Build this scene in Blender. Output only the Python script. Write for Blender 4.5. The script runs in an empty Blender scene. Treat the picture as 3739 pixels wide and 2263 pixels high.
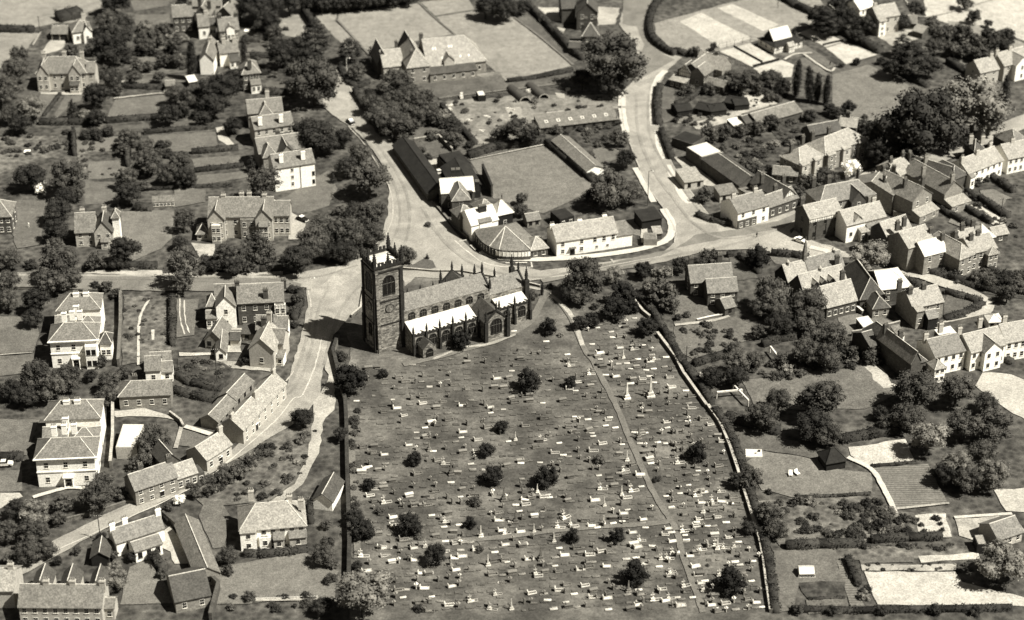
import bpy, bmesh, math, random
import numpy as np
from mathutils import Vector, Matrix
random.seed(7); rng = np.random.default_rng(7)
S = bpy.context.scene; COL = S.collection
R = math.radians
# ---------------------------------------------------------------- camera
CAMH, PITCH, F, CX, CY, Y0 = 289.0, R(30), 7500.0, 1869.5, 1131.5, 500.0
cam = bpy.data.cameras.new('camera'); cam.sensor_width = 36; cam.lens = 36*F/3739; cam.clip_start = 1; cam.clip_end = 20000
co = bpy.data.objects.new('camera', cam); COL.objects.link(co)
co.location = (0, -Y0, CAMH); co.rotation_euler = (R(90)-PITCH, 0, 0); S.camera = co
cam.dof.use_dof = True; cam.dof.focus_distance = 530; cam.dof.aperture_fstop = 0.042
# ---------------------------------------------------------------- world, sun, exposure
SUN_EL = R(54); SUN_DIR = Vector((0.92, -0.40, 0)).normalized()       # towards the sun, on the ground
w = bpy.data.worlds.new('World'); S.world = w; w.use_nodes = True
nt = w.node_tree; bg = nt.nodes['Background']
sky = nt.nodes.new('ShaderNodeTexSky'); sky.sky_type = 'NISHITA'; sky.sun_disc = False
sky.sun_elevation = SUN_EL; sky.sun_rotation = math.atan2(SUN_DIR.x, SUN_DIR.y)
bw = nt.nodes.new('ShaderNodeRGBToBW'); nt.links.new(sky.outputs[0], bw.inputs[0])
wm = nt.nodes.new('ShaderNodeMix'); wm.data_type = 'RGBA'; wm.blend_type = 'MULTIPLY'; wm.inputs[0].default_value = 1
nt.links.new(bw.outputs[0], wm.inputs[6]); wm.inputs[7].default_value = (1, .95, .87, 1)
nt.links.new(wm.outputs[2], bg.inputs[0]); bg.inputs[1].default_value = 0.029
sl = bpy.data.lights.new('sun', 'SUN'); sl.energy = 5.0; sl.angle = R(.53); sl.color = (1, .965, .88)
so = bpy.data.objects.new('sun', sl); COL.objects.link(so)
sv = Vector((SUN_DIR.x*math.cos(SUN_EL), SUN_DIR.y*math.cos(SUN_EL), math.sin(SUN_EL)))
so.rotation_euler = sv.to_track_quat('Z', 'Y').to_euler(); so.location = (0, 0, 300)
S.view_settings.view_transform = 'Standard'; S.view_settings.look = 'None'; S.view_settings.exposure = 1.08; S.view_settings.gamma = 1
# ---------------------------------------------------------------- plan coordinates read off the photograph, dropped on the ground
TILE = dict(A=(0, 0, 2), B=(1232, 0, 2), C=(2464, 0, 2), D=(0, 745, 2), E=(1232, 745, 2), F=(2464, 745, 2), G=(0, 1490, 2), H=(1232, 1490, 2), I=(2464, 1490, 2),
            U=(0, 0, .6587), R=(3100, 480, 4), S=(2800, 870, 4), T=(3100, 1050, 4), V=(3123, 0, 4), W=(600, 0, 4), X=(700, 1040, 4), Y=(1500, 650, 4), Z=(3100, 740, 4))
def PX(s):
    out = []; t = None; buf = []
    for k in s.split():
        if k in TILE: t = TILE[k]
        else:
            buf.append(float(k))
            if len(buf) == 2: out.append((t[0]+buf[0]/t[2], t[1]+buf[1]/t[2])); buf = []
    return out
def GP(p, h=0.0):
    x = p[0]-CX; y = p[1]-CY
    dn = y*math.cos(PITCH)+F*math.sin(PITCH); fw = F*math.cos(PITCH)-y*math.sin(PITCH)
    t = (CAMH-h)/dn
    return Vector((x*t, fw*t-Y0, h))
def G(s, h=0.0): return [GP(p, h) for p in PX(s)]
def ppm(p): return (p[1]-CY)*math.cos(PITCH)/CAMH + F*math.sin(PITCH)/CAMH   # photo pixels per metre
# ---------------------------------------------------------------- materials
MATS = {}
TINT = (1.0, .95, .835)
def tint(v):
    k = min(1, max(0, (v-.3)/.5)); return tuple(v*(TINT[i]*(1-k)+(1, .97, .88)[i]*k) for i in range(3))+(1,)
def mat(name, v, var=.25, sc=(.25, 1.7), rough=.9, kind=None, rnd=0.0, contrast=1.0):
    if name in MATS: return MATS[name]
    m = bpy.data.materials.new(name); m.use_nodes = True; MATS[name] = m
    n = m.node_tree; N = n.nodes; L = n.links; b = N['Principled BSDF']; b.inputs['Roughness'].default_value = rough
    b.inputs['Specular IOR Level'].default_value = .15
    tc = N.new('ShaderNodeTexCoord'); acc = None
    for i, s in enumerate(sc):
        no = N.new('ShaderNodeTexNoise'); no.inputs['Scale'].default_value = s; no.inputs['Detail'].default_value = 4; no.inputs['Roughness'].default_value = .65
        L.new(tc.outputs['Object'], no.inputs['Vector'])
        mp = N.new('ShaderNodeMapRange'); mp.inputs['From Min'].default_value = .3; mp.inputs['From Max'].default_value = .7
        mp.inputs['To Min'].default_value = 1-var*(1 if i == 0 else .8); mp.inputs['To Max'].default_value = 1+var*(1 if i == 0 else .8)
        L.new(no.outputs['Fac'], mp.inputs['Value'])
        if acc is None: acc = mp.outputs[0]
        else:
            mu = N.new('ShaderNodeMath'); mu.operation = 'MULTIPLY'; L.new(acc, mu.inputs[0]); L.new(mp.outputs[0], mu.inputs[1]); acc = mu.outputs[0]
    sc_ = None
    def mulby(sock):
        nonlocal acc
        mu = N.new('ShaderNodeMath'); mu.operation = 'MULTIPLY'; L.new(acc, mu.inputs[0]); L.new(sock, mu.inputs[1]); acc = mu.outputs[0]
    def rng_(sock, a, b_, lo, hi):
        mp = N.new('ShaderNodeMapRange'); mp.inputs['From Min'].default_value = a; mp.inputs['From Max'].default_value = b_; mp.inputs['To Min'].default_value = lo; mp.inputs['To Max'].default_value = hi
        L.new(sock, mp.inputs['Value']); return mp.outputs[0]
    no = N.new('ShaderNodeTexNoise'); no.inputs['Scale'].default_value = 2.6; no.inputs['Detail'].default_value = 1.5; L.new(tc.outputs['Object'], no.inputs['Vector']); mulby(rng_(no.outputs['Fac'], .32, .68, .8, 1.2))
    if kind in ('stone', 'brick', 'timber'):
        sp = N.new('ShaderNodeSeparateXYZ'); L.new(tc.outputs['Object'], sp.inputs[0])
        ad = N.new('ShaderNodeMath'); ad.operation = 'ADD'; L.new(sp.outputs[0], ad.inputs[0]); L.new(sp.outputs[1], ad.inputs[1])
        cb = N.new('ShaderNodeCombineXYZ'); L.new(ad.outputs[0], cb.inputs[0]); L.new(sp.outputs[2], cb.inputs[1])
        br = N.new('ShaderNodeTexBrick'); L.new(cb.outputs[0], br.inputs['Vector']); br.inputs['Scale'].default_value = 1
        if kind == 'stone': a = (.9, .42, .03, (.35,)*3+(1,), (1.5,)*3+(1,), (.4,)*3+(1,))
        elif kind == 'brick': a = (.8, .35, .02, (.8,)*3+(1,), (1.15,)*3+(1,), (1,)*3+(1,))
        else: a = (.8, 1.3, .09, (1,)*3+(1,), (1,)*3+(1,), (.06,)*3+(1,)); br.offset = 0
        br.inputs['Brick Width'].default_value = a[0]; br.inputs['Row Height'].default_value = a[1]; br.inputs['Mortar Size'].default_value = a[2]
        br.inputs['Color1'].default_value = a[3]; br.inputs['Color2'].default_value = a[4]; br.inputs['Mortar'].default_value = a[5]
        mulby(br.outputs['Color'])
    if kind == 'plots':      # faint rows of grass-grown graves
        mpn = N.new('ShaderNodeMapping'); mpn.inputs['Rotation'].default_value = (0, 0, R(-7)); L.new(tc.outputs['Object'], mpn.inputs[0])
        br = N.new('ShaderNodeTexBrick'); L.new(mpn.outputs[0], br.inputs['Vector']); br.inputs['Scale'].default_value = 1; br.offset = .3
        br.inputs['Brick Width'].default_value = 2.6; br.inputs['Row Height'].default_value = 1.5; br.inputs['Mortar Size'].default_value = .16; br.inputs['Mortar Smooth'].default_value = 1
        br.inputs['Color1'].default_value = (.86,)*3+(1,); br.inputs['Color2'].default_value = (1.12,)*3+(1,); br.inputs['Mortar'].default_value = (1,)*3+(1,)
        mulby(br.outputs['Color'])
        no = N.new('ShaderNodeTexNoise'); no.inputs['Scale'].default_value = .09; no.inputs['Detail'].default_value = 6; L.new(tc.outputs['Object'], no.inputs['Vector'])
        mulby(rng_(no.outputs['Fac'], .42, .68, .75, 1.7))
    if kind == 'grain':      # fine turf grain
        no = N.new('ShaderNodeTexNoise'); no.inputs['Scale'].default_value = 3.2; no.inputs['Detail'].default_value = 2; L.new(tc.outputs['Object'], no.inputs['Vector'])
        mulby(rng_(no.outputs['Fac'], .3, .7, .8, 1.2))
        no = N.new('ShaderNodeTexNoise'); no.inputs['Scale'].default_value = .3; no.inputs['Detail'].default_value = 7; no.inputs['Roughness'].default_value = .7; L.new(tc.outputs['Object'], no.inputs['Vector']); mulby(rng_(no.outputs['Fac'], .35, .65, .84, 1.18))
    if kind == 'rows':
        wv = N.new('ShaderNodeTexWave'); wv.inputs['Scale'].default_value = .35; wv.inputs['Distortion'].default_value = 1; wv.bands_direction = 'Y'; L.new(tc.outputs['Object'], wv.inputs['Vector'])
        mulby(rng_(wv.outputs['Fac'], 0, 1, .7, 1.2))
    if kind == 'tracks':     # worn carriageway: long pale and dark streaks and patches
        no = N.new('ShaderNodeTexNoise'); no.inputs['Scale'].default_value = .12; no.inputs['Detail'].default_value = 7; no.inputs['Distortion'].default_value = 1.2; L.new(tc.outputs['Object'], no.inputs['Vector'])
        mulby(rng_(no.outputs['Fac'], .35, .65, .84, 1.2))
    if kind == 'scrub':
        vo = N.new('ShaderNodeTexVoronoi'); vo.inputs['Scale'].default_value = .55; L.new(tc.outputs['Object'], vo.inputs['Vector'])
        mulby(rng_(vo.outputs['Distance'], 0, 1.0, .35, 1.6))
    if rnd:
        oi = N.new('ShaderNodeObjectInfo'); mulby(rng_(oi.outputs['Random'], 0, 1, 1-rnd, 1+rnd))
    kk = min(1, max(0, (v-.45)/.3)); v = v*(.68*(1-kk)+kk); col = tint(v); mx = N.new('ShaderNodeVectorMath'); mx.operation = 'SCALE'; mx.inputs[0].default_value = col[:3]
    L.new(acc, mx.inputs['Scale']); L.new(mx.outputs[0], b.inputs['Base Color'])
    return m
M = dict(
 ground=mat('rough_garden_ground', .078, .45, (.06, .5), kind='scrub'), garden=mat('garden_soil_and_plants', .062, .45, (.2, 1.2), kind='scrub'),
 lawn=mat('mown_lawn', .175, .15, (.07, .8), kind='grain'), darklawn=mat('shaggy_grass', .105, .25, (.1, .9), kind='grain'), midlawn=mat('plain_lawn', .14, .2, (.08, .8), kind='grain'),
 field=mat('dry_field_grass', .26, .16, (.05, .5), kind='grain'), court=mat('worn_grass_court', .47, .12, (.06, .9), kind='grain'), stripe=mat('pale_mown_strip', .46, .12, (.06, .9), kind='grain'),
 church_grass=mat('churchyard_grass', .105, .3, (.12, 1.1), kind='plots'), rows=mat('planted_rows', .17, .2, (.2, 1.5), kind='rows'),
 road=mat('worn_road', .32, .08, (.25, 2.2), kind='tracks'), lane=mat('pale_lane', .38, .18, (.2, 1.6), kind='tracks'), pave=mat('pavement', .52, .1, (.3, 2)), wear=mat('tyre_polished_strip', .27, .15, (.3, 2.2), kind='tracks'), droad=mat('grey_carriageway', .19, .1, (.25, 2.2), kind='tracks'), path=mat('gravel_path', .17, .22, (.3, 2)),
 mud=mat('trodden_yard', .2, .4, (.12, .8), kind='tracks'), bright=mat('bare_bright_yard', .45, .15, (.15, 1.2)), orch=mat('mottled_orchard_grass', .13, .35, (.12, .9), kind='scrub'), line=mat('white_kerb_line', .5, .15, (.5, 3)),
 white=mat('whitewashed_wall', .78, .07, (.4, 2)), cream=mat('pale_render_wall', .5, .12, (.4, 2)), brick=mat('dark_brick_wall', .10, .2, (.4, 2), kind='brick'),
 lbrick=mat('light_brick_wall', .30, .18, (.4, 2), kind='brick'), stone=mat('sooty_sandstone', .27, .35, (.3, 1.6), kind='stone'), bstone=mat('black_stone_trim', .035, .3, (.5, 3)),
 timber=mat('half_timbered_wall', .7, .08, (.4, 2), kind='timber'), dark=mat('tarred_board', .022, .3, (.4, 2)),
 slate=mat('weathered_slate', .19, .26, (.7, 2.6), rough=.6), dslate=mat('dark_roof_tile', .085, .25, (.35, 2.6), rough=.7), pslate=mat('pale_lichened_slate', .33, .24, (.7, 2.6), rough=.6),
 bslate=mat('black_felt_roof', .028, .25, (.4, 2)), lead=mat('white_lead_and_glare_roof', .6, .05, (.3, 1.5), rough=.5), ridge=mat('pale_ridge_tile', .6, .2, (.8, 3)),  # lead white also paints the sun glare on white house roofs
 glass=mat('dark_window_pane', .015, .2, (.5, 2), rough=.15), frame=mat('white_painted_frame', .72, .05, (.5, 2)), dframe=mat('dark_frame', .04, .1, (.5, 2)),
 bark=mat('tree_bark', .07, .3, (1, 4)), conc=mat('pale_concrete', .62, .15, (.4, 2)), marble=mat('white_marble', .58, .15, (1, 4), rnd=.25), gstone=mat('grey_gravestone', .22, .2, (1, 4), rnd=.4), slab=mat('sunken_ledger_stone', .2, .3, (1, 4), rnd=.5),
 wallst=mat('garden_wall_stone', .16, .3, (.6, 2.5)), pwall=mat('pale_coping_wall', .45, .25, (.6, 2.5)), wood=mat('weathered_pole_wood', .06, .2, (1, 4)), pot=mat('clay_chimney_pot', .3, .2, (1, 4)),
 lf_mid=mat('mid_green_leaves', .082, .3, (.25, 1.2), rnd=.22), lf_dark=mat('dark_green_leaves', .038, .3, (.25, 1.2), rnd=.2), lf_pale=mat('pale_green_leaves', .2, .3, (.25, 1.2), rnd=.15),
 lf_yew=mat('black_green_yew', .022, .3, (.25, 1.2), rnd=.2), lf_blos=mat('white_blossom', .8, .12, (.4, 2)), hedge=mat('clipped_hedge_leaves', .045, .35, (.3, 1.5), rnd=.2),
 car_w=mat('cream_car_paint', .8, .03, (.5, 2), rough=.3), car_d=mat('black_car_paint', .02, .05, (.5, 2), rough=.25), tyre=mat('tyre_rubber', .015, .1, (1, 3)), cloth=mat('dark_cloth', .03, .2, (2, 6)), skin=mat('skin', .35, .05, (2, 6)), wcloth=mat('white_cloth', .75, .05, (2, 6)),
)
# ---------------------------------------------------------------- object helpers
def tag(o, label=None, cat=None, group=None, kind=None):
    if label: o['label'] = label
    if cat: o['category'] = cat
    if group: o['group'] = group
    if kind: o['kind'] = kind
    return o
def link(o, parent=None):
    COL.objects.link(o)
    if parent: o.parent = parent
    return o
def empty(name, loc, rz=0):
    o = bpy.data.objects.new(name, None); o.location = loc; o.rotation_euler = (0, 0, rz); o.empty_display_size = .5; return link(o)
class MB:
    """collects faces with material slots, then becomes ONE mesh object"""
    def __init__(s): s.v = []; s.f = []; s.m = []; s.mats = []
    def mi(s, m):
        m = M[m] if isinstance(m, str) else m
        if m not in s.mats: s.mats.append(m)
        return s.mats.index(m)
    def face(s, pts, m):
        b = len(s.v); s.v += [tuple(p) for p in pts]; s.f.append(tuple(range(b, b+len(pts)))); s.m.append(s.mi(m))
    def box(s, x0, y0, z0, x1, y1, z1, m, bottom=False):
        b = len(s.v); s.v += [(x0, y0, z0), (x1, y0, z0), (x1, y1, z0), (x0, y1, z0), (x0, y0, z1), (x1, y0, z1), (x1, y1, z1), (x0, y1, z1)]
        fs = [(4, 5, 6, 7), (0, 1, 5, 4), (1, 2, 6, 5), (2, 3, 7, 6), (3, 0, 4, 7)]+([(3, 2, 1, 0)] if bottom else [])
        k = s.mi(m)
        for f in fs: s.f.append(tuple(b+i for i in f)); s.m.append(k)
    def slab(s, pts, t, m):
        """thick sheet: pts = top polygon (ccw from outside)"""
        b = len(s.v); n = len(pts); s.v += [tuple(p) for p in pts]+[(p[0], p[1], p[2]-t) for p in pts]; k = s.mi(m)
        s.f.append(tuple(range(b, b+n))); s.m.append(k); s.f.append(tuple(range(b+2*n-1, b+n-1, -1))); s.m.append(k)
        for i in range(n):
            j = (i+1) % n; s.f.append((b+i, b+n+i, b+n+j, b+j)); s.m.append(k)
    def bar(s, a, b_, r, m, r2=None, n=4):
        a = Vector(a); c = Vector(b_); d = (c-a).normalized(); u = d.orthogonal().normalized()
        if abs(d.z) < .99: u = Vector((0, 0, 1)).cross(d).normalized()
        w_ = d.cross(u); r2 = r if r2 is None else r2; b = len(s.v); k = s.mi(m)
        for i in range(n):
            an = 2*math.pi*(i+.5)/n; o = u*math.cos(an)+w_*math.sin(an); s.v += [tuple(a+o*r), tuple(c+o*r2)]
        for i in range(n):
            j = (i+1) % n; s.f.append((b+2*i, b+2*j, b+2*j+1, b+2*i+1)); s.m.append(k)
        s.f.append(tuple(b+2*i+1 for i in range(n))); s.m.append(k); s.f.append(tuple(b+2*i for i in reversed(range(n)))); s.m.append(k)
    def cone(s, c, r, z0, z1, m, r2=0.0, n=8, rot=0):
        b = len(s.v); k = s.mi(m); cx, cy = c
        for i in range(n):
            an = 2*math.pi*i/n+rot; s.v += [(cx+r*math.cos(an), cy+r*math.sin(an), z0), (cx+r2*math.cos(an), cy+r2*math.sin(an), z1)]
        for i in range(n):
            j = (i+1) % n; s.f.append((b+2*i, b+2*j, b+2*j+1, b+2*i+1)); s.m.append(k)
        s.f.append(tuple(b+2*i+1 for i in range(n))); s.m.append(k)
    def mesh(s, name, smooth=False):
        me = bpy.data.meshes.new(name); me.from_pydata(s.v, [], s.f)
        for m in s.mats: me.materials.append(m)
        me.polygons.foreach_set('material_index', s.m)
        if smooth: me.polygons.foreach_set('use_smooth', [True]*len(s.f))
        me.update(); return me
    def build(s, name, parent=None, smooth=False):
        return link(bpy.data.objects.new(name, s.mesh(name, smooth)), parent)
# ---------------------------------------------------------------- the ground
ZI = [0]
def sheet(name, m, pts, jit=0.0):
    """one flat area of ground; each a few mm above the one before"""
    ZI[0] += 1; z = .02+ZI[0]*.0022
    out = []
    n = len(pts)
    for i in range(n):
        a, b = pts[i], pts[(i+1) % n]; L_ = (b-a).length; k = max(1, int(L_/2.5)) if jit else 1
        for q in range(k):
            p = a.lerp(b, q/k)
            if jit: p = p+Vector((random.uniform(-jit, jit), random.uniform(-jit, jit), 0))
            out.append((p.x, p.y, z))
    me = bpy.data.meshes.new(name); me.from_pydata(out, [], [tuple(range(len(out)))])
    bm = bmesh.new(); bm.from_mesh(me); bmesh.ops.triangulate(bm, faces=bm.faces[:]); bmesh.ops.recalc_face_normals(bm, faces=bm.faces[:])
    for f in bm.faces:
        if f.normal.z < 0: f.normal_flip()
    bm.to_mesh(me); bm.free(); me.materials.append(M[m]); me.update()
    return tag(link(bpy.data.objects.new(name, me)), kind='structure')
def smoothline(pts, k=6):
    if len(pts) < 3: return pts
    P = [pts[0]*2-pts[1]]+list(pts)+[pts[-1]*2-pts[-2]]; out = []
    for i in range(1, len(P)-2):
        for q in range(k):
            t = q/k; a, b, c, d = P[i-1], P[i], P[i+1], P[i+2]
            out.append(.5*((2*b)+(c-a)*t+(2*a-5*b+4*c-d)*t*t+(3*b-a-3*c+d)*t*t*t))
    out.append(P[-2]); return out
def sides(pts, hw):
    L_, Rr = [], []
    for i, p in enumerate(pts):
        a = pts[max(0, i-1)]; b = pts[min(len(pts)-1, i+1)]; d = (b-a); d.z = 0; d.normalize(); n = Vector((-d.y, d.x, 0))
        L_.append(p+n*hw); Rr.append(p-n*hw)
    return L_, Rr
def ribbon(name, m, s, wd, jit=.12):
    pts = smoothline(G(s)); l, r = sides(pts, wd/2)
    if jit:
        l = [p+Vector((random.uniform(-jit, jit), random.uniform(-jit, jit), 0)) for p in l]
        r = [p+Vector((random.uniform(-jit, jit), random.uniform(-jit, jit), 0)) for p in r]
    ZI[0] += 1; z = .02+ZI[0]*.0022; b = MB()
    for i in range(len(l)-1): b.face([(r[i].x, r[i].y, z), (r[i+1].x, r[i+1].y, z), (l[i+1].x, l[i+1].y, z), (l[i].x, l[i].y, z)], m)
    return tag(b.build(name), kind='structure')
b = MB(); b.face([(-4000, -3000, 0), (4000, -3000, 0), (4000, 6000, 0), (-4000, 6000, 0)], 'ground'); tag(b.build('ground'), kind='structure')
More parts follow.
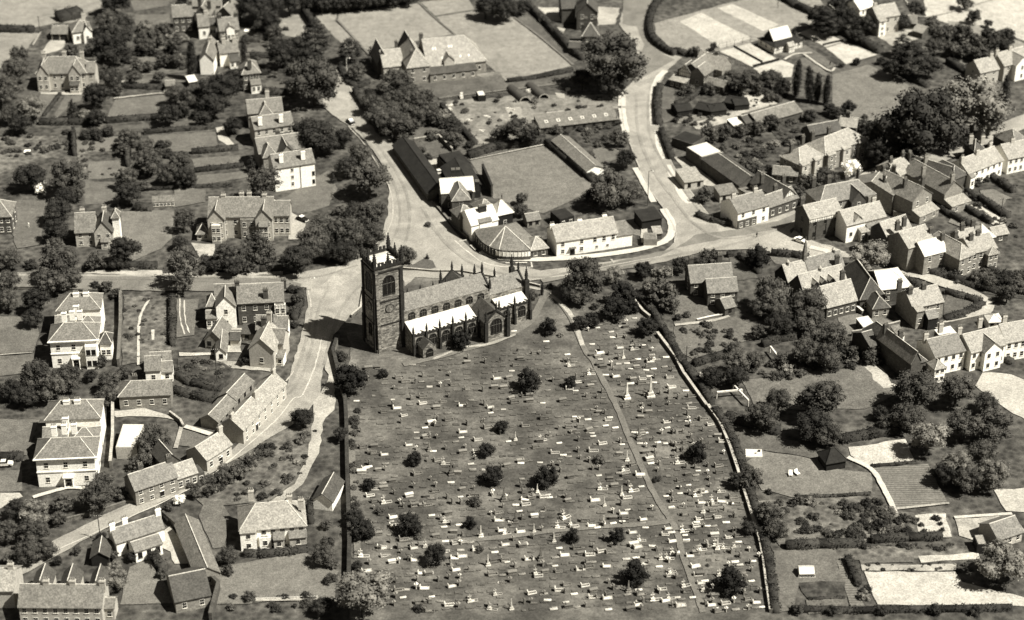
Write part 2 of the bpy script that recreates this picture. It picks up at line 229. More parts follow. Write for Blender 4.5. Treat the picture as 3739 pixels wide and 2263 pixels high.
# name | material | jitter | corners
for ln in '''
field|field|.5|A -200 -60 740 -60 745 50 560 165 400 170 300 195 -200 205
field|field|.3|A -200 235 290 240 200 350 60 440 0 500 -200 560
yard|lane|.3|A 370 290 490 290 450 360 310 400 300 380
lawn|midlawn|.3|A 290 690 430 690 330 840 270 860
lawn|midlawn|.3|A 470 700 600 700 590 740 500 760 480 800 400 870 380 870
terrace|bright|.3|A 300 672 600 672 600 695 440 690 300 684
lawn|midlawn|.3|A 890 590 1360 540 1350 600 1200 600 900 640
lawn|midlawn|.3|A 850 720 1200 690 1250 770 1120 850 770 882
lawn|darklawn|.3|A 700 930 1560 870 1570 910 720 960
lawn|midlawn|.4|A 1080 990 1570 960 1590 1060 1500 1100 1080 1110
lawn|midlawn|.3|A 1400 1160 1740 1130 1770 1180 1420 1250
lawn|midlawn|.3|A 1430 1280 1800 1250 1820 1290 1430 1360
path|bright|.3|A 1580 930 1630 920 1660 1000 1740 1080 1700 1100 1600 1020
garden|orch|.4|A -100 1000 430 990 430 1150 300 1160 -100 1300
garden|rows|.3|A 640 1180 920 1170 920 1290 650 1310
garden|rows|.3|A 560 1010 860 1000 870 1100 560 1110
lawn|midlawn|.3|A 620 1320 850 1330 870 1490 620 1490
lawn|midlawn|.3|A 980 110 1240 100 1250 160 1000 190
lawn|midlawn|.3|A 1750 220 1920 220 1960 300 1760 310
lawn|midlawn|.3|A 1800 350 1990 340 1990 400 1810 420
lawn|darklawn|.3|A 1940 600 2130 590 2150 640 1950 680
lawn|darklawn|.3|A 1730 150 1860 145 1870 190 1750 200
lawn|darklawn|.3|A 970 250 1120 230 980 290
lawn|midlawn|.3|A 950 0 1240 0 1230 40 980 80
lawn|midlawn|.3|A 1900 1500 2080 1440 2400 1240 2464 1380 2400 1500 2200 1560
field|field|.4|A 2030 70 2190 60 2270 220 2180 290 2050 240
field|field|.3|A 2280 92 B 0 97 -20 150 240 400 180 330 100 380 A 2430 260
playing_field|field|.2|A 2480 94 B 0 97 585 25 850 250 520 310 240 400 0 150
playing_field|field|.2|B 720 125 990 80 1290 125 1720 480 1230 590 1050 430 860 250
playing_field|field|.2|B 610 15 950 -20 1000 70 710 115
lawn|stripe|.4|B 1390 50 1700 60 1710 150 1560 160
lawn|lane|.4|B 1905 50 2060 60 2030 180 1900 180
lawn|lane|.4|B 1570 190 1665 210 1640 265 1590 250
verge|darklawn|.3|B 1300 120 1380 100 1790 420 1720 470
school_grounds|darklawn|.3|B 600 600 1100 520 1240 600 1660 545 1660 625 760 730 640 660
trodden_ground|mud|.4|B 1000 545 1180 520 1220 600 1130 590
builders_yard|mud|.5|B 780 740 1300 700 2040 690 2050 790 1480 870 1440 1020 1000 1060
concrete_base|bright|.2|B 1530 820 1670 805 1690 840 1560 860
bare_earth|lane|.6|B 1220 790 1330 780 1350 830 1250 850
bare_earth|lane|.6|B 1580 680 1660 680 1650 720 1600 710
rough_grass|darklawn|.5|B 740 760 980 1050 780 1050 560 1030 520 900
yard|bright|.3|B 650 1170 780 1150 830 1240 870 1290 830 1300 740 1290
lawn|darklawn|.3|B 560 1050 740 1010 830 1110 640 1160
yard|darklawn|.3|B 740 1290 870 1290 860 1370 810 1370
bowling_green|lawn|0|B 970 1175 1525 1062 1890 1375 1700 1470 1500 1560 1140 1450
grass_bank|midlawn|.2|B 900 1140 1010 1060 1500 1000 1520 1040 960 1160
kitchen_garden|garden|.4|B 1500 940 2040 870 2110 1000 1900 1080 1640 1010
lawn|midlawn|.3|B 1860 1090 2050 1060 2060 1150 1900 1220
lawn|lawn|.4|E 2040 130 2180 110 2250 180 2235 240 2060 205
sports_field|field|.3|B 2310 170 2464 130 C 520 -10 760 -10 1060 105 980 190 905 200 590 300 340 368 150 390 0 350 B 2430 345 2330 250
mown_strip|stripe|.2|C 40 160 190 92 560 280 340 355
mown_strip|stripe|.2|C 310 60 420 30 760 180 650 230
tennis_court|court|.15|C 325 375 550 315 740 430 560 488
tennis_court|court|.15|C 570 500 780 440 870 475 850 565 650 565
tennis_court|court|.15|C 905 240 1020 200 1240 305 1100 345
tennis_court|court|.15|C 1105 352 1245 308 1480 400 1250 470
lawn|midlawn|.3|C 740 400 870 350 960 330 1180 480 1120 500 960 400 850 430
lawn|midlawn|.3|C 880 450 960 420 1120 540 1100 560 960 500
bowling_green|lawn|0|C 1150 545 1415 470 1770 655 1560 910 1330 870 1150 800
verge|darklawn|.3|C 1120 510 1400 440 1500 410 1850 640 1770 655 1415 470 1150 545
field|field|.4|C 790 -20 1020 90 1100 60 1050 -20
field|stripe|.4|C 1820 -30 2560 -30 2560 300 2250 200 1990 170 1830 130
field|field|.4|C 1980 150 2250 190 2560 320 2560 400 2100 330
garden|lane|.5|C 1440 250 1720 200 1850 260 1600 340
garden|rows|.3|C 1990 430 2080 400 2300 500 2230 550
garden|lane|.3|C 2180 420 2230 410 2330 470 2300 500
garden|garden|.4|C 300 1120 620 980 780 1110 760 1180 640 1250
yard|bright|.5|C 510 700 640 670 750 760 600 800 500 770
scrapyard|mud|.4|C 0 860 500 800 480 830 120 900 0 900
lane|lane|.3|C 120 900 480 800 880 740 870 770 500 850 420 890 200 945 160 945
garden|garden|.4|C 560 880 950 900 1100 1010 840 1080 700 960
verge|darklawn|.3|B 2350 620 2464 650 C 0 860 -60 900 B 2350 900
yard|lane|.3|C 0 1150 100 1160 330 1370 130 1340
green|midlawn|.3|F 690 370 980 410 1000 480 730 440
churchyard|church_grass|.3|E 60 900 180 760 470 490 900 470 1350 570 1560 620 2200 700 2464 1130 F 230 1490 I 350 160 470 560 640 1000 710 1560 H 90 1560 60 0 E 60 1450 100 1060
lawn|darklawn|.3|F 390 385 480 385 610 540 430 565
lawn|midlawn|.4|F 0 640 120 640 380 810 250 850 0 880
lawn|midlawn|.4|F 0 900 380 850 480 1000 160 1160 0 1060
lawn|midlawn|.4|F 300 860 450 820 600 900 640 970 480 1010
playground|path|.2|F 1180 820 1430 790 1640 890 1400 960 1250 960
yard|court|.2|F 1370 880 1480 860 1520 910 1380 940
lawn|midlawn|.4|F 480 1290 1380 1190 1620 1390 1400 1500 600 1500
bare_ground|lane|.6|F 1360 1170 1480 1180 1620 1330 1520 1350
drive|bright|.4|F 2250 1230 2460 1250 2590 1300 2590 1600 2300 1420 2200 1330
lawn|darklawn|.3|F 1980 660 2240 745 1965 855 1960 800
garden|garden|.4|F 2000 620 2560 700 2560 560 2400 480 2250 470 1800 500
lawn|darklawn|.4|I 400 175 640 190 900 250 1070 340 1070 380 640 310 520 390
lawn|lawn|.3|I 640 315 1070 385 1140 440 1440 480 1440 640 860 655 640 600 520 400
lawn|stripe|.3|I 1270 290 1680 230 1760 400 1430 430 1290 350
ploughed_plot|rows|.2|I 1440 440 1850 410 1990 690 1610 740
orchard_ground|orch|.4|I 600 680 860 665 1430 650 1600 770 1980 760 2040 950 1420 985 760 1005
flower_bed|court|.4|I 1760 780 1970 770 2030 940 1780 940
strip|midlawn|.3|A 960 425 1340 412 1340 450 950 462
strip|orch|.3|A 950 500 1330 480 1340 530 940 560
strip|midlawn|.3|A 1080 350 1210 340 1210 378 1085 388
strip|midlawn|.3|A 980 150 1240 140 1250 180 990 190
plot|orch|.3|A 560 1110 620 1110 640 1310 600 1310
strip|midlawn|.3|B 1560 930 2040 880 2060 900 1570 955
border|orch|.3|I 700 1030 2200 1010 2200 1090 1180 1120 720 1060
lawn|lane|.3|I 2050 815 2464 785 2560 900 2300 1000 2080 940
yard|bright|.3|I 2330 600 2560 590 2560 770 2420 760
lawn|court|.2|I 1380 1200 2050 1200 2100 1280 2560 1390 2560 1450 1480 1440
path|court|.3|I 1780 1090 2210 1060 2220 1110 1790 1130
garden|lane|.3|I 1350 1150 2050 1140 2050 1190 1370 1195
lawn|midlawn|.3|I 1340 1090 1740 1090 1740 1130 1350 1140
garden|rows|.2|I 1180 1120 1250 1120 1400 1500 1290 1500
lawn|midlawn|.3|I 720 1050 1180 1040 1180 1120 1230 1270 900 1280 880 1480 730 1500
garden|garden|.3|I 900 1280 1240 1270 1250 1380 970 1400
lawn|midlawn|.2|I 960 1405 1250 1400 1290 1500 980 1510
garden|orch|.4|G 1980 180 2350 100 2340 250 2200 560 1970 690 1780 700 1500 720 1400 640 1900 240
lawn|lawn|.3|G 1640 1150 2230 1060 2464 1200 2440 1400 1560 1440 1600 1250
lawn|lawn|.3|G 940 1170 1100 1110 1280 1430 880 1440
lawn|midlawn|.3|G 1490 700 1600 680 1680 790 1640 1020 1560 1030 1450 800
yard|bright|.4|G 1110 990 1240 860 1330 960 1440 1130 1280 1150 1250 1060
yard|bright|.4|G 780 30 1050 5 1240 55 1300 90 1060 62 850 70
lawn|midlawn|.3|G -100 80 290 90 200 350 -100 360
lawn|midlawn|.3|G -100 470 170 450 160 610 -100 620
yard|bright|.3|G 0 625 150 620 160 650 0 740
lawn|midlawn|.3|D -100 820 240 830 290 920 250 1080 -100 1100
lawn|midlawn|.3|D -100 1120 240 1100 250 1170 150 1250 -100 1270
lawn|midlawn|.3|D 30 -20 330 -20 300 300 120 330
lawn|lawn|.3|D 880 60 1270 50 1260 250 1180 330 950 430 900 300
drive|lane|.3|D 2120 60 2240 130 2200 260 2110 260
yard|lane|.3|D 1400 290 1570 300 1560 380 1450 390
lawn|midlawn|.3|D 1270 -130 1500 -100 1500 -10 1270 30
garden|orch|.3|D 905 670 1240 690 1250 1100 890 1190
lawn|midlawn|.2|D 1290 700 1450 700 1420 960 1290 980
garden|garden|.3|D 1290 1130 1740 1180 1610 1370 1300 1290
garden|garden|.3|G 830 1440 940 1180
yard|court|.3|D 1300 1090 1560 1090 1560 1110 1310 1112
yard|lane|.3|D 1600 1150 1760 1160 2010 1200 1990 1230 1700 1200
yard|lane|.3|X 480 640 740 640 720 1000 500 1000 440 800
lawn|midlawn|.3|G 1330 160 1500 210 1440 300 1300 280
lawn|lawn|.3|Z 1500 180 1900 300 1950 400 1750 420 1450 300
lawn|court|.3|Z 1900 40 2300 290 2150 350 1620 60
lawn|lawn|.3|R 1900 880 2100 850 2380 980 2300 1000 2230 1150 1950 1000
'''.strip().splitlines():
    nm, m_, j, c = ln.split('|'); p = G(c)
    if len(p) > 2: sheet(nm, m_, p, float(j))
# roads
sheet('road', 'road', G('U -60 658 150 662 300 661 500 664 680 664 760 650 830 640 875 615 915 575 932 520 936 450 925 400 880 340 840 305 790 270 765 245 800 225 812 190 806 165 822 160 880 255 935 330 1003 430 1058 510 1103 572 1140 607 1200 634 1300 652 1400 640 1520 622 1600 605 1622 585 1625 560 1600 510 1560 450 1530 385 1500 310 1494 250 1500 220 1530 190 1545 160 1520 100 1490 60 1505 -10 1590 -10 1566 50 1570 110 1640 140 1605 170 1588 205 1577 260 1590 340 1620 400 1660 460 1700 512 1750 548 1800 545 1860 525 1905 505 1960 475 2100 405 2280 350 2470 272 2540 240 2540 280 2470 308 2330 366 2130 445 1950 520 1900 555 1905 575 1995 592 2065 622 1960 618 1800 600 1700 606 1560 640 1400 660 1340 668 1250 680 1000 668 975 690 960 640 925 640 880 680 872 730 850 755 785 828 775 905 765 965 700 1025 600 1085 430 1190 240 1280 120 1350 -60 1440 -60 1395 130 1300 300 1220 440 1150 560 1082 642 1010 692 930 707 870 727 800 742 730 736 694 680 690 430 695 300 695 -60 684'), .25)
sheet('green', 'darklawn', G('E 440 470 560 440 640 400 700 420 720 470 600 490 470 492'), .4)
sheet('forecourt', 'lane', G('F 690 360 760 290 870 200 1000 270 1130 320 1260 360 1100 370 985 390'), .3)
sheet('verge', 'lane', G('D 630 490 1190 490 1190 512 1500 505 2060 500 2060 520 1500 530 620 512'), .3)
sheet('lane', 'lane', G('D 2330 950 2420 1000 2440 1120 G 2464 -280 2440 20 2370 80 2330 330 2210 560 2060 700 1950 700 2150 560 2260 320 2290 60 2300 -40 2400 -200'), .4)
sheet('verge', 'lane', G('D 2464 480 E 60 430 180 430 180 500 0 620 -150 640'), .4)
sheet('carriageway', 'droad', G('D -100 532 600 532 1190 536 1500 540 2060 548 2200 590 2180 640 1100 640 420 625 -100 622'), .25)
sheet('carriageway', 'droad', G('B 2090 -20 2330 -20 2275 70 2245 180 2275 320 2380 400 2460 440 2320 520 2170 600 2190 450 2240 330 2180 200 2080 180'), .3)
sheet('carriageway', 'droad', G('E 1480 545 1680 500 1900 455 2150 400 2464 330 F 150 230 500 180 760 130 900 60 930 80 800 180 400 250 0 330 E 2200 470 1900 500 1600 560 1500 580'), .3)
for nm, m_, wd, c in [
 ('pavement', 'pave', 2.6, 'B 2080 680 2078 780'), ('pavement', 'pave', 2.4, 'B 2078 795 2092 900 2110 975'), ('pavement', 'pave', 2.2, 'B 2395 520 2340 580 2305 680 2298 800 2310 920'),
 ('pavement', 'pave', 2.2, 'B 2335 960 2350 1060 2385 1165'), ('pavement', 'pave', 1.8, 'B 2175 1230 2240 1350 2310 1480'), ('pavement', 'pave', 2.4, 'E 2380 40 2435 130 2440 210 2400 270 2300 310 2150 345 1900 380 1600 405 1350 408 1180 395 1050 350'),
 ('pavement', 'pave', 2.2, 'B 2410 1210 2464 1320 C 50 1430 110 1490'), ('kerb_line', 'line', .35, 'E 860 275 960 360 1060 430 1200 462 1420 468'), ('kerb_line', 'line', .45, 'E 1422 468 1414 430'),
 ('kerb_line', 'line', .6, 'E 1230 435 1262 437'), ('kerb_line', 'line', .6, 'E 1300 434 1385 434'), ('kerb_line', 'line', .7, 'E 975 305 1010 340'), ('kerb_line', 'line', .5, 'E 888 277 940 268'),
 ('kerb_line', 'line', .35, 'D 2350 975 2330 1080 2290 1220 2210 1400 G 2140 -60 2040 70 1900 200 1700 370 1500 530 1200 690 800 870 400 1050'),
 ('kerb', 'pwall', .35, 'D 2250 640 2270 760 2230 1000 2180 1180 2090 1300'), ('kerb', 'pwall', .3, 'U 838 305 885 360 935 450 945 520 925 575'), ('kerb', 'pwall', .3, 'B 0 490 250 900 500 1120 640 1400 760 1560'),
 ('kerb', 'pwall', .3, 'D 0 510 600 510'), ('kerb', 'wallst', .3, 'D 0 560 400 560 1100 560 2200 600'),
 ('tyre_track', 'wear', .9, 'U 870 300 930 380 975 460 985 540 960 610 900 660 830 730 800 800 780 880'), ('tyre_track', 'wear', .8, 'U 850 290 905 370 950 450 962 530 935 600'), ('tyre_track', 'wear', 1.0, 'U 1015 500 1050 560 1110 620 1190 655 1300 668 1450 650 1600 620 1760 590 1880 550'), ('tyre_track', 'wear', .9, 'U 1530 230 1535 320 1570 410 1620 480 1670 540 1740 575 1850 560'), ('tyre_track', 'wear', .8, 'U 1560 230 1562 320 1600 400 1650 465 1690 520'), ('tyre_track', 'wear', .9, 'D 2280 760 2250 950 2190 1150 2110 1330 G 2020 -90 1860 70 1650 260 1450 430 1150 620 750 800'), ('tyre_track', 'wear', .8, 'D 2400 620 2330 760 2290 980 2240 1180 2150 1350 G 2060 -70'), ('tyre_track', 'wear', .7, 'U 860 640 760 668 650 672'), ('kerb', 'pwall', .3, 'U 1494 250 1502 310 1530 385 1560 450 1600 510 1625 560 1622 585'), ('kerb', 'pwall', .3, 'U 1590 210 1580 260 1592 340 1620 400 1660 460 1700 512 1750 548 1860 525'), ('kerb', 'pwall', .3, 'E 1350 570 1700 520 2000 455 2300 400 2464 370'), ('path', 'path', 1.5, 'E 1530 650 1600 700 1700 830 1800 1060 1870 1160 1990 1390 H 2060 40 2140 250 2250 500 2350 700 2470 890 I 60 1090 150 1330 205 1500'),
 ('path', 'lane', 1.2, 'E 1350 605 1480 630 1540 660 1640 740 1720 840 1790 1040'), ('path', 'path', 2.2, 'E 1530 640 1480 740 1420 850 1330 920 1150 1010 1000 1050 700 1130 480 1180'), ('path', 'lane', .9, 'E 1300 960 1100 1030 900 1060 700 1140'),
 ('path', 'path', 1.7, 'H 300 1020 700 990 1200 950 1700 890 2300 850 2440 830'), ('path', 'path', 1.6, 'H 90 60 120 600 150 1100'),
 ('path', 'line', .7, 'D 1100 690 1040 790 1015 900 1012 1180'), ('path', 'line', .35, 'D 1312 700 1318 850 1350 960'), ('path', 'line', .35, 'D 1347 710 1352 850 1385 950'),
 ('path', 'line', .9, 'D 1118 925 1118 1000'), ('path', 'lane', 1.2, 'F 0 890 250 862 400 825'), ('lane', 'lane', 4.6, 'F 1560 510 1760 515 1900 560 2130 645 2290 735'), ('lane', 'lane', 3.2, 'F 2290 740 2270 790 2150 830 1990 870 1880 900'),
 ('path', 'pave', 1.4, 'I 1260 365 1430 450 1530 600 1612 775'), ('path', 'lane', .8, 'I 1610 742 2000 700'), ('path', 'line', 1, 'I 2040 808 2464 780'), ('path', 'pave', 1.2, 'G 240 660 480 592 640 592'), ('path', 'lane', 1.2, 'G 1330 130 1280 300'),
 ('path', 'pave', 1.6, 'G 1350 140 1550 200'), ('path', 'path', 1.2, 'B 740 722 1000 690 1660 612'), ('path', 'path', .8, 'B 0 150 240 410'), ('path', 'path', .6, 'B 590 20 730 150 850 250'), ('path', 'line', .4, 'B 972 1173 1523 1059'),
 ('path', 'path', .8, 'B 1290 130 1500 290 1720 480'), ('path', 'court', 1, 'C 800 440 880 400 1000 392'), ('path', 'court', 1, 'C 940 400 1120 520 1170 500'), ('path', 'lane', .5, 'A 240 335 300 240'), ('path', 'lane', .9, 'A 830 725 1130 690 1200 685 1205 650'),
 ('path', 'bright', 1.5, 'A 885 597 960 625 1020 625'), ('path', 'lane', .5, 'E 2000 410 2020 440'), ('path', 'bright', 2.0, 'E 2180 110 2235 160 2240 290'), ('path', 'pave', 2.2, 'F 985 320 1130 355'),
 ('path', 'lane', 1.2, 'G 1870 1410 2320 1400'), ('path', 'lane', .5, 'D 0 1108 240 1090'), ('path', 'lane', .6, 'C 1680 0 1830 130 2464 -40')]:
    ribbon(nm, m_, c, wd)
# ---------------------------------------------------------------- windows, doors (shared meshes)
def win_mesh(kind):
    b = MB(); fr = 'dframe' if kind == 'dark' else 'frame'
    b.box(-.5, -.04, 0, .5, .02, 1, fr, True)
    if kind == 'multi': cells = [(-.44+i*.225, -.44+i*.225+.19) for i in range(4)]
    else: cells = [(-.42, -.02), (.02, .42)]
    for a, c in cells:
        b.face([(a, -.055, .07), (c, -.055, .07), (c, -.055, .93), (a, -.055, .93)], 'glass')
    if kind != 'multi': b.box(-.42, -.062, .48, .42, -.05, .53, fr)
    b.box(-.56, -.12, -.06, .56, .02, .0, 'conc' if kind != 'dark' else 'wallst', True)
    return b.mesh('window')
WIN = {k: win_mesh(k) for k in ('white', 'multi', 'dark')}
b = MB(); b.box(-.5, -.05, 0, .5, .02, 1, 'dark', True); b.box(-.58, -.12, 1, .58, .02, 1.06, 'frame', True); b.box(-.4, -.07, .6, .4, -.04, .92, 'glass', True); DOOR = b.mesh('door')
def child(name, me, parent, loc, rz=0, sc=(1, 1, 1)):
    o = bpy.data.objects.new(name, me); o.location = loc; o.rotation_euler = (0, 0, rz); o.scale = sc; return link(o, parent)
def chim_mesh(w_, d_, h_, m, pots):
    b = MB(); b.box(-w_/2, -d_/2, 0, w_/2, d_/2, h_, m); b.box(-w_/2-.1, -d_/2-.1, h_-.45, w_/2+.1, d_/2+.1, h_-.2, m)
    for i in range(pots): b.cone((-w_/2+w_*(i+.5)/pots, 0), .17, h_, h_+.65, 'pot', .13, 8)
    return b.mesh('chimney')
CHM = {}
def chimney(parent, x, y, z, h=3.0, m='brick', w_=1.3, d_=.75, pots=3, rz=0):
    k = (h, m, w_, d_, pots)
    if k not in CHM: CHM[k] = chim_mesh(w_, d_, h, m, pots)
    return child('chimney', CHM[k], parent, (x, y, z), rz)
def gable(bw, br, u0, u1, v0, v1, h, roof, rise, wall, rf, o=.35, z0=0.0, rz_=True):
    """walls into bw, roof into br; roof code: f flat, m lean-to rising to the back, g ridge along u, x ridge along v; h after it hips both ends, l / r hips one"""
    if roof == 'f':
        bw.box(u0, v0, z0, u1, v1, h+.3, wall); br.box(u0+.25, v0+.25, h+.1, u1-.25, v1-.25, h+.325, rf); return
    if roof == 'm':
        bw.face([(u0, v0, z0), (u1, v0, z0), (u1, v0, h), (u0, v0, h)], wall); bw.face([(u1, v1, z0), (u0, v1, z0), (u0, v1, h+rise), (u1, v1, h+rise)], wall)
        bw.face([(u1, v0, z0), (u1, v1, z0), (u1, v1, h+rise), (u1, v0, h)], wall); bw.face([(u0, v1, z0), (u0, v0, z0), (u0, v0, h), (u0, v1, h+rise)], wall)
        k = rise/(v1-v0); br.slab([(u0-o*.5, v0-o, h+.15-k*o), (u1+o*.5, v0-o, h+.15-k*o), (u1+o*.5, v1, h+.15+rise), (u0-o*.5, v1, h+.15+rise)], .14, rf); return
    sw = roof[0] == 'x'
    a0, a1, c0, c1 = (v0, v1, u0, u1) if sw else (u0, u1, v0, v1)      # a along ridge, c across
    P = (lambda a, c, z: (c, a, z)) if sw else (lambda a, c, z: (a, c, z))
    half = (c1-c0)/2; cm = (c0+c1)/2; hipL = half*.85 if ('h' in roof[1:] or 'l' in roof or roof == 'h') else 0; hipR = half*.85 if ('h' in roof[1:] or 'r' in roof or roof == 'h') else 0
    L_ = a1-a0
    if hipL+hipR > L_: q = L_/(hipL+hipR)*.98; hipL *= q; hipR *= q
    def fw(pts, m, bld):
        bld.face(pts if not sw else pts[::-1], m)
    fw([P(a0, c0, z0), P(a1, c0, z0), P(a1, c0, h), P(a0, c0, h)], wall, bw); fw([P(a1, c1, z0), P(a0, c1, z0), P(a0, c1, h), P(a1, c1, h)], wall, bw)
    e = [P(a1, c0, z0), P(a1, c1, z0), P(a1, c1, h)]+([] if hipR else [P(a1, cm, h+rise)])+[P(a1, c0, h)]; fw(e, wall, bw)
    e = [P(a0, c1, z0), P(a0, c0, z0), P(a0, c0, h)]+([] if hipL else [P(a0, cm, h+rise)])+[P(a0, c1, h)]; fw(e, wall, bw)
    k = rise/half; zt = h+.15; ze = zt-k*o; e0 = a0-(o if hipL else o*.7); e1 = a1+(o if hipR else o*.7); ra = a0+hipL if hipL else e0; rb = a1-hipR if hipR else e1
    def sl(pts):
        if sw: pts = pts[::-1]
        br.slab(pts, .16, rf)
    sl([P(e0, c0-o, ze), P(e1, c0-o, ze), P(rb, cm, zt+rise), P(ra, cm, zt+rise)]); sl([P(e1, c1+o, ze), P(e0, c1+o, ze), P(ra, cm, zt+rise), P(rb, cm, zt+rise)])
    if hipR: sl([P(e1, c0-o, ze), P(e1, c1+o, ze), P(rb, cm, zt+rise)])
    if hipL: sl([P(e0, c1+o, ze), P(e0, c0-o, ze), P(ra, cm, zt+rise)])
    if rz_:
        rm = 'ridge' if rf not in ('bslate',) else 'bslate'
        br.bar(P(ra, cm, zt+rise+.03), P(rb, cm, zt+rise+.03), .11, rm)
        for q, on in ((a0, hipL), (a1, hipR)):
            if on:
                for cc in (c0-o, c1+o): br.bar(P(e0 if q == a0 else e1, cc, ze+.03), P(ra if q == a0 else rb, cm, zt+rise+.03), .1, rm)
def winrow(parent, n, floors, u0, u1, v, h, side='f', kind='white', w_=1.1, hh=None, z0=0.0):
    st = (h-z0)/floors
    for fl in range(floors):
        for i in range(n):
            t = (i+.5)/n; wh = hh or min(1.6, st*.52); z = z0+fl*st+st*.3
            if side == 'f': loc, rz = (u0+(u1-u0)*t, v, z), 0
            elif side == 'r': loc, rz = (v, u0+(u1-u0)*t, z), R(90)
            elif side == 'l': loc, rz = (v, u0+(u1-u0)*t, z), R(-90)
            child('window', WIN[kind], parent, loc, rz, (w_, 1, wh))
LM = []
def H(name, label, s, h, d, roof='g', rise=3, wall='brick', rf='slate', wn=(3, 2), sw=0, ch=(), wings=(), cat='house', lm=None, group=None, kind='white', door=None, cm=None, o=.35, ww=1.1, chh=3.0):
    a, b_ = G(s, h); W_ = Vector((b_.x-a.x, b_.y-a.y, 0)); W = W_.length; rz = math.atan2(W_.y, W_.x)
    root = tag(empty(name, (a.x, a.y, 0), rz), label, cat, group)
    def add(u0, u1, v0, v1, h, roof, rise, wall, rf, o=o, nm='wall'):
        bw = MB(); br = MB(); gable(bw, br, u0, u1, v0, v1, h, roof, rise, wall, rf, o); wo = bw.build(nm, root); br.build('roof', root if nm == 'wall' else wo)
    add(0, W, 0, d, h, roof, rise, wall, rf)
    if wn: winrow(root, wn[0], wn[1], 0, W, -.0, h, 'f', kind, ww)
    if sw: winrow(root, sw, max(1, wn[1] if wn else 1), 0, d, W, h, 'r', kind); winrow(root, sw, max(1, wn[1] if wn else 1), 0, d, 0, h, 'l', kind)
    for wg in wings:
        f0, f1, v0, v1, hh, ro, ri, wa, rr, wnn = wg; wa = wa or wall; rr = rr or rf
        add(f0*W, f1*W, v0, v1, hh, ro, ri, wa, rr, min(o, .3), 'wing' if d > 4.5 and h > 2.9 else 'annexe')
        if wnn: winrow(root, wnn[0], wnn[1], f0*W, f1*W, v0, hh, 'f', kind)
    for c in ch:
        cu, cv = c[0]*W, c[1]*d; zr = c[2] if len(c) > 2 else h+rise*.55; chimney(root, cu, cv, zr-.2, chh, cm or ('brick' if wall not in ('white', 'cream') else 'cream'), pots=c[3] if len(c) > 3 else 3)
    if door is not None: child('door', DOOR, root, (door*W, 0, .05), 0, (1.1, 1.4, 2.1))
    if lm: LM.append((lm, a.lerp(b_, .5)*1.0+Vector((-math.sin(rz), math.cos(rz), 0))*d*.5))
    return root
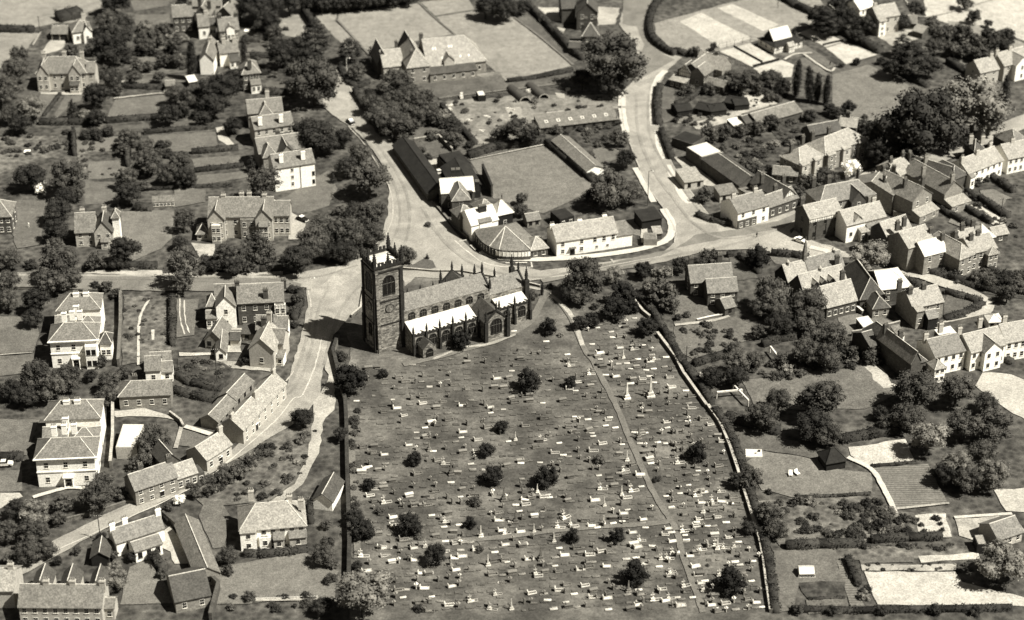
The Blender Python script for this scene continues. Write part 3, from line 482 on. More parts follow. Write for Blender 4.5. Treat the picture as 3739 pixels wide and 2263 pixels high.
# ================================================================= THE CHURCH
def church():
    q = G('E 295 1090')[0]; root = tag(empty('parish_church', (q.x, q.y, 0), R(29)), 'soot blackened stone parish church with pinnacled square west tower in its churchyard', 'church')
    LM.append(('the church', q+Vector((12, 14, 0))))
    ST = 'stone'
    def arch(parent, u, v, z, w_, h_, rz=0, lights=3, name='window'):
        b = MB(); hw = w_/2; pts = []
        for i in range(9):
            t = i/8; an = math.pi*t; pts.append((hw*math.cos(an), -.05, h_*.62+h_*.38*math.sin(an)**.8))
        b.face([(-hw, -.05, 0), (hw, -.05, 0)]+pts, 'glass')
        pp = [(-hw, 0)]+[(hw, 0)]+[(p[0], p[2]) for p in pts]
        for i in range(len(pp)):
            a, c = pp[i], pp[(i+1) % len(pp)]
            if a != c: b.bar((a[0], -.08, a[1]), (c[0], -.08, c[1]), .12, 'bstone')
        for i in range(1, lights): x = -hw+w_*i/lights; b.bar((x, -.08, 0), (x, -.08, h_*.85), .06, 'wallst')
        b.bar((-hw, -.08, h_*.6), (hw, -.08, h_*.6), .05, 'wallst')
        return b.build(name, parent).__setattr__('location', (u, v, z)) or COL.objects[-1]
    def awin(parent, u, v, z, w_, h_, rz=0, lights=3):
        arch(parent, u, v, z, w_, h_, 0, lights); o = COL.objects[-1]; o.rotation_euler = (0, 0, rz); return o
    pm = MB(); pm.cone((0, 0), .36, 0, 1.3, 'bstone', .34, 4, R(45)); pm.cone((0, 0), .5, 1.2, 1.4, 'bstone', .45, 4, R(45)); pm.cone((0, 0), .42, 1.4, 3.6, 'bstone', .05, 8)
    for z in (1.9, 2.4, 2.9): pm.cone((0, 0), .42-(z-1.4)*.14, z, z+.12, 'bstone', .5-(z-1.4)*.14, 8)
    pm.cone((0, 0), .16, 3.5, 3.8, 'bstone', .1, 6); PIN = pm.mesh('pinnacle')
    def pin(parent, u, v, z, s=1.0): return child('pinnacle', PIN, parent, (u, v, z), 0, (s*1.1, s*1.1, s))
    # tower
    b = MB(); b.box(0, 0, 0, 8, 8, 26, ST)
    for z, o in ((0, .35), (8.2, .16), (15.4, .16), (24.6, .28)): b.box(-o, -o, z, 8+o, 8+o, z+(1.2 if z == 0 else .35), 'bstone' if z else ST)
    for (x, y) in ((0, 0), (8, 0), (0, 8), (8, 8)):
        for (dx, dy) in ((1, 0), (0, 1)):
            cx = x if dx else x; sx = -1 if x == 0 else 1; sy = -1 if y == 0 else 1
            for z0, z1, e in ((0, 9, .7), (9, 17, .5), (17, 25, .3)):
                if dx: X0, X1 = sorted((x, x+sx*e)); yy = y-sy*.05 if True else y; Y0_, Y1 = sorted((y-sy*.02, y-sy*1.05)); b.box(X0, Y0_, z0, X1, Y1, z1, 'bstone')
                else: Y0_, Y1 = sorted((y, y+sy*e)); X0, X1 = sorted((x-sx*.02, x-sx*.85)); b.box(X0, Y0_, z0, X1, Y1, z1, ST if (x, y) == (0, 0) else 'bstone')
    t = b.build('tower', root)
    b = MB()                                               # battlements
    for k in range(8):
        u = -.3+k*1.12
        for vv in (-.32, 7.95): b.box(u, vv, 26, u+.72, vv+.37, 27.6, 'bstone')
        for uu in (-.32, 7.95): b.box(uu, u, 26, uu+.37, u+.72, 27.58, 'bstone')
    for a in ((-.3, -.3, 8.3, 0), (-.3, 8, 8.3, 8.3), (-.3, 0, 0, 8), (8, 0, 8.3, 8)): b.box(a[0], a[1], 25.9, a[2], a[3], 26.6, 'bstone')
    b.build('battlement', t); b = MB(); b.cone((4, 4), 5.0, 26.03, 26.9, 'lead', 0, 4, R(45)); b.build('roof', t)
    for u in (0, 4, 8):
        for v in (0, 4, 8):
            if (u, v) != (4, 4): pin(t, u, v, 26.2, 1.35 if u != 4 and v != 4 else 1.05)
    for rz, f in ((0, lambda a: (a, 0)), (R(90), lambda a: (8, a)), (R(-90), lambda a: (0, a)), (R(180), lambda a: (a, 8))):
        x, y = f(4); n = {0: (0, -.05)}.get(rz, (0, 0)); awin(t, x, y, 17.4, 3.5, 5.8, rz, 3)
        if rz in (0, R(90), R(-90)): awin(t, x, y, 4.0 if rz else 2.6, 1.9, 3.6, rz, 2) if rz else None
    b = MB(); b.cone((0, 0), 1.35, 0, .12, 'bstone', 1.35, 24); b.cone((0, 0), 1.1, .12, .16, 'wallst', 1.1, 24)
    b.bar((0, 0, .18), (0, .85, .18), .05, 'line'); b.bar((0, 0, .19), (.5, -.25, .19), .05, 'line'); c = b.mesh('clock_face')
    for loc, rot in (((4, 0, 13), (R(90), 0, 0)), ((8, 4, 13), (R(90), 0, R(90))), ((0, 4, 13), (R(90), 0, R(-90)))):
        o = child('clock_face', c, t, loc); o.rotation_euler = rot
    # nave and chancel
    def mass(nm, u0, u1, v0, v1, h, rise, roof='g', rf='slate', wall=ST):
        bw, br = MB(), MB(); gable(bw, br, u0, u1, v0, v1, h, roof, rise, wall, rf, .05, rz_=False); wo = bw.build(nm, root); br.build('roof', wo); return wo
    nv = mass('nave', 8, 34.5, -.2, 8.6, 10.8, 2.9)
    for k in range(7):
        for vv, rz in ((-.2, 0), (8.6, R(180))): awin(nv, 10.4+k*3.55, vv, 8.1, 1.9, 2.0, rz, 3)
    for u in (34.5,): 
        b = MB()
        for s_ in (1, -1): b.bar((u, 4.2+s_*4.6, 10.9), (u, 4.2, 14.0), .3, 'bstone')
        b.build('gable_coping', nv)
    pin(nv, 34.5, 4.2, 13.8, .9); pin(nv, 34.5, -.3, 10.9, .9); pin(nv, 34.5, 8.7, 10.9, .9)
    chn = mass('chancel', 34.5, 46, .2, 8.2, 8.4, 2.8)
    b = MB()
    for s_ in (1, -1): b.bar((46, 4.2+s_*4.3, 8.4), (46, 4.2, 11.6), .3, 'bstone')
    b.build('gable_coping', chn); pin(chn, 46, 4.2, 11.3, .8)
    awin(chn, 46, 4.2, 3.2, 3.4, 5.4, R(90), 5)
    for v in (0, 8.4):
        b = MB(); b.box(45.6, v-.6, 0, 46.9, v+.6, 10.4, 'bstone'); b.build('buttress', chn); pin(chn, 46.2, v, 10.3, 1.1)
    # aisles: parapet, buttresses, windows, lead lean-to roofs
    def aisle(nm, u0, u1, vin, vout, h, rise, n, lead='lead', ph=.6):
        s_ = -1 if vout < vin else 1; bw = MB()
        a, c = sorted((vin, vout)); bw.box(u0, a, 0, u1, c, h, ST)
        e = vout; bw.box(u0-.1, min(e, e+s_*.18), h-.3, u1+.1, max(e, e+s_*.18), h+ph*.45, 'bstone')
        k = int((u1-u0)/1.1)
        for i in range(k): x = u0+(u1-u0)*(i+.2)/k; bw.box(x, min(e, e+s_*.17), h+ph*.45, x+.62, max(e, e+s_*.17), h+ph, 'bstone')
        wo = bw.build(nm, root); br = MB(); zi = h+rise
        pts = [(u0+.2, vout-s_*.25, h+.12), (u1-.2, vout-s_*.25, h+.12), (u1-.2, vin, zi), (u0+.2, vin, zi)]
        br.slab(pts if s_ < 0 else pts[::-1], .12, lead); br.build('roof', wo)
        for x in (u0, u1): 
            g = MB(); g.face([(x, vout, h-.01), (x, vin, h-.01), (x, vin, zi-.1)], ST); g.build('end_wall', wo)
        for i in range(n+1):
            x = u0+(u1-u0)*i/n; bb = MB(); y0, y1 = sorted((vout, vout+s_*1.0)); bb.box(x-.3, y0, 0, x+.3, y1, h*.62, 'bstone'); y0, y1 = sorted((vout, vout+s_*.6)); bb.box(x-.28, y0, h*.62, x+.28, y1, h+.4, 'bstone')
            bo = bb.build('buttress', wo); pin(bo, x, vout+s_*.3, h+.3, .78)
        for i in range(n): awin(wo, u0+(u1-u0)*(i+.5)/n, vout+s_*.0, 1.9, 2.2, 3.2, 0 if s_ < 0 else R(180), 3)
        return wo
    aisle('south_aisle', 8, 28.0, -.2, -5.6, 6.0, 1.7, 5); aisle('north_aisle', 8, 28.0, 8.6, 13.4, 6.0, 1.5, 5)
    aisle('chancel_aisle', 35.2, 45.0, .2, -4.0, 5.9, 1.2, 2); aisle('chancel_aisle', 35.2, 43.0, 8.2, 12.4, 5.9, 1.2, 2)
    for vs, nm in ((-1, 'south_transept'), (1, 'north_transept')):
        v0, v1 = (-9.3, -.2) if vs < 0 else (8.6, 16.8)
        tr = mass(nm, 28.2, 35.0, v0, v1, 5.9, 3.1, 'x', 'dslate'); vo = v0 if vs < 0 else v1
        b = MB()
        for s_ in (1, -1): b.bar((31.6+s_*3.7, vo, 6.0), (31.6, vo, 9.4), .28, 'bstone')
        b.build('gable_coping', tr); pin(tr, 31.6, vo, 9.2, .8)
        awin(tr, 31.6, vo, 2.2, 3.3, 4.6, 0 if vs < 0 else R(180), 4)
        for u in (28.2, 35.0):
            b = MB(); b.box(u-.5, min(vo, vo+vs*.8), 0, u+.5, max(vo, vo+vs*.8), 6.6, 'bstone'); bo = b.build('buttress', tr); pin(bo, u, vo+vs*.4, 6.5, .95)
    po = mass('porch', 9.3, 13.2, -9.0, -5.6, 3.0, 2.0, 'x', 'dslate'); awin(po, 11.25, -9.0, 0, 2.0, 3.0, 0, 1)
church()
# ================================================================= HOUSES AND OTHER BUILDINGS
T_ = 'timber'
H('white_house', 'small white house with gabled roof beside the double garage at the far field', 'A 530 235 668 218', 4.6, 8, 'gh', 2.6, 'white', 'slate', (2, 1), ch=[(.75, .8)], wings=[(.55, .95, -1, 4, 4.6, 'x', 2.2, None, None, (1, 1))], lm='the white house by the far field')
H('double_garage', 'low pale garage with two open doors at the end of a drive', 'A 375 245 497 245', 2.6, 7, 'g', 1.6, 'cream', 'slate', None, cat='garage', wings=[(.05, .45, -.06, .1, 2.0, 'f', 0, 'dark', 'bslate', None), (.52, .93, -.06, .1, 2.0, 'f', 0, 'dark', 'bslate', None)])  # thin dark panels paint the shade inside the two open doors
H('villa', 'large gabled Victorian villa with pale stone front and three chimneys left of the top orchard', 'A 265 533 628 528', 6.4, 9, 'gh', 4, 'cream', 'slate', (7, 2), 2, ch=[(.12, .7), (.52, .8), (.88, .75)], lm='the twin gabled villa', ww=1.0,
  wings=[(.02, .25, -1.3, 5, 6.4, 'x', 3.2, None, None, (2, 2)), (.66, .9, -1.6, 5, 6.4, 'x', 3.2, None, None, (2, 2)), (.68, .86, -3, -1.6, 3, 'm', .8, None, 'dslate', (2, 1)), (1, 1.17, .5, 7, 6.2, 'g', 2.5, 'cream', None, (1, 2))])
H('gable_house', 'tall narrow house with blank white gable end', 'A 1458 436 1558 436', 5.6, 15, 'x', 2.6, 'white', 'slate', None, sw=3, ch=[(.5, .7)], lm='the white gable end', cm='cream')
H('white_house', 'white sided house right of the blank white gable', 'A 1605 388 1745 374', 5.2, 9, 'g', 2.6, 'white', 'slate', None, ch=[(.3, .4), (.85, .4)], wings=[(.45, .95, -3, 0, 3, 'm', 1.5, None, 'dslate', (2, 1))])
H('white_house', 'white walled house half hidden behind tall dark conifers', 'A 1450 192 1528 186', 5, 8, 'g', 3, 'white', 'slate', (1, 1), ch=[(.8, .5)], wings=[(1, 1.6, 1, 7, 4.6, 'g', 2, 'cream', 'dslate', (2, 1))])
H('terrace_house', 'house with pale dormers in a slate roof between back gardens', 'A 1605 225 1745 212', 5, 9, 'g', 3.2, 'lbrick', 'slate', (3, 2), 1, ch=[(.1, .5), (.98, .5)], wings=[(.35, .75, -.4, 3, 5.8, 'x', 1, 'white', None, (2, 1))])
H('brick_house', 'dark brick house with pale hipped roof by a slim conifer', 'A 1262 122 1402 114', 6.5, 7, 'g', 3, 'brick', 'slate', (3, 2), ch=[(.95, .5)])
H('gabled_house', 'dark gabled house squeezed behind the brick house', 'A 1420 108 1530 112', 6, 9, 'x', 3.2, 'brick', 'slate', (2, 2), ch=[(.2, .5), (.9, .3)])
H('gabled_house', 'slate roofed house between the dark gabled house and the top hedge', 'A 1580 100 1690 112', 5.5, 9, 'x', 3, 'brick', 'slate', (2, 1), ch=[(.5, .6)])
H('pale_house', 'pale rendered house at the very top of the row of back gardens', 'A 1400 42 1612 36', 5.6, 8, 'g', 3, 'cream', 'slate', (5, 1), ch=[(.1, .5), (.9, .5)])
H('bay_house', 'tall house with white bay front half hidden behind dark trees', 'A 1770 542 1900 528', 6.6, 10, 'gh', 3, 'brick', 'slate', (3, 2), ch=[(.45, .1), (.5, .6)], wings=[(.4, .95, -2.5, 0, 3.4, 'm', 1, 'white', None, (2, 1))], lm='the bay fronted house')
H('gabled_house', 'slate roofed house with crossing gables above the cream fronted house', 'A 1812 828 2065 806', 5.6, 8, 'g', 3, 'lbrick', 'slate', None, 1, ch=[(.62, .7, 8)], wings=[(.3, .7, -2.5, 4, 5.6, 'xh', 3, None, None, None)], cm='cream')
H('cream_house', 'broad cream fronted house with tall pale chimneys right of a row of lawns', 'A 1860 945 2142 905', 6.4, 8, 'g', 2.6, 'cream', 'slate', (5, 2), ch=[(.16, .1, 7.5), (.7, .1, 7.5)], wings=[(.55, .9, -1.2, 0, 3.2, 'm', .8, None, 'dslate', (2, 1))], lm='the cream fronted house', cm='white')
H('gabled_house', 'dark slate roofed house with three crossing gables behind the tall white house', 'A 1892 1120 2222 1075', 6, 9, 'g', 3.2, 'lbrick', 'slate', None, ch=[(.5, .6)], wings=[(.05, .35, -3, 3, 6, 'xh', 3, None, None, None), (.4, .75, -3.5, 4, 6, 'x', 3, None, 'dslate', None)])
H('tall_white_house', 'tall whitewashed three storey house with long shadowless side wall', 'A 2003 1228 2297 1184', 8.2, 8, 'g', 2.8, 'white', 'slate', None, 1, ch=[(.2, .15, 9.4, 2), (.74, .15, 9.4, 4)], cm='white', lm='the tall white house')
hh = COL.objects
w_ = [o for o in COL.objects if o.name.startswith('tall_white_house')][0]
for z in (1.3, 3.6, 6.0): child('window', WIN['white'], w_, (5.6, 0, z), 0, (1.0, 1, 1.3))
for z in (1.0, 3.8): child('window', WIN['dark'], w_, (12.3, 0, z), 0, (.9, 1, 1.4))
b = MB(); b.bar((8.2, -.12, 0), (8.2, -.12, 8), .09, 'dframe'); b.build('drainpipe', w_)
H('double_villa', 'long double fronted villa with two timbered gables and bay windows', 'D 1520 92 1990 88', 7.2, 11, 'g', 3.6, 'cream', 'slate', (6, 2), 2, ch=[(.22, .5), (.5, .6), (.62, .6), (.86, .5)], lm='the double fronted villa',
  wings=[(0, .26, -2, 5, 7.2, 'x', 3, None, None, (2, 2)), (.74, 1, -2, 5, 7.2, 'x', 3, None, None, (2, 2)), (.06, .2, -3.4, -2, 5.6, 'f', 0, 'cream', 'lead', (2, 2)), (.8, .94, -3.4, -2, 5.6, 'm', .8, 'cream', None, (2, 2)), (.5, .74, -1, 0, 6.4, 'f', 0, 'lbrick', 'slate', (2, 2)), (1, 1.26, 1, 8, 7, 'g', 3, 'cream', None, (3, 2))])
H('summer_house', 'small pale pyramid roofed garden house left of the double villa', 'D 1437 217 1522 214', 2.4, 5.5, 'h', 2, 'cream', 'slate', (2, 1), cat='garden house')
H('cottage', 'gabled stone cottage with white chimney wall on its own lawn', 'D 548 205 692 199', 5, 9, 'g', 4, 'cream', 'slate', (2, 2), 1, ch=[(.35, .6), (1.45, .7)], lm='the gabled cottage', cm='cream',
  wings=[(.98, 1.9, -1, 8, 5, 'x', 3.6, None, 'dslate', (2, 2)), (1.9, 2.25, 2, 5.5, 8.5, 'xh', 1.5, 'white', None, None), (1.3, 1.7, -2.2, -1, 2.6, 'm', .7, 'cream', None, (1, 1))])
H('brick_house', 'hipped brick house cut by the left edge of the picture', 'D -130 92 78 86', 6.2, 9, 'h', 3.4, 'brick', 'slate', (4, 2), 2, ch=[(.5, .5)])
def villa(name, label, s, lm, depth):
    r = H(name, label, s, 8.4, 8.5, 'h', 2.8, 'white', 'slate', (3, 2), 2, ch=[(.28, .9, 10), (.45, .98, 10), (.62, .98, 10)], cm='white', lm=lm, o=.6,
      wings=[(.02, .44, 10.5, depth-9, 6.4, 'g', 2, None, 'slate', None), (.5, .98, 9, depth-10, 6.6, 'h', 2, None, 'slate', (2, 2)), (.02, .98, depth-8.5, depth, 8.2, 'h', 2.8, None, 'slate', None),
             (.44, .5, 8.5, depth-8.5, 4.5, 'f', 0, None, 'slate', None)])
    for cu, cv in ((.4, depth-5), (.6, depth-5), (.45, 13)):
        chimney(r, cu*13.5, cv, 8.6, 3.2, 'white', 1.5, .8, 4)
    return r
v1 = villa('white_villa', 'big white stucco villa in pairs of hipped roofs, the upper of two', 'D 362 1000 700 984', 'the upper white villa', 25)
v2 = villa('white_villa', 'big white stucco villa with a carriage sweep before its door, the lower of two', 'G 258 368 686 350', 'the lower white villa', 26)
for v_, W_ in ((v1, 12.6), (v2, 14.6)):
    b = MB(); b.box(-.15, -.18, 4.2, W_+.15, 0, 4.5, 'white', True); b.box(-.5, -.6, 8.05, W_+.5, -.05, 8.38, 'white', True); b.build('string_course', v_)
    b = MB(); b.box(W_*.42, -1.4, 3.0, W_*.6, 0, 3.4, 'white', True)
    for x in (W_*.44, W_*.58): b.bar((x, -1.2, 0), (x, -1.2, 3), .16, 'white', n=8)
    b.build('porch', v_); child('door', DOOR, v_, (W_*.51, -.02, .05), 0, (1.2, 1.4, 2.4))
b = MB(); gable(b, b, 12.6, 15.6, 3, 8, 5.2, 'h', 2, 'white', 'dslate'); gable(b, b, 9.2, 12.2, -1.6, .2, 6.8, 'f', 0, 'white', 'lead'); b.build('bay_wing', v1)
winrow(v1, 2, 2, 9.3, 12.1, -1.6, 6.8, kind='dark'); winrow(v1, 2, 1, 12.8, 15.4, 3, 5.2)
H('outhouse', 'small white outhouse with a lower dark wing against the long garden wall', 'D 1060 1213 1172 1207', 4.4, 6, 'g', 2.4, 'white', 'slate', (1, 1), cat='outhouse', wings=[(1, 1.75, .8, 5, 3.2, 'g', 1.8, 'white', 'slate', (1, 1)), (.2, 1.6, 6, 10.5, 3, 'g', 1.8, 'lbrick', 'slate', None)])
H('coach_house', 'long slate roofed coach house in a gravel yard', 'D 868 1403 1245 1386', 4.2, 7, 'gl', 2.2, 'lbrick', 'slate', (4, 1), cat='coach house', ch=[(.3, .6, 5)], lm='the coach house')
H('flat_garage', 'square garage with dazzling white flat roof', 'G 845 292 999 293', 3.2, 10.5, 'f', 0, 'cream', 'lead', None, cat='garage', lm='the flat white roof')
p_ = H('inn', 'rambling brick and white house with tall chimneys at the bend of the road', 'D 1735 722 2070 706', 7.2, 8.5, 'g', 3.4, 'brick', 'slate', (4, 2), 1, ch=[(.0, .5), (.62, .1, 8), (1.02, .55, 8.6)], lm='the house at the bend',
  wings=[(.8, 1.04, -1.5, 0, 6.4, 'f', 0, T_, 'slate', (2, 2)), (-.47, -.05, -1.3, 5, 7.0, 'x', 3.0, 'white', 'slate', (1, 2)), (-.7, -.47, -1.2, 2, 3.6, 'g', 1.4, 'white', 'slate', (2, 1)), (-.68, -.46, 2, 7.5, 5.6, 'h', 2.2, 'lbrick', 'slate', None), (-.5, -.04, 4, 8, 7, 'g', 3, 'lbrick', 'slate', None)])
H('brick_cottage', 'slate roofed cottage with one chimney just below the house at the bend', 'X 940 640 1225 640', 4.4, 5.5, 'g', 2.6, 'lbrick', 'slate', None, ch=[(.4, .1, 5.0, 2), (.75, .3, 5.6, 2)], wings=[(1.0, 1.6, .3, 5.5, 4.2, 'g', 2.4, 'white', 'slate', None)])
H('gabled_house', 'pale gabled house with one arched window beside the curving road', 'X 835 925 1190 955', 6.0, 9.5, 'x', 3.2, 'cream', 'pslate', (1, 1), 2, ch=[(.5, 1.0, 9.4)], lm='the arched window house', wings=[(.35, 1.22, 4.5, 10.5, 5.6, 'g', 2.6, 'cream', 'slate', None), (1.0, 1.3, 2, 5, 2.6, 'm', .8, 'white', 'slate', (1, 1))])
H('barn', 'steep slate barn at the left of the walled yard', 'X 190 790 440 815', 3.0, 8, 'x', 2.6, 'lbrick', 'slate', (2, 1), cat='barn', kind='dark')
H('lean_to', 'long narrow white ended lean-to in the walled yard', 'X 350 990 500 985', 2.6, 14, 'x', 1.4, 'white', 'slate', (1, 1), cat='outhouse', kind='dark')
H('yard_shed', 'low dark roofed shed at the back of the walled yard', 'X 735 710 1000 715', 2.4, 4, 'm', .8, 'lbrick', 'dslate', (2, 1), cat='shed', kind='dark')
H('yard_shed', 'small pale walled wash house in the middle of the walled yard', 'X 560 800 700 800', 2.2, 5, 'g', 1, 'cream', 'dslate', None, cat='shed')
H('row_cottages', 'row of cottages with pale slate roof and bright front facing the road', 'G 1774 160 2088 -180', 4.6, 6.5, 'g', 2.6, 'cream', 'pslate', (7, 2), 0, ch=[(.02, .5), (.5, .4), (.98, .5)], lm='the roadside cottage row', cat='cottages', door=.3, ww=.9)
H('long_shed', 'narrow open fronted shed behind the cottage row, the lower of two', 'G 1590 100 1722 -42', 2.8, 5, 'g', 1.6, 'lbrick', 'slate', (3, 1), cat='shed', kind='dark')
H('long_shed', 'narrow open fronted shed behind the cottage row, the upper of two', 'D 1722 1430 1850 1292', 2.8, 5, 'g', 1.6, 'lbrick', 'slate', (3, 1), cat='shed', kind='dark')
H('cottage', 'small roadside cottage with pale roof and leaning dark gable', 'G 1508 378 1690 262', 3.9, 7, 'g', 2.4, 'cream', 'pslate', (3, 1), 0, ch=[(.98, .5)], door=.55, lm='the small roadside cottage')
H('long_cottage', 'long stone cottage hugging the road with small white framed windows', 'G 986 600 1292 497', 4.9, 6.5, 'g', 2.6, 'lbrick', 'slate', (4, 2), 0, ch=[(.3, .55), (.96, .5)], lm='the long roadside cottage', door=.62, wings=[(1, 1.5, .3, 6, 3.9, 'g', 2.2, None, 'pslate', (3, 1)), (1.5, 1.68, .6, 4.5, 2.8, 'f', 0, 'brick', 'dslate', (1, 1)), (.95, 1.35, 6, 13.5, 4.6, 'x', 2.6, 'brick', 'dslate', None)])
H('semi_detached_house', 'hipped roof semi-detached pair with white bays facing a front lawn', 'G 1752 892 2232 852', 5.2, 9.5, 'h', 3.8, 'white', 'pslate', (7, 2), 2, ch=[(.2, .95), (.78, .6), (.95, .4)], lm='the front semi-detached pair', kind='multi', ww=1.2,
  wings=[(.0, .24, -1.2, 0, 5.2, 'm', .2, 'white', 'pslate', (1, 2)), (.28, .46, -.9, 0, 2.9, 'f', 0, 'white', 'dslate', (1, 1)), (.5, .66, -1.6, 0, 2.9, 'm', .9, 'cream', 'slate', (1, 1)), (.74, 1, -1.4, 0, 2.9, 'm', .9, 'cream', 'slate', (1, 1))], door=.37)
H('garage', 'tall ridged garage with one dark roof slope right of the semi-detached pair', 'G 2285 664 2425 684', 2.8, 9, 'x', 1.9, 'white', 'dslate', None, cat='garage')
H('old_cottage', 'old stable cottage along the road with mottled roof and whitewashed yard side', 'G 848 982 1196 870', 4.0, 5, 'g', 2.2, 'white', 'slate', (2, 1), 0, ch=[(.02, .5), (.3, .6), (.98, .5)], lm='the whitewashed yard', kind='dark', cm='white', wings=[(.24, .8, -4.5, 0, 3.2, 'g', 1.2, 'white', 'slate', (3, 1))])
H('long_barn', 'long narrow barn with one dark and one pale slope beside the whitewashed yard', 'G 1600 1195 1440 815', 3.2, 5.2, 'g', 2.0, 'lbrick', 'slate', (5, 1), 1, cat='barn', lm='the long barn', kind='dark')
H('barn', 'wide barn with mossy ridge standing at the foot of the long barn', 'G 1280 1412 1535 1360', 3.4, 11, 'g', 3, 'lbrick', 'dslate', (2, 1), 0, cat='barn')
H('row_cottages', 'bottom terrace with long plain slate roof cut by the lower picture edge', 'G 135 1447 740 1452', 5.2, 8, 'g', 3, 'cream', 'slate', (8, 2), 0, ch=[(.31, .5), (.63, .5), (.99, .5)], cat='terrace', cm='cream', lm='the bottom terrace',
  wings=[(.06, .28, 8, 14, 4.2, 'x', 2, 'cream', 'dslate', None), (.4, .62, 8, 14, 4.2, 'x', 2, 'cream', 'dslate', None), (.76, .95, 8, 14, 4.2, 'x', 2, 'white', 'dslate', None), (1, 1.12, 2, 6, 3.4, 'g', 1.2, 'cream', 'slate', (1, 1))])
H('pale_house', 'pale flat topped house in the bottom left corner', 'G -260 1330 95 1330', 5, 9, 'g', 2.6, 'cream', 'pslate', None, ch=[(.9, .5)])
H('shed', 'dark roofed garden shed beside the utility pole', 'G 665 1090 792 1085', 2.6, 6, 'x', 1.4, 'dark', 'dslate', None, cat='shed')
# school and the yards right of the middle road
H('school', 'large low schoolhouse with sweeping slate roof and crossing gables beside its playing field', 'B 658 484 1085 438', 4.6, 15, 'gr', 7, 'lbrick', 'pslate', None, 0, ch=[(.02, .75, 9.5)], lm='the school', cat='school', kind='multi', cm='brick',
  wings=[(0, .8, -4, 0, 3.2, 'm', 1.2, 'lbrick', 'dslate', (5, 1)), (-.38, 0, -3.5, 13, 6.6, 'xh', 5, 'lbrick', 'pslate', (2, 2)), (-.72, -.38, 2, 13, 5.2, 'g', 4, 'cream', 'pslate', (3, 1)), (.28, .45, -.6, 5, 6.2, 'x', 1.8, 'cream', 'slate', (1, 1)), (-.78, -.6, 6, 17, 5.2, 'x', 4.5, 'brick', 'slate', None), (-.3, -.05, 13, 19, 6, 'x', 5, 'brick', 'dslate', None)])
s_ = [o for o in COL.objects if o.name == 'school'][0]
winrow(s_, 2, 1, 16.3, 19.5, 0, 4.4, kind='multi')
b = MB()
for (u, v) in ((2.8, 4.2), (3.7, 4.2), (8.6, 4.4), (9.5, 4.4), (5.5, 1.4), (12, 1.4), (15, 1.4)):
    z = 4.6+7*(v/7.5)+.2; b.slab([(u, v, z), (u+.6, v, z), (u+.6, v+.7, z+.65), (u, v+.7, z+.65)], .08, 'lead')
b.build('skylight', s_)
for cu, cv, cz in ((-8, 14, 6), (-5.5, .5, 7.5)): chimney(s_, cu, cv, cz, 3.4, 'brick', .9, .8, 2)
H('long_workshop', 'long low workshop roof with a row of white skylights at the builders yard', 'B 1480 934 2052 868', 2.4, 7.5, 'm', 1.4, 'brick', 'slate', (8, 1), cat='workshop', lm='the skylight workshop', kind='dark')
s_ = [o for o in COL.objects if o.name == 'long_workshop'][0]
b = MB()
for k in range(6):
    u = 2.3+k*4.15; z = 2.7+1.4*(2.0/7.5); z2 = z+1.4*(1.5/7.5)
    for a, c in ((u, u+.3), (u+.9, u+1.2)): b.slab([(a, 2, z), (c, 2, z), (c, 3.6, z2), (a, 3.6, z2)], .08, 'lead')
    b.slab([(u, 2, z), (u+1.2, 2, z), (u+1.2, 2.3, z+.05), (u, 2.3, z+.05)], .07, 'lead'); b.slab([(u, 3.3, z2-.05), (u+1.2, 3.3, z2-.05), (u+1.2, 3.6, z2), (u, 3.6, z2)], .07, 'lead')
b.build('skylight', s_)
H('long_shed', 'long black roofed shed running beside the road to the clubhouse', 'B 816 1388 556 1035', 3.0, 7, 'g', 2.2, 'brick', 'bslate', (6, 1), 1, cat='shed', lm='the long black shed', kind='dark')
H('barn', 'black roofed barn overlooking the corner of the main bowling green', 'B 1045 1345 962 1195', 4.6, 9, 'g', 2.4, 'dark', 'bslate', None, 1, cat='barn', kind='dark')
H('flat_shed', 'black flat roofed store behind the barn at the bowling green', 'B 972 1192 888 1105', 4.2, 7, 'f', 0, 'dark', 'bslate', None, cat='store')
H('lean_to', 'pale lean-to roof on the yard side of the black barns', 'B 872 1225 788 1150', 2.6, 3, 'm', .8, 'brick', 'pslate', None, cat='lean-to')
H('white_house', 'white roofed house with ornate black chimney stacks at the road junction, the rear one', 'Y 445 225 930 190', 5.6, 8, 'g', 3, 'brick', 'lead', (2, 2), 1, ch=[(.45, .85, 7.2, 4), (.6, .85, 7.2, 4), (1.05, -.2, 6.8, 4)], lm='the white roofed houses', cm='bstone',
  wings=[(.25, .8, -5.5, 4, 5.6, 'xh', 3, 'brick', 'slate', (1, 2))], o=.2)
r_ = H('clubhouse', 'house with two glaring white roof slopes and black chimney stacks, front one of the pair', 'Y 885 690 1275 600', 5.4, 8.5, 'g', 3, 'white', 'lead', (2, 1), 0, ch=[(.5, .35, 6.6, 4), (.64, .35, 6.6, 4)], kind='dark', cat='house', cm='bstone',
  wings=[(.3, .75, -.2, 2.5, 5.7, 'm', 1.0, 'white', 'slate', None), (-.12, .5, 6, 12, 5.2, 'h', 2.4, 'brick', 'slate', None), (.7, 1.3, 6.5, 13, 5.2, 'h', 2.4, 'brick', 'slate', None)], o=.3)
H('corner_tower', 'square black walled tower room with white pyramid roof beside the white roofed houses', 'Y 1262 535 1490 485', 5.6, 5.5, 'h', 3, 'dark', 'lead', (1, 1), cat='tower room', lm='the white pyramid roof')
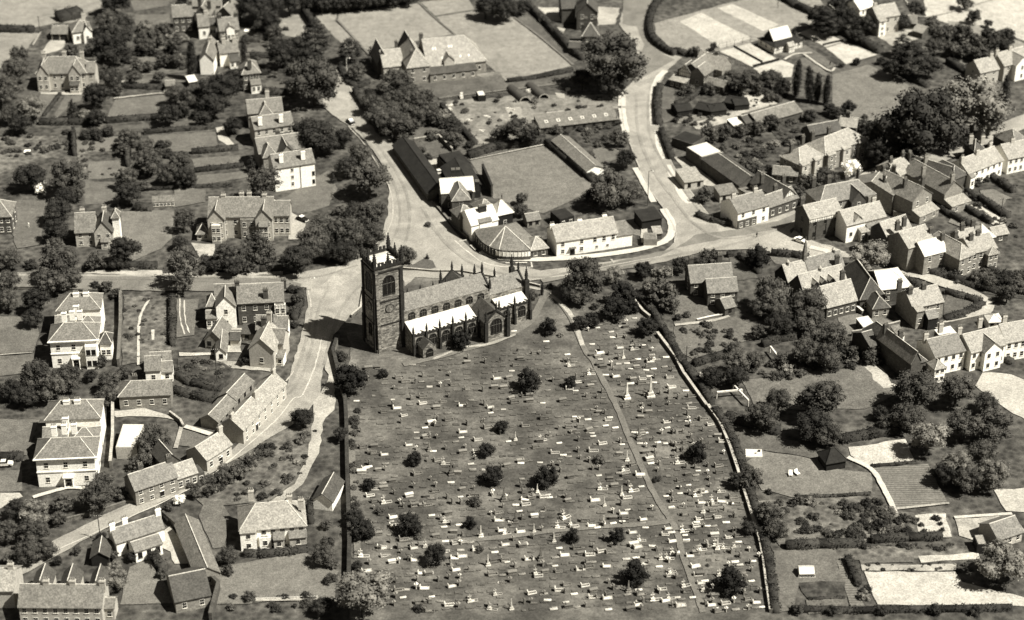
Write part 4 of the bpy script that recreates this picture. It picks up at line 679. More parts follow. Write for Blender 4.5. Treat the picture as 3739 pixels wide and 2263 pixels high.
# curved corner building with fan roof
def fan():
    c = G('Y 930 745 940 800 1030 920 1150 1000 1290 1050 1450 1062 1620 1062 1750 1050', 3.4); back = G('Y 1800 880 1540 640 1300 690', 3.4); ap = G('Y 1380 700', 7.6)[0]; ap2 = G('Y 1420 735', 7.4)[0]; e = G('Y 1400 1010', 3.4)
    o0 = c[4]; root = tag(empty('curved_shop', (o0.x, o0.y, 0)), 'single storey building with curved glazed front and fan shaped slate roof on the road corner', 'shop'); LM.append(('the curved corner building', Vector((ap.x, ap.y, 0))))
    L_ = lambda p, z=None: (p.x-o0.x, p.y-o0.y, p.z if z is None else z)
    cs = smoothline(c, 3); ring = cs+back; bw = MB(); br = MB()
    n = len(ring)
    for i in range(n):
        a, d = ring[i], ring[(i+1) % n]; bw.face([L_(a, 0), L_(d, 0), L_(d), L_(a)], 'brick')
        mid = (a+d)/2; tgt = ap
        br.slab([L_(a, 3.45), L_(d, 3.45), L_(tgt)], .1, 'slate')
    bw.build('wall', root); br.build('roof', root)
    b = MB()
    for p in (c[3], c[4], c[7]): b.bar(L_(p, 3.6), L_(ap), .14, 'ridge')
    b.build('ridge_tiles', root)
    b = MB(); k = len(cs)
    for i in range(2, k-1):
        a, d = cs[i], cs[i+1]; dr = (d-a).normalized(); nn = Vector((dr.y, -dr.x, 0))*.08; m_ = max(1, int((d-a).length/1.4))
        for q in range(m_):
            p0 = a.lerp(d, (q+.1)/m_)+nn; p1 = a.lerp(d, (q+.9)/m_)+nn; b.face([L_(p0, 1.5), L_(p1, 1.5), L_(p1, 3.0), L_(p0, 3.0)], 'white' if i > k-12 else 'glass')
            b.bar(L_(p0, 1.4), L_(p0, 3.1), .07, 'frame')
    b.build('window', root)
fan()
H('annexe', 'small hipped pale roofed annexe between the curved corner building and the white inn', 'Y 1760 1050 2000 1012', 3.0, 7, 'h', 2.2, 'brick', 'pslate', (2, 1), cat='annexe', kind='multi')
w_ = H('white_inn', 'long whitewashed inn with pale slate roof facing the churchyard', 'E 1602 273 2045 207', 5.2, 9, 'g', 3, 'white', 'pslate', None, 0, ch=[(.0, .5), (.46, .55), (.88, .6)], lm='the white inn', cat='inn', cm='white', chh=2.2, kind='dark', wings=[(1, 1.25, 0, 6.5, 4.0, 'm', 1.4, 'white', 'slate', None)])
W_ = (G('E 2045 207', 5.2)[0]-G('E 1602 273', 5.2)[0]).length
for t, z, q in ((.1, 3.3, 1.4), (.41, 3.3, 1.4), (.63, 3.1, 1.7), (.78, 3.1, 1.7), (.93, 3.1, 1.7), (.1, .9, 1.4), (.41, .9, 1.4), (.66, 1.1, .8), (.84, 1.1, .8)): child('window', WIN['white'], w_, (t*W_, 0, z), 0, (1.15 if q > 1 else .9, 1, q))
child('door', DOOR, w_, (.26*W_, -.02, .05), 0, (1.5, 1.5, 2.2)); b = MB(); b.box(.21*W_, -.9, 2.4, .31*W_, 0, 2.6, 'wallst', True); b.build('porch', w_)
H('shed', 'small brick shelter with pitched roof at the edge of the main bowling green', 'E 1388 122 1482 106', 2.4, 4, 'g', 1.3, 'lbrick', 'slate', (2, 1), cat='shelter', kind='dark')
H('dark_store', 'black flat roofed store with two white window strips behind the white inn', 'E 1625 118 1730 92', 3, 6, 'f', 0, 'dark', 'bslate', (2, 1), cat='store', kind='multi')
H('dark_store', 'black boarded shed inside the bend of the lane right of the white inn', 'E 2225 125 2370 100', 3.2, 6, 'm', .6, 'dark', 'bslate', None, cat='shed')
H('shed', 'little pale roofed kiosk on the corner pavement right of the white inn', 'E 2238 262 2335 262', 2.2, 4, 'f', 0, 'lbrick', 'slate', None, cat='kiosk')
H('shed', 'small tilted pale roof among the corner sheds', 'E 2310 215 2372 210', 2.0, 3, 'm', .8, 'brick', 'pslate', None, cat='shed')
H('ruined_glasshouse', 'long mossy lean-to with crumbling roof beside the main bowling green', 'B 1945 1222 1690 1000', 2.6, 6, 'g', 1.3, 'white', 'slate', (6, 1), 0, cat='glasshouse', kind='dark')
H('shed', 'small black shed with a white roof light on the school boundary', 'B 1028 705 1085 700', 2, 4, 'f', 0, 'dark', 'lead', None, cat='shed')
H('dark_house', 'dark hipped house beside the lane above the great tree', 'B 1790 262 1910 262', 6, 10, 'h', 3, 'brick', 'dslate', (2, 2), ch=[(.2, .6), (.8, .6)], lm='the dark hipped house')
H('dark_house', 'dark gabled house at the very top of the lane', 'B 1750 90 1900 90', 7, 10, 'x', 3.5, 'brick', 'dslate', (2, 2), ch=[(.5, .6)])
H('dark_house', 'dark terraced roof between gardens at the top edge', 'B 1640 60 1740 56', 6, 9, 'g', 3, 'brick', 'dslate', None, ch=[(.5, .6)])
H('shed', 'dark shed under the hedge of the lane', 'B 1690 345 1770 350', 2.5, 5, 'g', 1.2, 'brick', 'dslate', None, cat='shed')
# around the sports ground
H('gabled_house', 'rambling gabled house with pale roofs beside the grass tennis courts', 'C 22 505 218 552', 5.4, 12, 'x', 3.2, 'brick', 'slate', (3, 2), 0, ch=[(.2, .8), (.9, .9)], lm='the house by the tennis courts',
  wings=[(-.1, .5, -4, 0, 2.8, 'm', .8, 'brick', 'pslate', (3, 1)), (.1, .5, -.8, 4, 5.6, 'x', 2.4, T_, 'dslate', (1, 1)), (.5, 1, -.4, 5, 5.6, 'x', 2.4, 'lbrick', 'slate', (1, 1)), (.3, 1.3, 7, 14, 5.6, 'g', 3.4, 'lbrick', 'pslate', (2, 2)), (1, 1.7, 0, 5, 2.8, 'g', 1.2, 'brick', 'slate', (2, 1))])
p_ = H('pavilion', 'white and black sports pavilion with gleaming upper roof between the tennis courts', 'C 728 342 932 292', 2.9, 9.5, 'h', 2, T_, 'bslate', (4, 1), 3, cat='pavilion', lm='the tennis pavilion', wings=[(.12, .75, 2.6, 8.2, 4.2, 'g', 3.0, 'dark', 'lead', None), (.4, .6, -2, 0, 2.7, 'g', .9, 'timber', 'pslate', None)])
H('far_house', 'tall pale house with bright bay windows behind the tennis courts', 'C 1482 132 1642 104', 6.8, 8, 'g', 3, 'cream', 'pslate', (3, 2), 1, ch=[(.1, .5)], lm='the tall pale far house', wings=[(.0, .3, -1.5, 0, 6, 'm', .8, 'white', None, (1, 3))])
H('far_house', 'white roofed house almost hidden by dark far trees', 'C 1352 70 1460 35', 6, 7, 'g', 2.6, 'white', 'lead', (2, 2), ch=[(.5, .5)])
H('far_house', 'small pale fronted house under the far conifers', 'C 1152 120 1200 115', 5, 6, 'x', 2, 'cream', 'slate', (1, 2))
H('far_house', 'white house with bright gable at the right edge above the poplar', 'V 1830 1060 2100 1000', 5, 8, 'g', 3, 'cream', 'pslate', (2, 2), 1, ch=[(.9, .5)], lm='the bright right edge gable')
H('far_house', 'white house at the right edge next to the bright gable', 'V 2180 960 2560 860', 6, 9, 'g', 3, 'cream', 'pslate', (3, 2), 1, ch=[(.0, .5), (.5, .5)], wings=[(.3, .8, -2, 4, 6, 'x', 2.6, 'white', 'pslate', (1, 2))])
H('garage', 'rounded pale roofed garage behind the tall pale far house', 'V 840 440 980 480', 2.4, 6, 'g', 1.4, 'brick', 'pslate', None, cat='garage')
H('garage', 'low slate roofed outbuilding between far gardens', 'V 700 330 900 340', 2.6, 7, 'g', 1.6, 'brick', 'slate', None, cat='garage')
H('long_shed', 'long pale roofed stable range right of the scrapyard', 'C 612 902 928 812', 2.8, 9, 'g', 1.8, 'brick', 'slate', None, 0, cat='stable', lm='the stable range')
H('shed', 'small dark stable joined to the left of the stable range', 'C 520 900 605 880', 2.6, 6, 'g', 1.4, 'brick', 'dslate', None, cat='shed')
for s_, lb in (('C 145 790 265 815', 'black tin roofed shed at the left of the scrapyard row'), ('C 265 815 380 800', 'black shed with broken roof in the middle of the scrapyard row'), ('C 20 815 130 800', 'low black shed on the lane side of the scrapyard'), ('C 360 745 470 765', 'black shed against the trees behind the scrapyard'), ('C 440 770 545 760', 'dark lean-to at the bright end of the scrapyard')):
    H('scrapyard_shed', lb, s_, 2.2, 6, 'g', 1.0, 'dark', 'bslate', None, cat='shed', o=.2)
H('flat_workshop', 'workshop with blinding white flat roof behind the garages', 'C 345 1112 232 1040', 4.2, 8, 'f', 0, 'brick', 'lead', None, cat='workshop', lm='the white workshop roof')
H('long_garage', 'long dark roofed hall running down from the white workshop roof to the street', 'C 628 1312 348 1116', 4.0, 8, 'gr', 2.2, 'brick', 'dslate', (6, 1), 1, cat='hall', lm='the long dark hall', kind='dark')
H('flat_garage', 'pale flat roofed garage on the lane below the white workshop', 'C 72 1332 212 1312', 2.8, 8, 'm', .8, 'cream', 'pslate', (2, 1), cat='garage', kind='dark', lm='the lane side garages')
H('dark_store', 'black roofed store beside the lane at the garden allotments', 'C -20 1010 130 1060', 2.8, 7, 'f', 0, 'brick', 'bslate', None, cat='store')
H('shed', 'white roofed shed in the gardens below the stable range', 'C 430 920 535 895', 2.2, 4, 'm', .8, 'brick', 'lead', None, cat='shed')
H('shed', 'pale roofed garden store near the street corner', 'C 330 1425 460 1405', 2.6, 5, 'm', .9, 'cream', 'slate', (2, 1), cat='store', kind='dark')
H('shed', 'small brick garage below the long dark hall', 'C 520 1415 615 1385', 2.6, 5, 'f', 0, 'lbrick', 'slate', (1, 1), cat='garage', kind='dark')
H('semi_detached_house', 'pale hipped brick house with white bays, the left of two by the street', 'C 915 1202 1085 1132', 6.2, 8.5, 'h', 3, 'lbrick', 'pslate', (4, 2), 2, ch=[(.2, .7), (.85, .9)], lm='the left hipped brick house', wings=[(.0, .3, -1, 0, 6.2, 'm', .6, 'cream', None, (1, 2)), (.55, .85, -1, 0, 6.2, 'm', .6, 'cream', None, (1, 2))])
H('semi_detached_house', 'long pale hipped brick house with three bays, the right of two by the street', 'C 1100 1127 1392 1012', 6.4, 9, 'h', 3.2, 'lbrick', 'pslate', (6, 2), 2, ch=[(.1, .85), (.45, .75)], lm='the right hipped brick house', wings=[(.02, .2, -1, 0, 6.2, 'm', .6, None, None, (1, 2)), (.4, .58, -1, 0, 6.2, 'm', .6, 'cream', None, (1, 2)), (.8, .98, -1, 0, 6.2, 'm', .6, None, None, (1, 2))])
H('outhouse', 'dark roofed back wing behind the hipped brick houses', 'C 1000 985 1215 945', 4, 6, 'g', 2, 'brick', 'dslate', None, cat='outhouse')
H('outhouse', 'small pale hipped outhouse at the edge of the right hand bowling green', 'C 1200 915 1325 930', 3.4, 6, 'g', 2, 'brick', 'pslate', None, cat='outhouse', ch=[(.4, .5)])
H('garage', 'pair of little pale roofed garages below the left hipped brick house', 'C 715 1270 895 1285', 3, 6, 'g', 1.4, 'brick', 'slate', (2, 1), cat='garage')
H('timbered_shop', 'black and white timbered gable house turned towards the street', 'C 785 1462 893 1426', 4.6, 15, 'x', 3.0, T_, 'dslate', (1, 1), 0, ch=[(.1, .7), (.9, .4)], lm='the timbered gable')
H('shop_row', 'corner shop with white boarded upper floor facing the main street', 'F 462 64 690 2', 5.8, 9, 'g', 2.8, 'white', 'slate', (3, 2), 0, ch=[(.1, .5), (.8, .5)], cat='shop', lm='the corner shop', wings=[(0, .6, -.3, 0, 2.8, 'f', 0, 'brick', 'slate', (3, 1))])
H('shop_row', 'low brick shops with dark fronts between the corner shop and the timbered gable', 'F 692 22 900 -50', 4.4, 7, 'g', 2.2, 'brick', 'slate', (4, 1), 0, ch=[(.5, .6)], cat='shop', kind='multi')
H('town_house', 'tall brick house with timbered top storey standing end on to the street', 'F 986 108 1222 55', 7.6, 8, 'g', 2.6, 'brick', 'pslate', (3, 2), 1, ch=[(.05, .7)], kind='dark', lm='the tall brick house')
t_ = [o for o in COL.objects if o.name == 'town_house'][0]; b = MB(); b.box(-.1, -.22, 6.3, 9.6, -.02, 7.5, T_, True); b.build('timber_frieze', t_)
for x in (2.4, 5.9): b = MB(); b.bar((x, -.1, 0), (x, -.1, 6.3), .12, 'dframe'); b.build('drainpipe', t_)
H('bay_house', 'pale roofed house with white timbered front and big bay window', 'F 1257 155 1540 85', 6, 8, 'g', 3, 'white', 'pslate', (4, 1), 0, ch=[(.9, .6)], lm='the big bay house', wings=[(.3, .5, -1.8, 0, 3.4, 'm', .7, 'cream', 'pslate', (2, 1)), (.22, .4, .2, 4, 7, 'x', 1.2, 'cream', None, (1, 1)), (.5, 1.1, -.8, 0, 4, 'm', 1, 'brick', 'slate', (2, 1))], kind='multi')
H('hipped_house', 'slate roofed house with dark front gable behind the tall brick house', 'C 1062 1485 1462 1412', 6.4, 9, 'h', 3.2, 'lbrick', 'slate', (4, 2), 1, ch=[(.1, .9), (.35, .8), (.62, .6)], wings=[(.52, .78, -2, 4, 6.2, 'x', 2.8, 'brick', 'dslate', (1, 2)), (.85, 1, -1.2, 2, 5.8, 'f', 0, 'lbrick', 'slate', (1, 2))])
H('small_shop', 'little hipped kiosk roof between the big bay house and the walnut tree', 'Z 380 495 505 480', 3, 5, 'h', 1.6, 'brick', 'pslate', (1, 1), cat='shop', wings=[(-.6, .1, 1, 5, 3, 'f', 0, 'brick', 'dslate', None)])
# the close knit block at the right
H('terrace_house', 'end house of the crowded terrace with stepped dark roof and tall gable', 'R 640 930 750 790', 6.4, 14, 'g', 3, 'lbrick', 'slate', (1, 2), 0, ch=[(.5, .3), (.5, .9)])
H('terrace_house', 'brick gable house of the crowded terrace with two sash windows and scullery', 'R 935 1020 1215 900', 6.6, 17, 'x', 3.2, 'lbrick', 'slate', (2, 2), 1, ch=[(.3, .35), (.9, .2), (.5, .95)], lm='the crowded terrace', wings=[(0, 1, -3.2, 0, 2.6, 'm', 1, None, 'pslate', (2, 1))])
H('terrace_house', 'brick gable house of the crowded terrace with stout round topped chimney', 'R 1400 905 1660 820', 5.8, 18, 'x', 3.2, 'lbrick', 'slate', (2, 1), 1, ch=[(.45, .05, 8.4, 2), (.1, .6), (.9, .9)], cm='lbrick', wings=[(0, 1.05, -3.6, 0, 2.8, 'm', 1, None, 'pslate', (2, 1))])
H('terrace_house', 'rear slate roof of the crowded terrace with white party walls', 'R 745 640 940 545', 5.8, 9, 'g', 2.6, 'lbrick', 'pslate', None, 0, ch=[(.1, .5), (1, .5), (1.2, .3)], wings=[(1, 1.6, -1, 6, 5.6, 'x', 2.2, 'white', 'slate', None)])
H('terrace_house', 'dark hipped end roof at the left of the crowded terrace', 'R 450 830 590 850', 5.8, 10, 'x', 3, 'brick', 'dslate', None, 0, ch=[(.1, .7), (.9, .8)], wings=[(-1.6, -.2, 3, 9, 5.6, 'xh', 2.2, 'lbrick', 'pslate', None)])
H('terrace_house', 'steep dark roofed house at the top of the crowded terrace', 'R 1420 700 1540 610', 5.4, 16, 'x', 3.2, 'brick', 'dslate', None, 0, ch=[(.4, .9)])
H('white_terrace', 'long white fronted terrace with pale roof and tall chimneys by the right hand gardens', 'R 1745 610 2250 410', 5.4, 8.5, 'g', 3, 'white', 'pslate', (6, 2), 0, ch=[(.02, .4), (.48, .45), (.95, .6)], lm='the white fronted terrace', cm='cream', wings=[(-.4, 0, .5, 11, 5, 'xh', 2.8, 'brick', 'dslate', None), (.0, .12, -1.2, 0, 4.4, 'm', .8, 'white', 'slate', (1, 1))], cat='terrace')
H('white_terrace', 'white house at the right picture edge beyond the clipped tree', 'R 2330 400 2650 330', 5.4, 9, 'g', 3, 'white', 'pslate', (4, 2), 0, ch=[(.5, .5)], cat='house')
H('slate_house', 'pale slated house in the upper right corner of the terraces', 'R 2420 215 2650 150', 5, 10, 'h', 3.2, 'brick', 'slate', None)
H('slate_house', 'little dark hipped house behind the white fronted terrace', 'R 1840 290 1990 270', 5, 7, 'h', 2.4, 'brick', 'dslate', None, 0, ch=[(.0, .5), (.95, .3)], cm='cream')
H('brick_house', 'double roofed brick house with huge shaded end wall right of the walnut tree', 'Z 870 660 1240 540', 8.2, 9, 'g', 3, 'lbrick', 'pslate', (1, 2), 0, ch=[(.25, .9), (.6, 1.0)], lm='the double roofed brick house', wings=[(-.05, .95, 9, 16, 8, 'g', 3, 'brick', 'pslate', None)])
H('brick_house', 'white roofed brick house in front of the double roofed one', 'Z 1105 775 1435 690', 6.8, 7.5, 'g', 2.6, 'lbrick', 'lead', (2, 2), 0, ch=[(.85, .9)])
H('brick_house', 'brick house with hipped front and porch, middle of the right hand row', 'Z 1620 820 1820 740', 6.6, 14, 'xh', 3, 'lbrick', 'pslate', (2, 2), 1, ch=[(.2, .6), (.9, .5)])
H('brick_house', 'pale brick house with square bays at the right end of the row', 'Z 1800 735 2160 650', 6.2, 9, 'g', 2.6, 'lbrick', 'pslate', (4, 2), 1, ch=[(.2, .4), (.55, .5)], wings=[(.55, .95, -1.6, 0, 5.4, 'xh', 1.8, None, None, (2, 2))])
H('brick_house', 'small hipped pale house behind the square bays', 'Z 1950 530 2130 490', 5.4, 8, 'h', 2.4, 'lbrick', 'lead', (1, 1), 0, ch=[(-.1, .6), (-1.1, .5)], wings=[(-1.5, -.2, 1, 7, 5.2, 'g', 2.2, None, 'pslate', None)])
H('garage', 'pale pitched garage at the end of the straight garden strips', 'Z 2120 480 2330 440', 2.8, 5, 'g', 1.4, 'brick', 'pslate', (1, 1), cat='garage')
# infant school, hall and houses below the main street
s_ = H('chapel_school', 'village hall with three parallel pale roofs, dormers and a slim spirelet', 'S 880 1000 1315 890', 4.6, 8, 'g', 4.4, 'brick', 'pslate', (5, 1), 0, lm='the village hall', cat='village hall', kind='multi', cm='brick', ch=[(.95, .9, 7.5, 1)],
  wings=[(-.3, 0, .4, 7.6, 4.4, 'g', 4.1, 'brick', 'pslate', None), (-.22, 1.24, 8.02, 16, 4.8, 'g', 4.4, 'brick', 'pslate', None), (.5, 1.68, 16.02, 23.6, 4.8, 'g', 4.2, 'brick', 'slate', None), (-.25, .5, 16.05, 23.4, 4.6, 'g', 4.0, 'dark', 'pslate', None)])
for u, v, z in ((-.9, 19.7, 8.8), (4.9, 12, 9.3), (14.6, 19.8, 9.1)):
    b = MB(); b.cone((u, v), .5, z-.5, z+.6, 'wallst', .5, 8); b.cone((u, v), .62, z+.6, z+1.3, 'pwall', .1, 8); b.build('ventilator', s_)
b = MB(); b.box(4.3, 19.3, 7.5, 5.3, 20.3, 10.2, 'wallst'); b.cone((4.8, 19.8), .85, 10.2, 16.2, 'slate', .03, 4, R(45)); b.build('spirelet', s_)
for k in range(3):
    b = MB(); gable(b, b, 1.0+k*2.6, 2.7+k*2.6, 8.6, 11, 7.0, 'x', .9, 'dark', 'pslate', .12); b.build('dormer', s_)
H('hall', 'dark roofed hall with bright rear slope and small front porch beside the village hall', 'S 1370 880 1735 840', 4, 17, 'xh', 4.6, 'brick', 'dslate', (2, 1), 0, lm='the dark roofed hall', cat='hall', ch=[(-.2, .95)], wings=[(.25, .9, -5, 2, 3.4, 'xh', 2.4, 'lbrick', 'dslate', (2, 1)), (.95, 2.2, 3, 14, 4.4, 'gr', 3, 'brick', 'lead', (2, 2))])
H('brick_house', 'brick house with pale roof and curled chimneys on the triangular plot', 'T 935 290 1380 195', 5.8, 8.5, 'g', 3, 'lbrick', 'pslate', (3, 2), 0, ch=[(.08, .4), (.55, .45), (.02, .95)], lm='the triangular plot house', wings=[(.0, .24, -2.2, 0, 5.6, 'm', .6, None, None, (1, 1)), (.28, .6, -4, 0, 3.8, 'g', 1.4, 'dark', 'slate', None)])
H('terrace_house', 'dark sided end house of the lower terrace with pale cross gable', 'T 915 1090 1050 1050', 6.4, 15, 'x', 2.8, 'brick', 'pslate', None, 0, ch=[(.4, .9), (.9, .6)], lm='the lower terrace', wings=[(1, 1.9, 1, 9, 4.8, 'gr', 2.6, 'brick', 'dslate', None), (-1, .0, 14, 22, 4.6, 'g', 2.2, 'brick', 'dslate', None), (.2, 1.8, 15, 22, 5, 'xh', 2.6, 'brick', 'dslate', None)])
H('terrace_house', 'white fronted lower terrace house with bay and arched porch', 'T 1262 1010 1700 910', 6, 9, 'g', 2.8, 'white', 'slate', (4, 2), 0, ch=[(.0, .6), (.72, .95)], wings=[(-.22, .12, -3.4, 0, 4.6, 'xh', 1.6, 'white', 'pslate', (2, 2))], kind='multi')
H('terrace_house', 'white fronted lower terrace house with side gable and bright drive', 'T 1790 945 2290 820', 6, 9, 'g', 3, 'white', 'pslate', (5, 2), 0, ch=[(.0, .7), (.72, .9)], wings=[(.3, .8, -1.6, 5, 6, 'x', 2.4, 'white', 'slate', (2, 2))], kind='multi')
H('terrace_house', 'last white house of the lower terrace against the right edge', 'T 2300 800 2700 730', 6, 9, 'g', 3, 'white', 'pslate', (4, 2), 0, ch=[(.3, .7)])
H('outhouse', 'narrow flat roofed wash house in the back yards of the lower terrace', 'T 1340 720 1560 665', 2.8, 3, 'm', .6, 'brick', 'lead', None, cat='wash house')
H('outhouse', 'small white walled wash house behind the lower terrace end house', 'T 705 700 815 680', 3, 4, 'm', .8, 'white', 'slate', None, cat='wash house')
H('outhouse', 'white fronted privy block in the back yards at the right', 'T 2050 500 2240 490', 3, 4, 'h', 1, 'white', 'lead', (2, 1), cat='wash house', kind='dark')
H('shed', 'bicycle shed with white roof in the school playground', 'F 1375 895 1455 880', 2.2, 4, 'm', .5, 'brick', 'lead', None, cat='shed')
H('slate_cottage', 'slate roofed house with two ridges set back behind the yew hedge', 'F 118 572 425 552', 4.8, 8, 'g', 3.2, 'brick', 'slate', (4, 2), 1, ch=[(.1, .8), (.8, .9)], lm='the two ridged house', wings=[(.3, 1, -6, 0, 4.6, 'g', 2.6, 'brick', 'slate', (3, 2))])
H('shed', 'small slate roofed outhouse in front of the two ridged house', 'F 368 760 442 742', 2.8, 5.5, 'g', 1.6, 'brick', 'slate', (1, 1), cat='outhouse', kind='dark')
# lower right gardens
H('garden_shed', 'dark pyramid roofed summer house under the trees at the garden path', 'I 1110 400 1250 375', 2.6, 5, 'h', 2.2, 'dark', 'bslate', None, cat='summer house', lm='the dark summer house')
H('pale_house', 'slate roofed bungalow at the right edge of the lower gardens', 'I 2362 960 2540 900', 2.8, 7, 'g', 2.2, 'cream', 'slate', (3, 1), 0, cat='bungalow', lm='the right edge bungalow')
H('shed', 'little hut with pale flat roof left of the bungalow', 'I 2210 1005 2282 1003', 2.4, 4, 'f', 0, 'dark', 'pslate', None, cat='hut')
H('cold_frame', 'small pale greenhouse on the allotment by the churchyard wall', 'I 912 1212 1020 1210', 1.2, 3, 'g', .9, 'frame', 'conc', (5, 1), cat='greenhouse', o=.1)
H('henhouse', 'tiny dark hen house by a path at the bottom of the top orchard', 'A 1210 625 1275 622', 2.2, 4, 'g', 1, 'lbrick', 'slate', None, cat='shed')
H('shed', 'white roofed shed beside the dark trees in the middle gardens', 'A 1380 600 1440 590', 2, 4, 'm', .7, 'brick', 'lead', None, cat='shed')
H('greenhouse', 'long lean greenhouse against the wall behind the double villa', 'D 1110 -10 1270 -18', 1.8, 3, 'm', .7, 'lbrick', 'slate', (6, 1), cat='greenhouse', o=.1)
# two arched army huts
for s_, lb in (('B 1330 748 1415 744', 'curved corrugated hut with open dark mouth, the left of two'), ('B 1470 725 1550 722', 'curved corrugated hut with open dark mouth, the right of two')):
    a, c = G(s_); L_ = (c-a).length; r = L_/2; root = tag(empty('arched_hut', (a.x, a.y, 0), R(8)), lb, 'hut', 'arched huts in the builders yard'); b = MB(); N_ = 14; D_ = 11
    P_ = [(r-r*math.cos(math.pi*i/N_), math.sin(math.pi*i/N_)*r*1.05) for i in range(N_+1)]; sk = -3.2
    for i in range(N_):
        (x0, z0), (x1, z1) = P_[i], P_[i+1]; b.face([(x1, 0, z1), (x0, 0, z0), (x0+sk, D_, z0), (x1+sk, D_, z1)], 'dslate')
        k_ = .84; X = lambda x: r+(x-r)*k_
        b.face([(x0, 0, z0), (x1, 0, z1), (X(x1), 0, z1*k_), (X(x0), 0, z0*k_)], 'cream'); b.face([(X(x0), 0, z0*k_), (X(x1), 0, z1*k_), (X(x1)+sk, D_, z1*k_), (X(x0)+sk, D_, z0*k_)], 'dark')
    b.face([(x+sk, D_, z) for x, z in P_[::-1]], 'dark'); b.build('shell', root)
# ================================================================= TREES
def quads_mesh(name, P, Nn, size, m, inner=None, asp=1.0):
    n = len(P); Nn = Nn/np.linalg.norm(Nn, axis=1, keepdims=True)
    t = rng.normal(size=(n, 3)); u = np.cross(Nn, t); u /= np.linalg.norm(u, axis=1, keepdims=True); v = np.cross(Nn, u)
    s = size*rng.uniform(.6, 1.35, (n, 1)); s2 = s*rng.uniform(.5, 1.0, (n, 1))*asp
    q = np.stack([P-u*s-v*s2*.3, P-v*s2, P+u*s*.9+v*s2*.2, P+v*s2*.9], 1).reshape(-1, 3)
    vs = q; nf = n; faces = np.arange(4*n).reshape(n, 4)
    if inner is not None:
        iv, if_ = inner; vs = np.concatenate([q, iv]); faces = np.concatenate([faces, if_+4*n])
    me = bpy.data.meshes.new(name); me.vertices.add(len(vs)); me.vertices.foreach_set('co', vs.astype(np.float32).ravel())
    me.loops.add(faces.size); me.loops.foreach_set('vertex_index', faces.astype(np.int32).ravel()); me.polygons.add(len(faces))
    me.polygons.foreach_set('loop_start', np.arange(0, faces.size, 4, dtype=np.int32)); me.polygons.foreach_set('loop_total', np.full(len(faces), 4, dtype=np.int32))
    me.materials.append(M[m]); me.update(calc_edges=True); return me
def blobcore(blobs, k):
    V, Fc = [], []; nu, nv = 8, 5
    for c, r in blobs:
        b = len(V)
        for j in range(nv+1):
            th = math.pi*j/nv
            for i in range(nu):
                ph = 2*math.pi*i/nu; rr = k*(1+rng.uniform(-.12, .12)); V.append((c[0]+r[0]*rr*math.sin(th)*math.cos(ph), c[1]+r[1]*rr*math.sin(th)*math.sin(ph), c[2]+r[2]*rr*math.cos(th)))
        for j in range(nv):
            for i in range(nu):
                i2 = (i+1) % nu; Fc.append((b+j*nu+i, b+(j+1)*nu+i, b+(j+1)*nu+i2, b+j*nu+i2))
    return np.array(V), np.array(Fc)
def crown(name, blobs, dens, leaf, m, jit=.55, core=.66, asp=1.0):
    P, Nn = [], []
    for c, r in blobs:
        r = np.array(r if hasattr(r, '__len__') else (r,)*3); n = int(dens*(r.mean()**2)*12)
        d = rng.normal(size=(n, 3)); d /= np.linalg.norm(d, axis=1, keepdims=True)
        k = rng.uniform(.66, 1.16, (n, 1)); P.append(np.array(c)+d*r*k); Nn.append(d/r*r.mean()+rng.normal(size=(n, 3))*jit+np.array([0, 0, .25]))
    bl = [(c, (r if hasattr(r, '__len__') else (r,)*3)) for c, r in blobs]
    return quads_mesh(name, np.concatenate(P), np.concatenate(Nn), leaf, m, blobcore(bl, core) if core else None, asp)
def broad_blobs(seed, n=26, flat=.85, low=-.55, rr=(.17, .46)):
    r_ = random.Random(seed); B = [((0, 0, -.05), (.62, .62, .6*flat))]
    for i in range(n):
        z = low+(1-low)*((i+.5)/n); a = i*2.4+r_.uniform(-.5, .5); k = math.sqrt(max(0, 1-z*z))*r_.uniform(.5, .9); s = r_.uniform(*rr)
        B.append(((k*math.cos(a), k*math.sin(a), z*flat*.74), (s, s, s*.8)))
    return B
def trunk_mesh(name, kind):
    b = MB()
    if kind == 'broad':
        b.bar((0, 0, -1.25), (0, 0, -.3), .085, 'bark', .055, 7)
        for i in range(7):
            a = i*2.4; k = .45+.2*(i % 3); b.bar((0, 0, -.75+.07*i), (k*math.cos(a), k*math.sin(a), -.25+.12*i), .035, 'bark', .012, 5)
    else: b.bar((0, 0, -1.3), (0, 0, .6), .06, 'bark', .015, 7)
    return b.mesh(name)
KIND = {}   # kind -> (list of crown meshes in unit space, trunk, height of crown centre / R, z scale)
def defkind(k, crowns, trunk, hc): KIND[k] = (crowns, trunk, hc)
TB, TC = trunk_mesh('trunk', 'broad'), trunk_mesh('trunk', 'mid')
for k, m, leaf, dens, jit in (('broad', 'lf_mid', .046, 135, .85), ('dark', 'lf_dark', .046, 135, .85), ('pale', 'lf_pale', .045, 135, .75), ('scrub', 'lf_mid', .075, 50, .8)):
    defkind(k, [crown('crown', broad_blobs(s_, 24 if k != 'scrub' else 16), dens, leaf, m, jit) for s_ in range(5 if k != 'pale' else 3)], TB, 1.15 if k != 'scrub' else .95)
defkind('wispy', [crown('crown', broad_blobs(s_+20, 22, .95, -.6, (.2, .34)), 75, .045, 'lf_mid', .9, .5) for s_ in range(2)], TB, 1.2)
defkind('yew', [crown('crown', broad_blobs(s_+5, 16, .95, -.7, (.34, .46)), 60, .06, 'lf_yew', .6) for s_ in range(2)], TB, .98)
defkind('bush', [crown('crown', broad_blobs(s_+9, 9, .8, -.5, (.38, .55)), 36, .09, mm, .7) for s_, mm in enumerate(('lf_dark', 'lf_mid', 'lf_dark'))], None, .62)
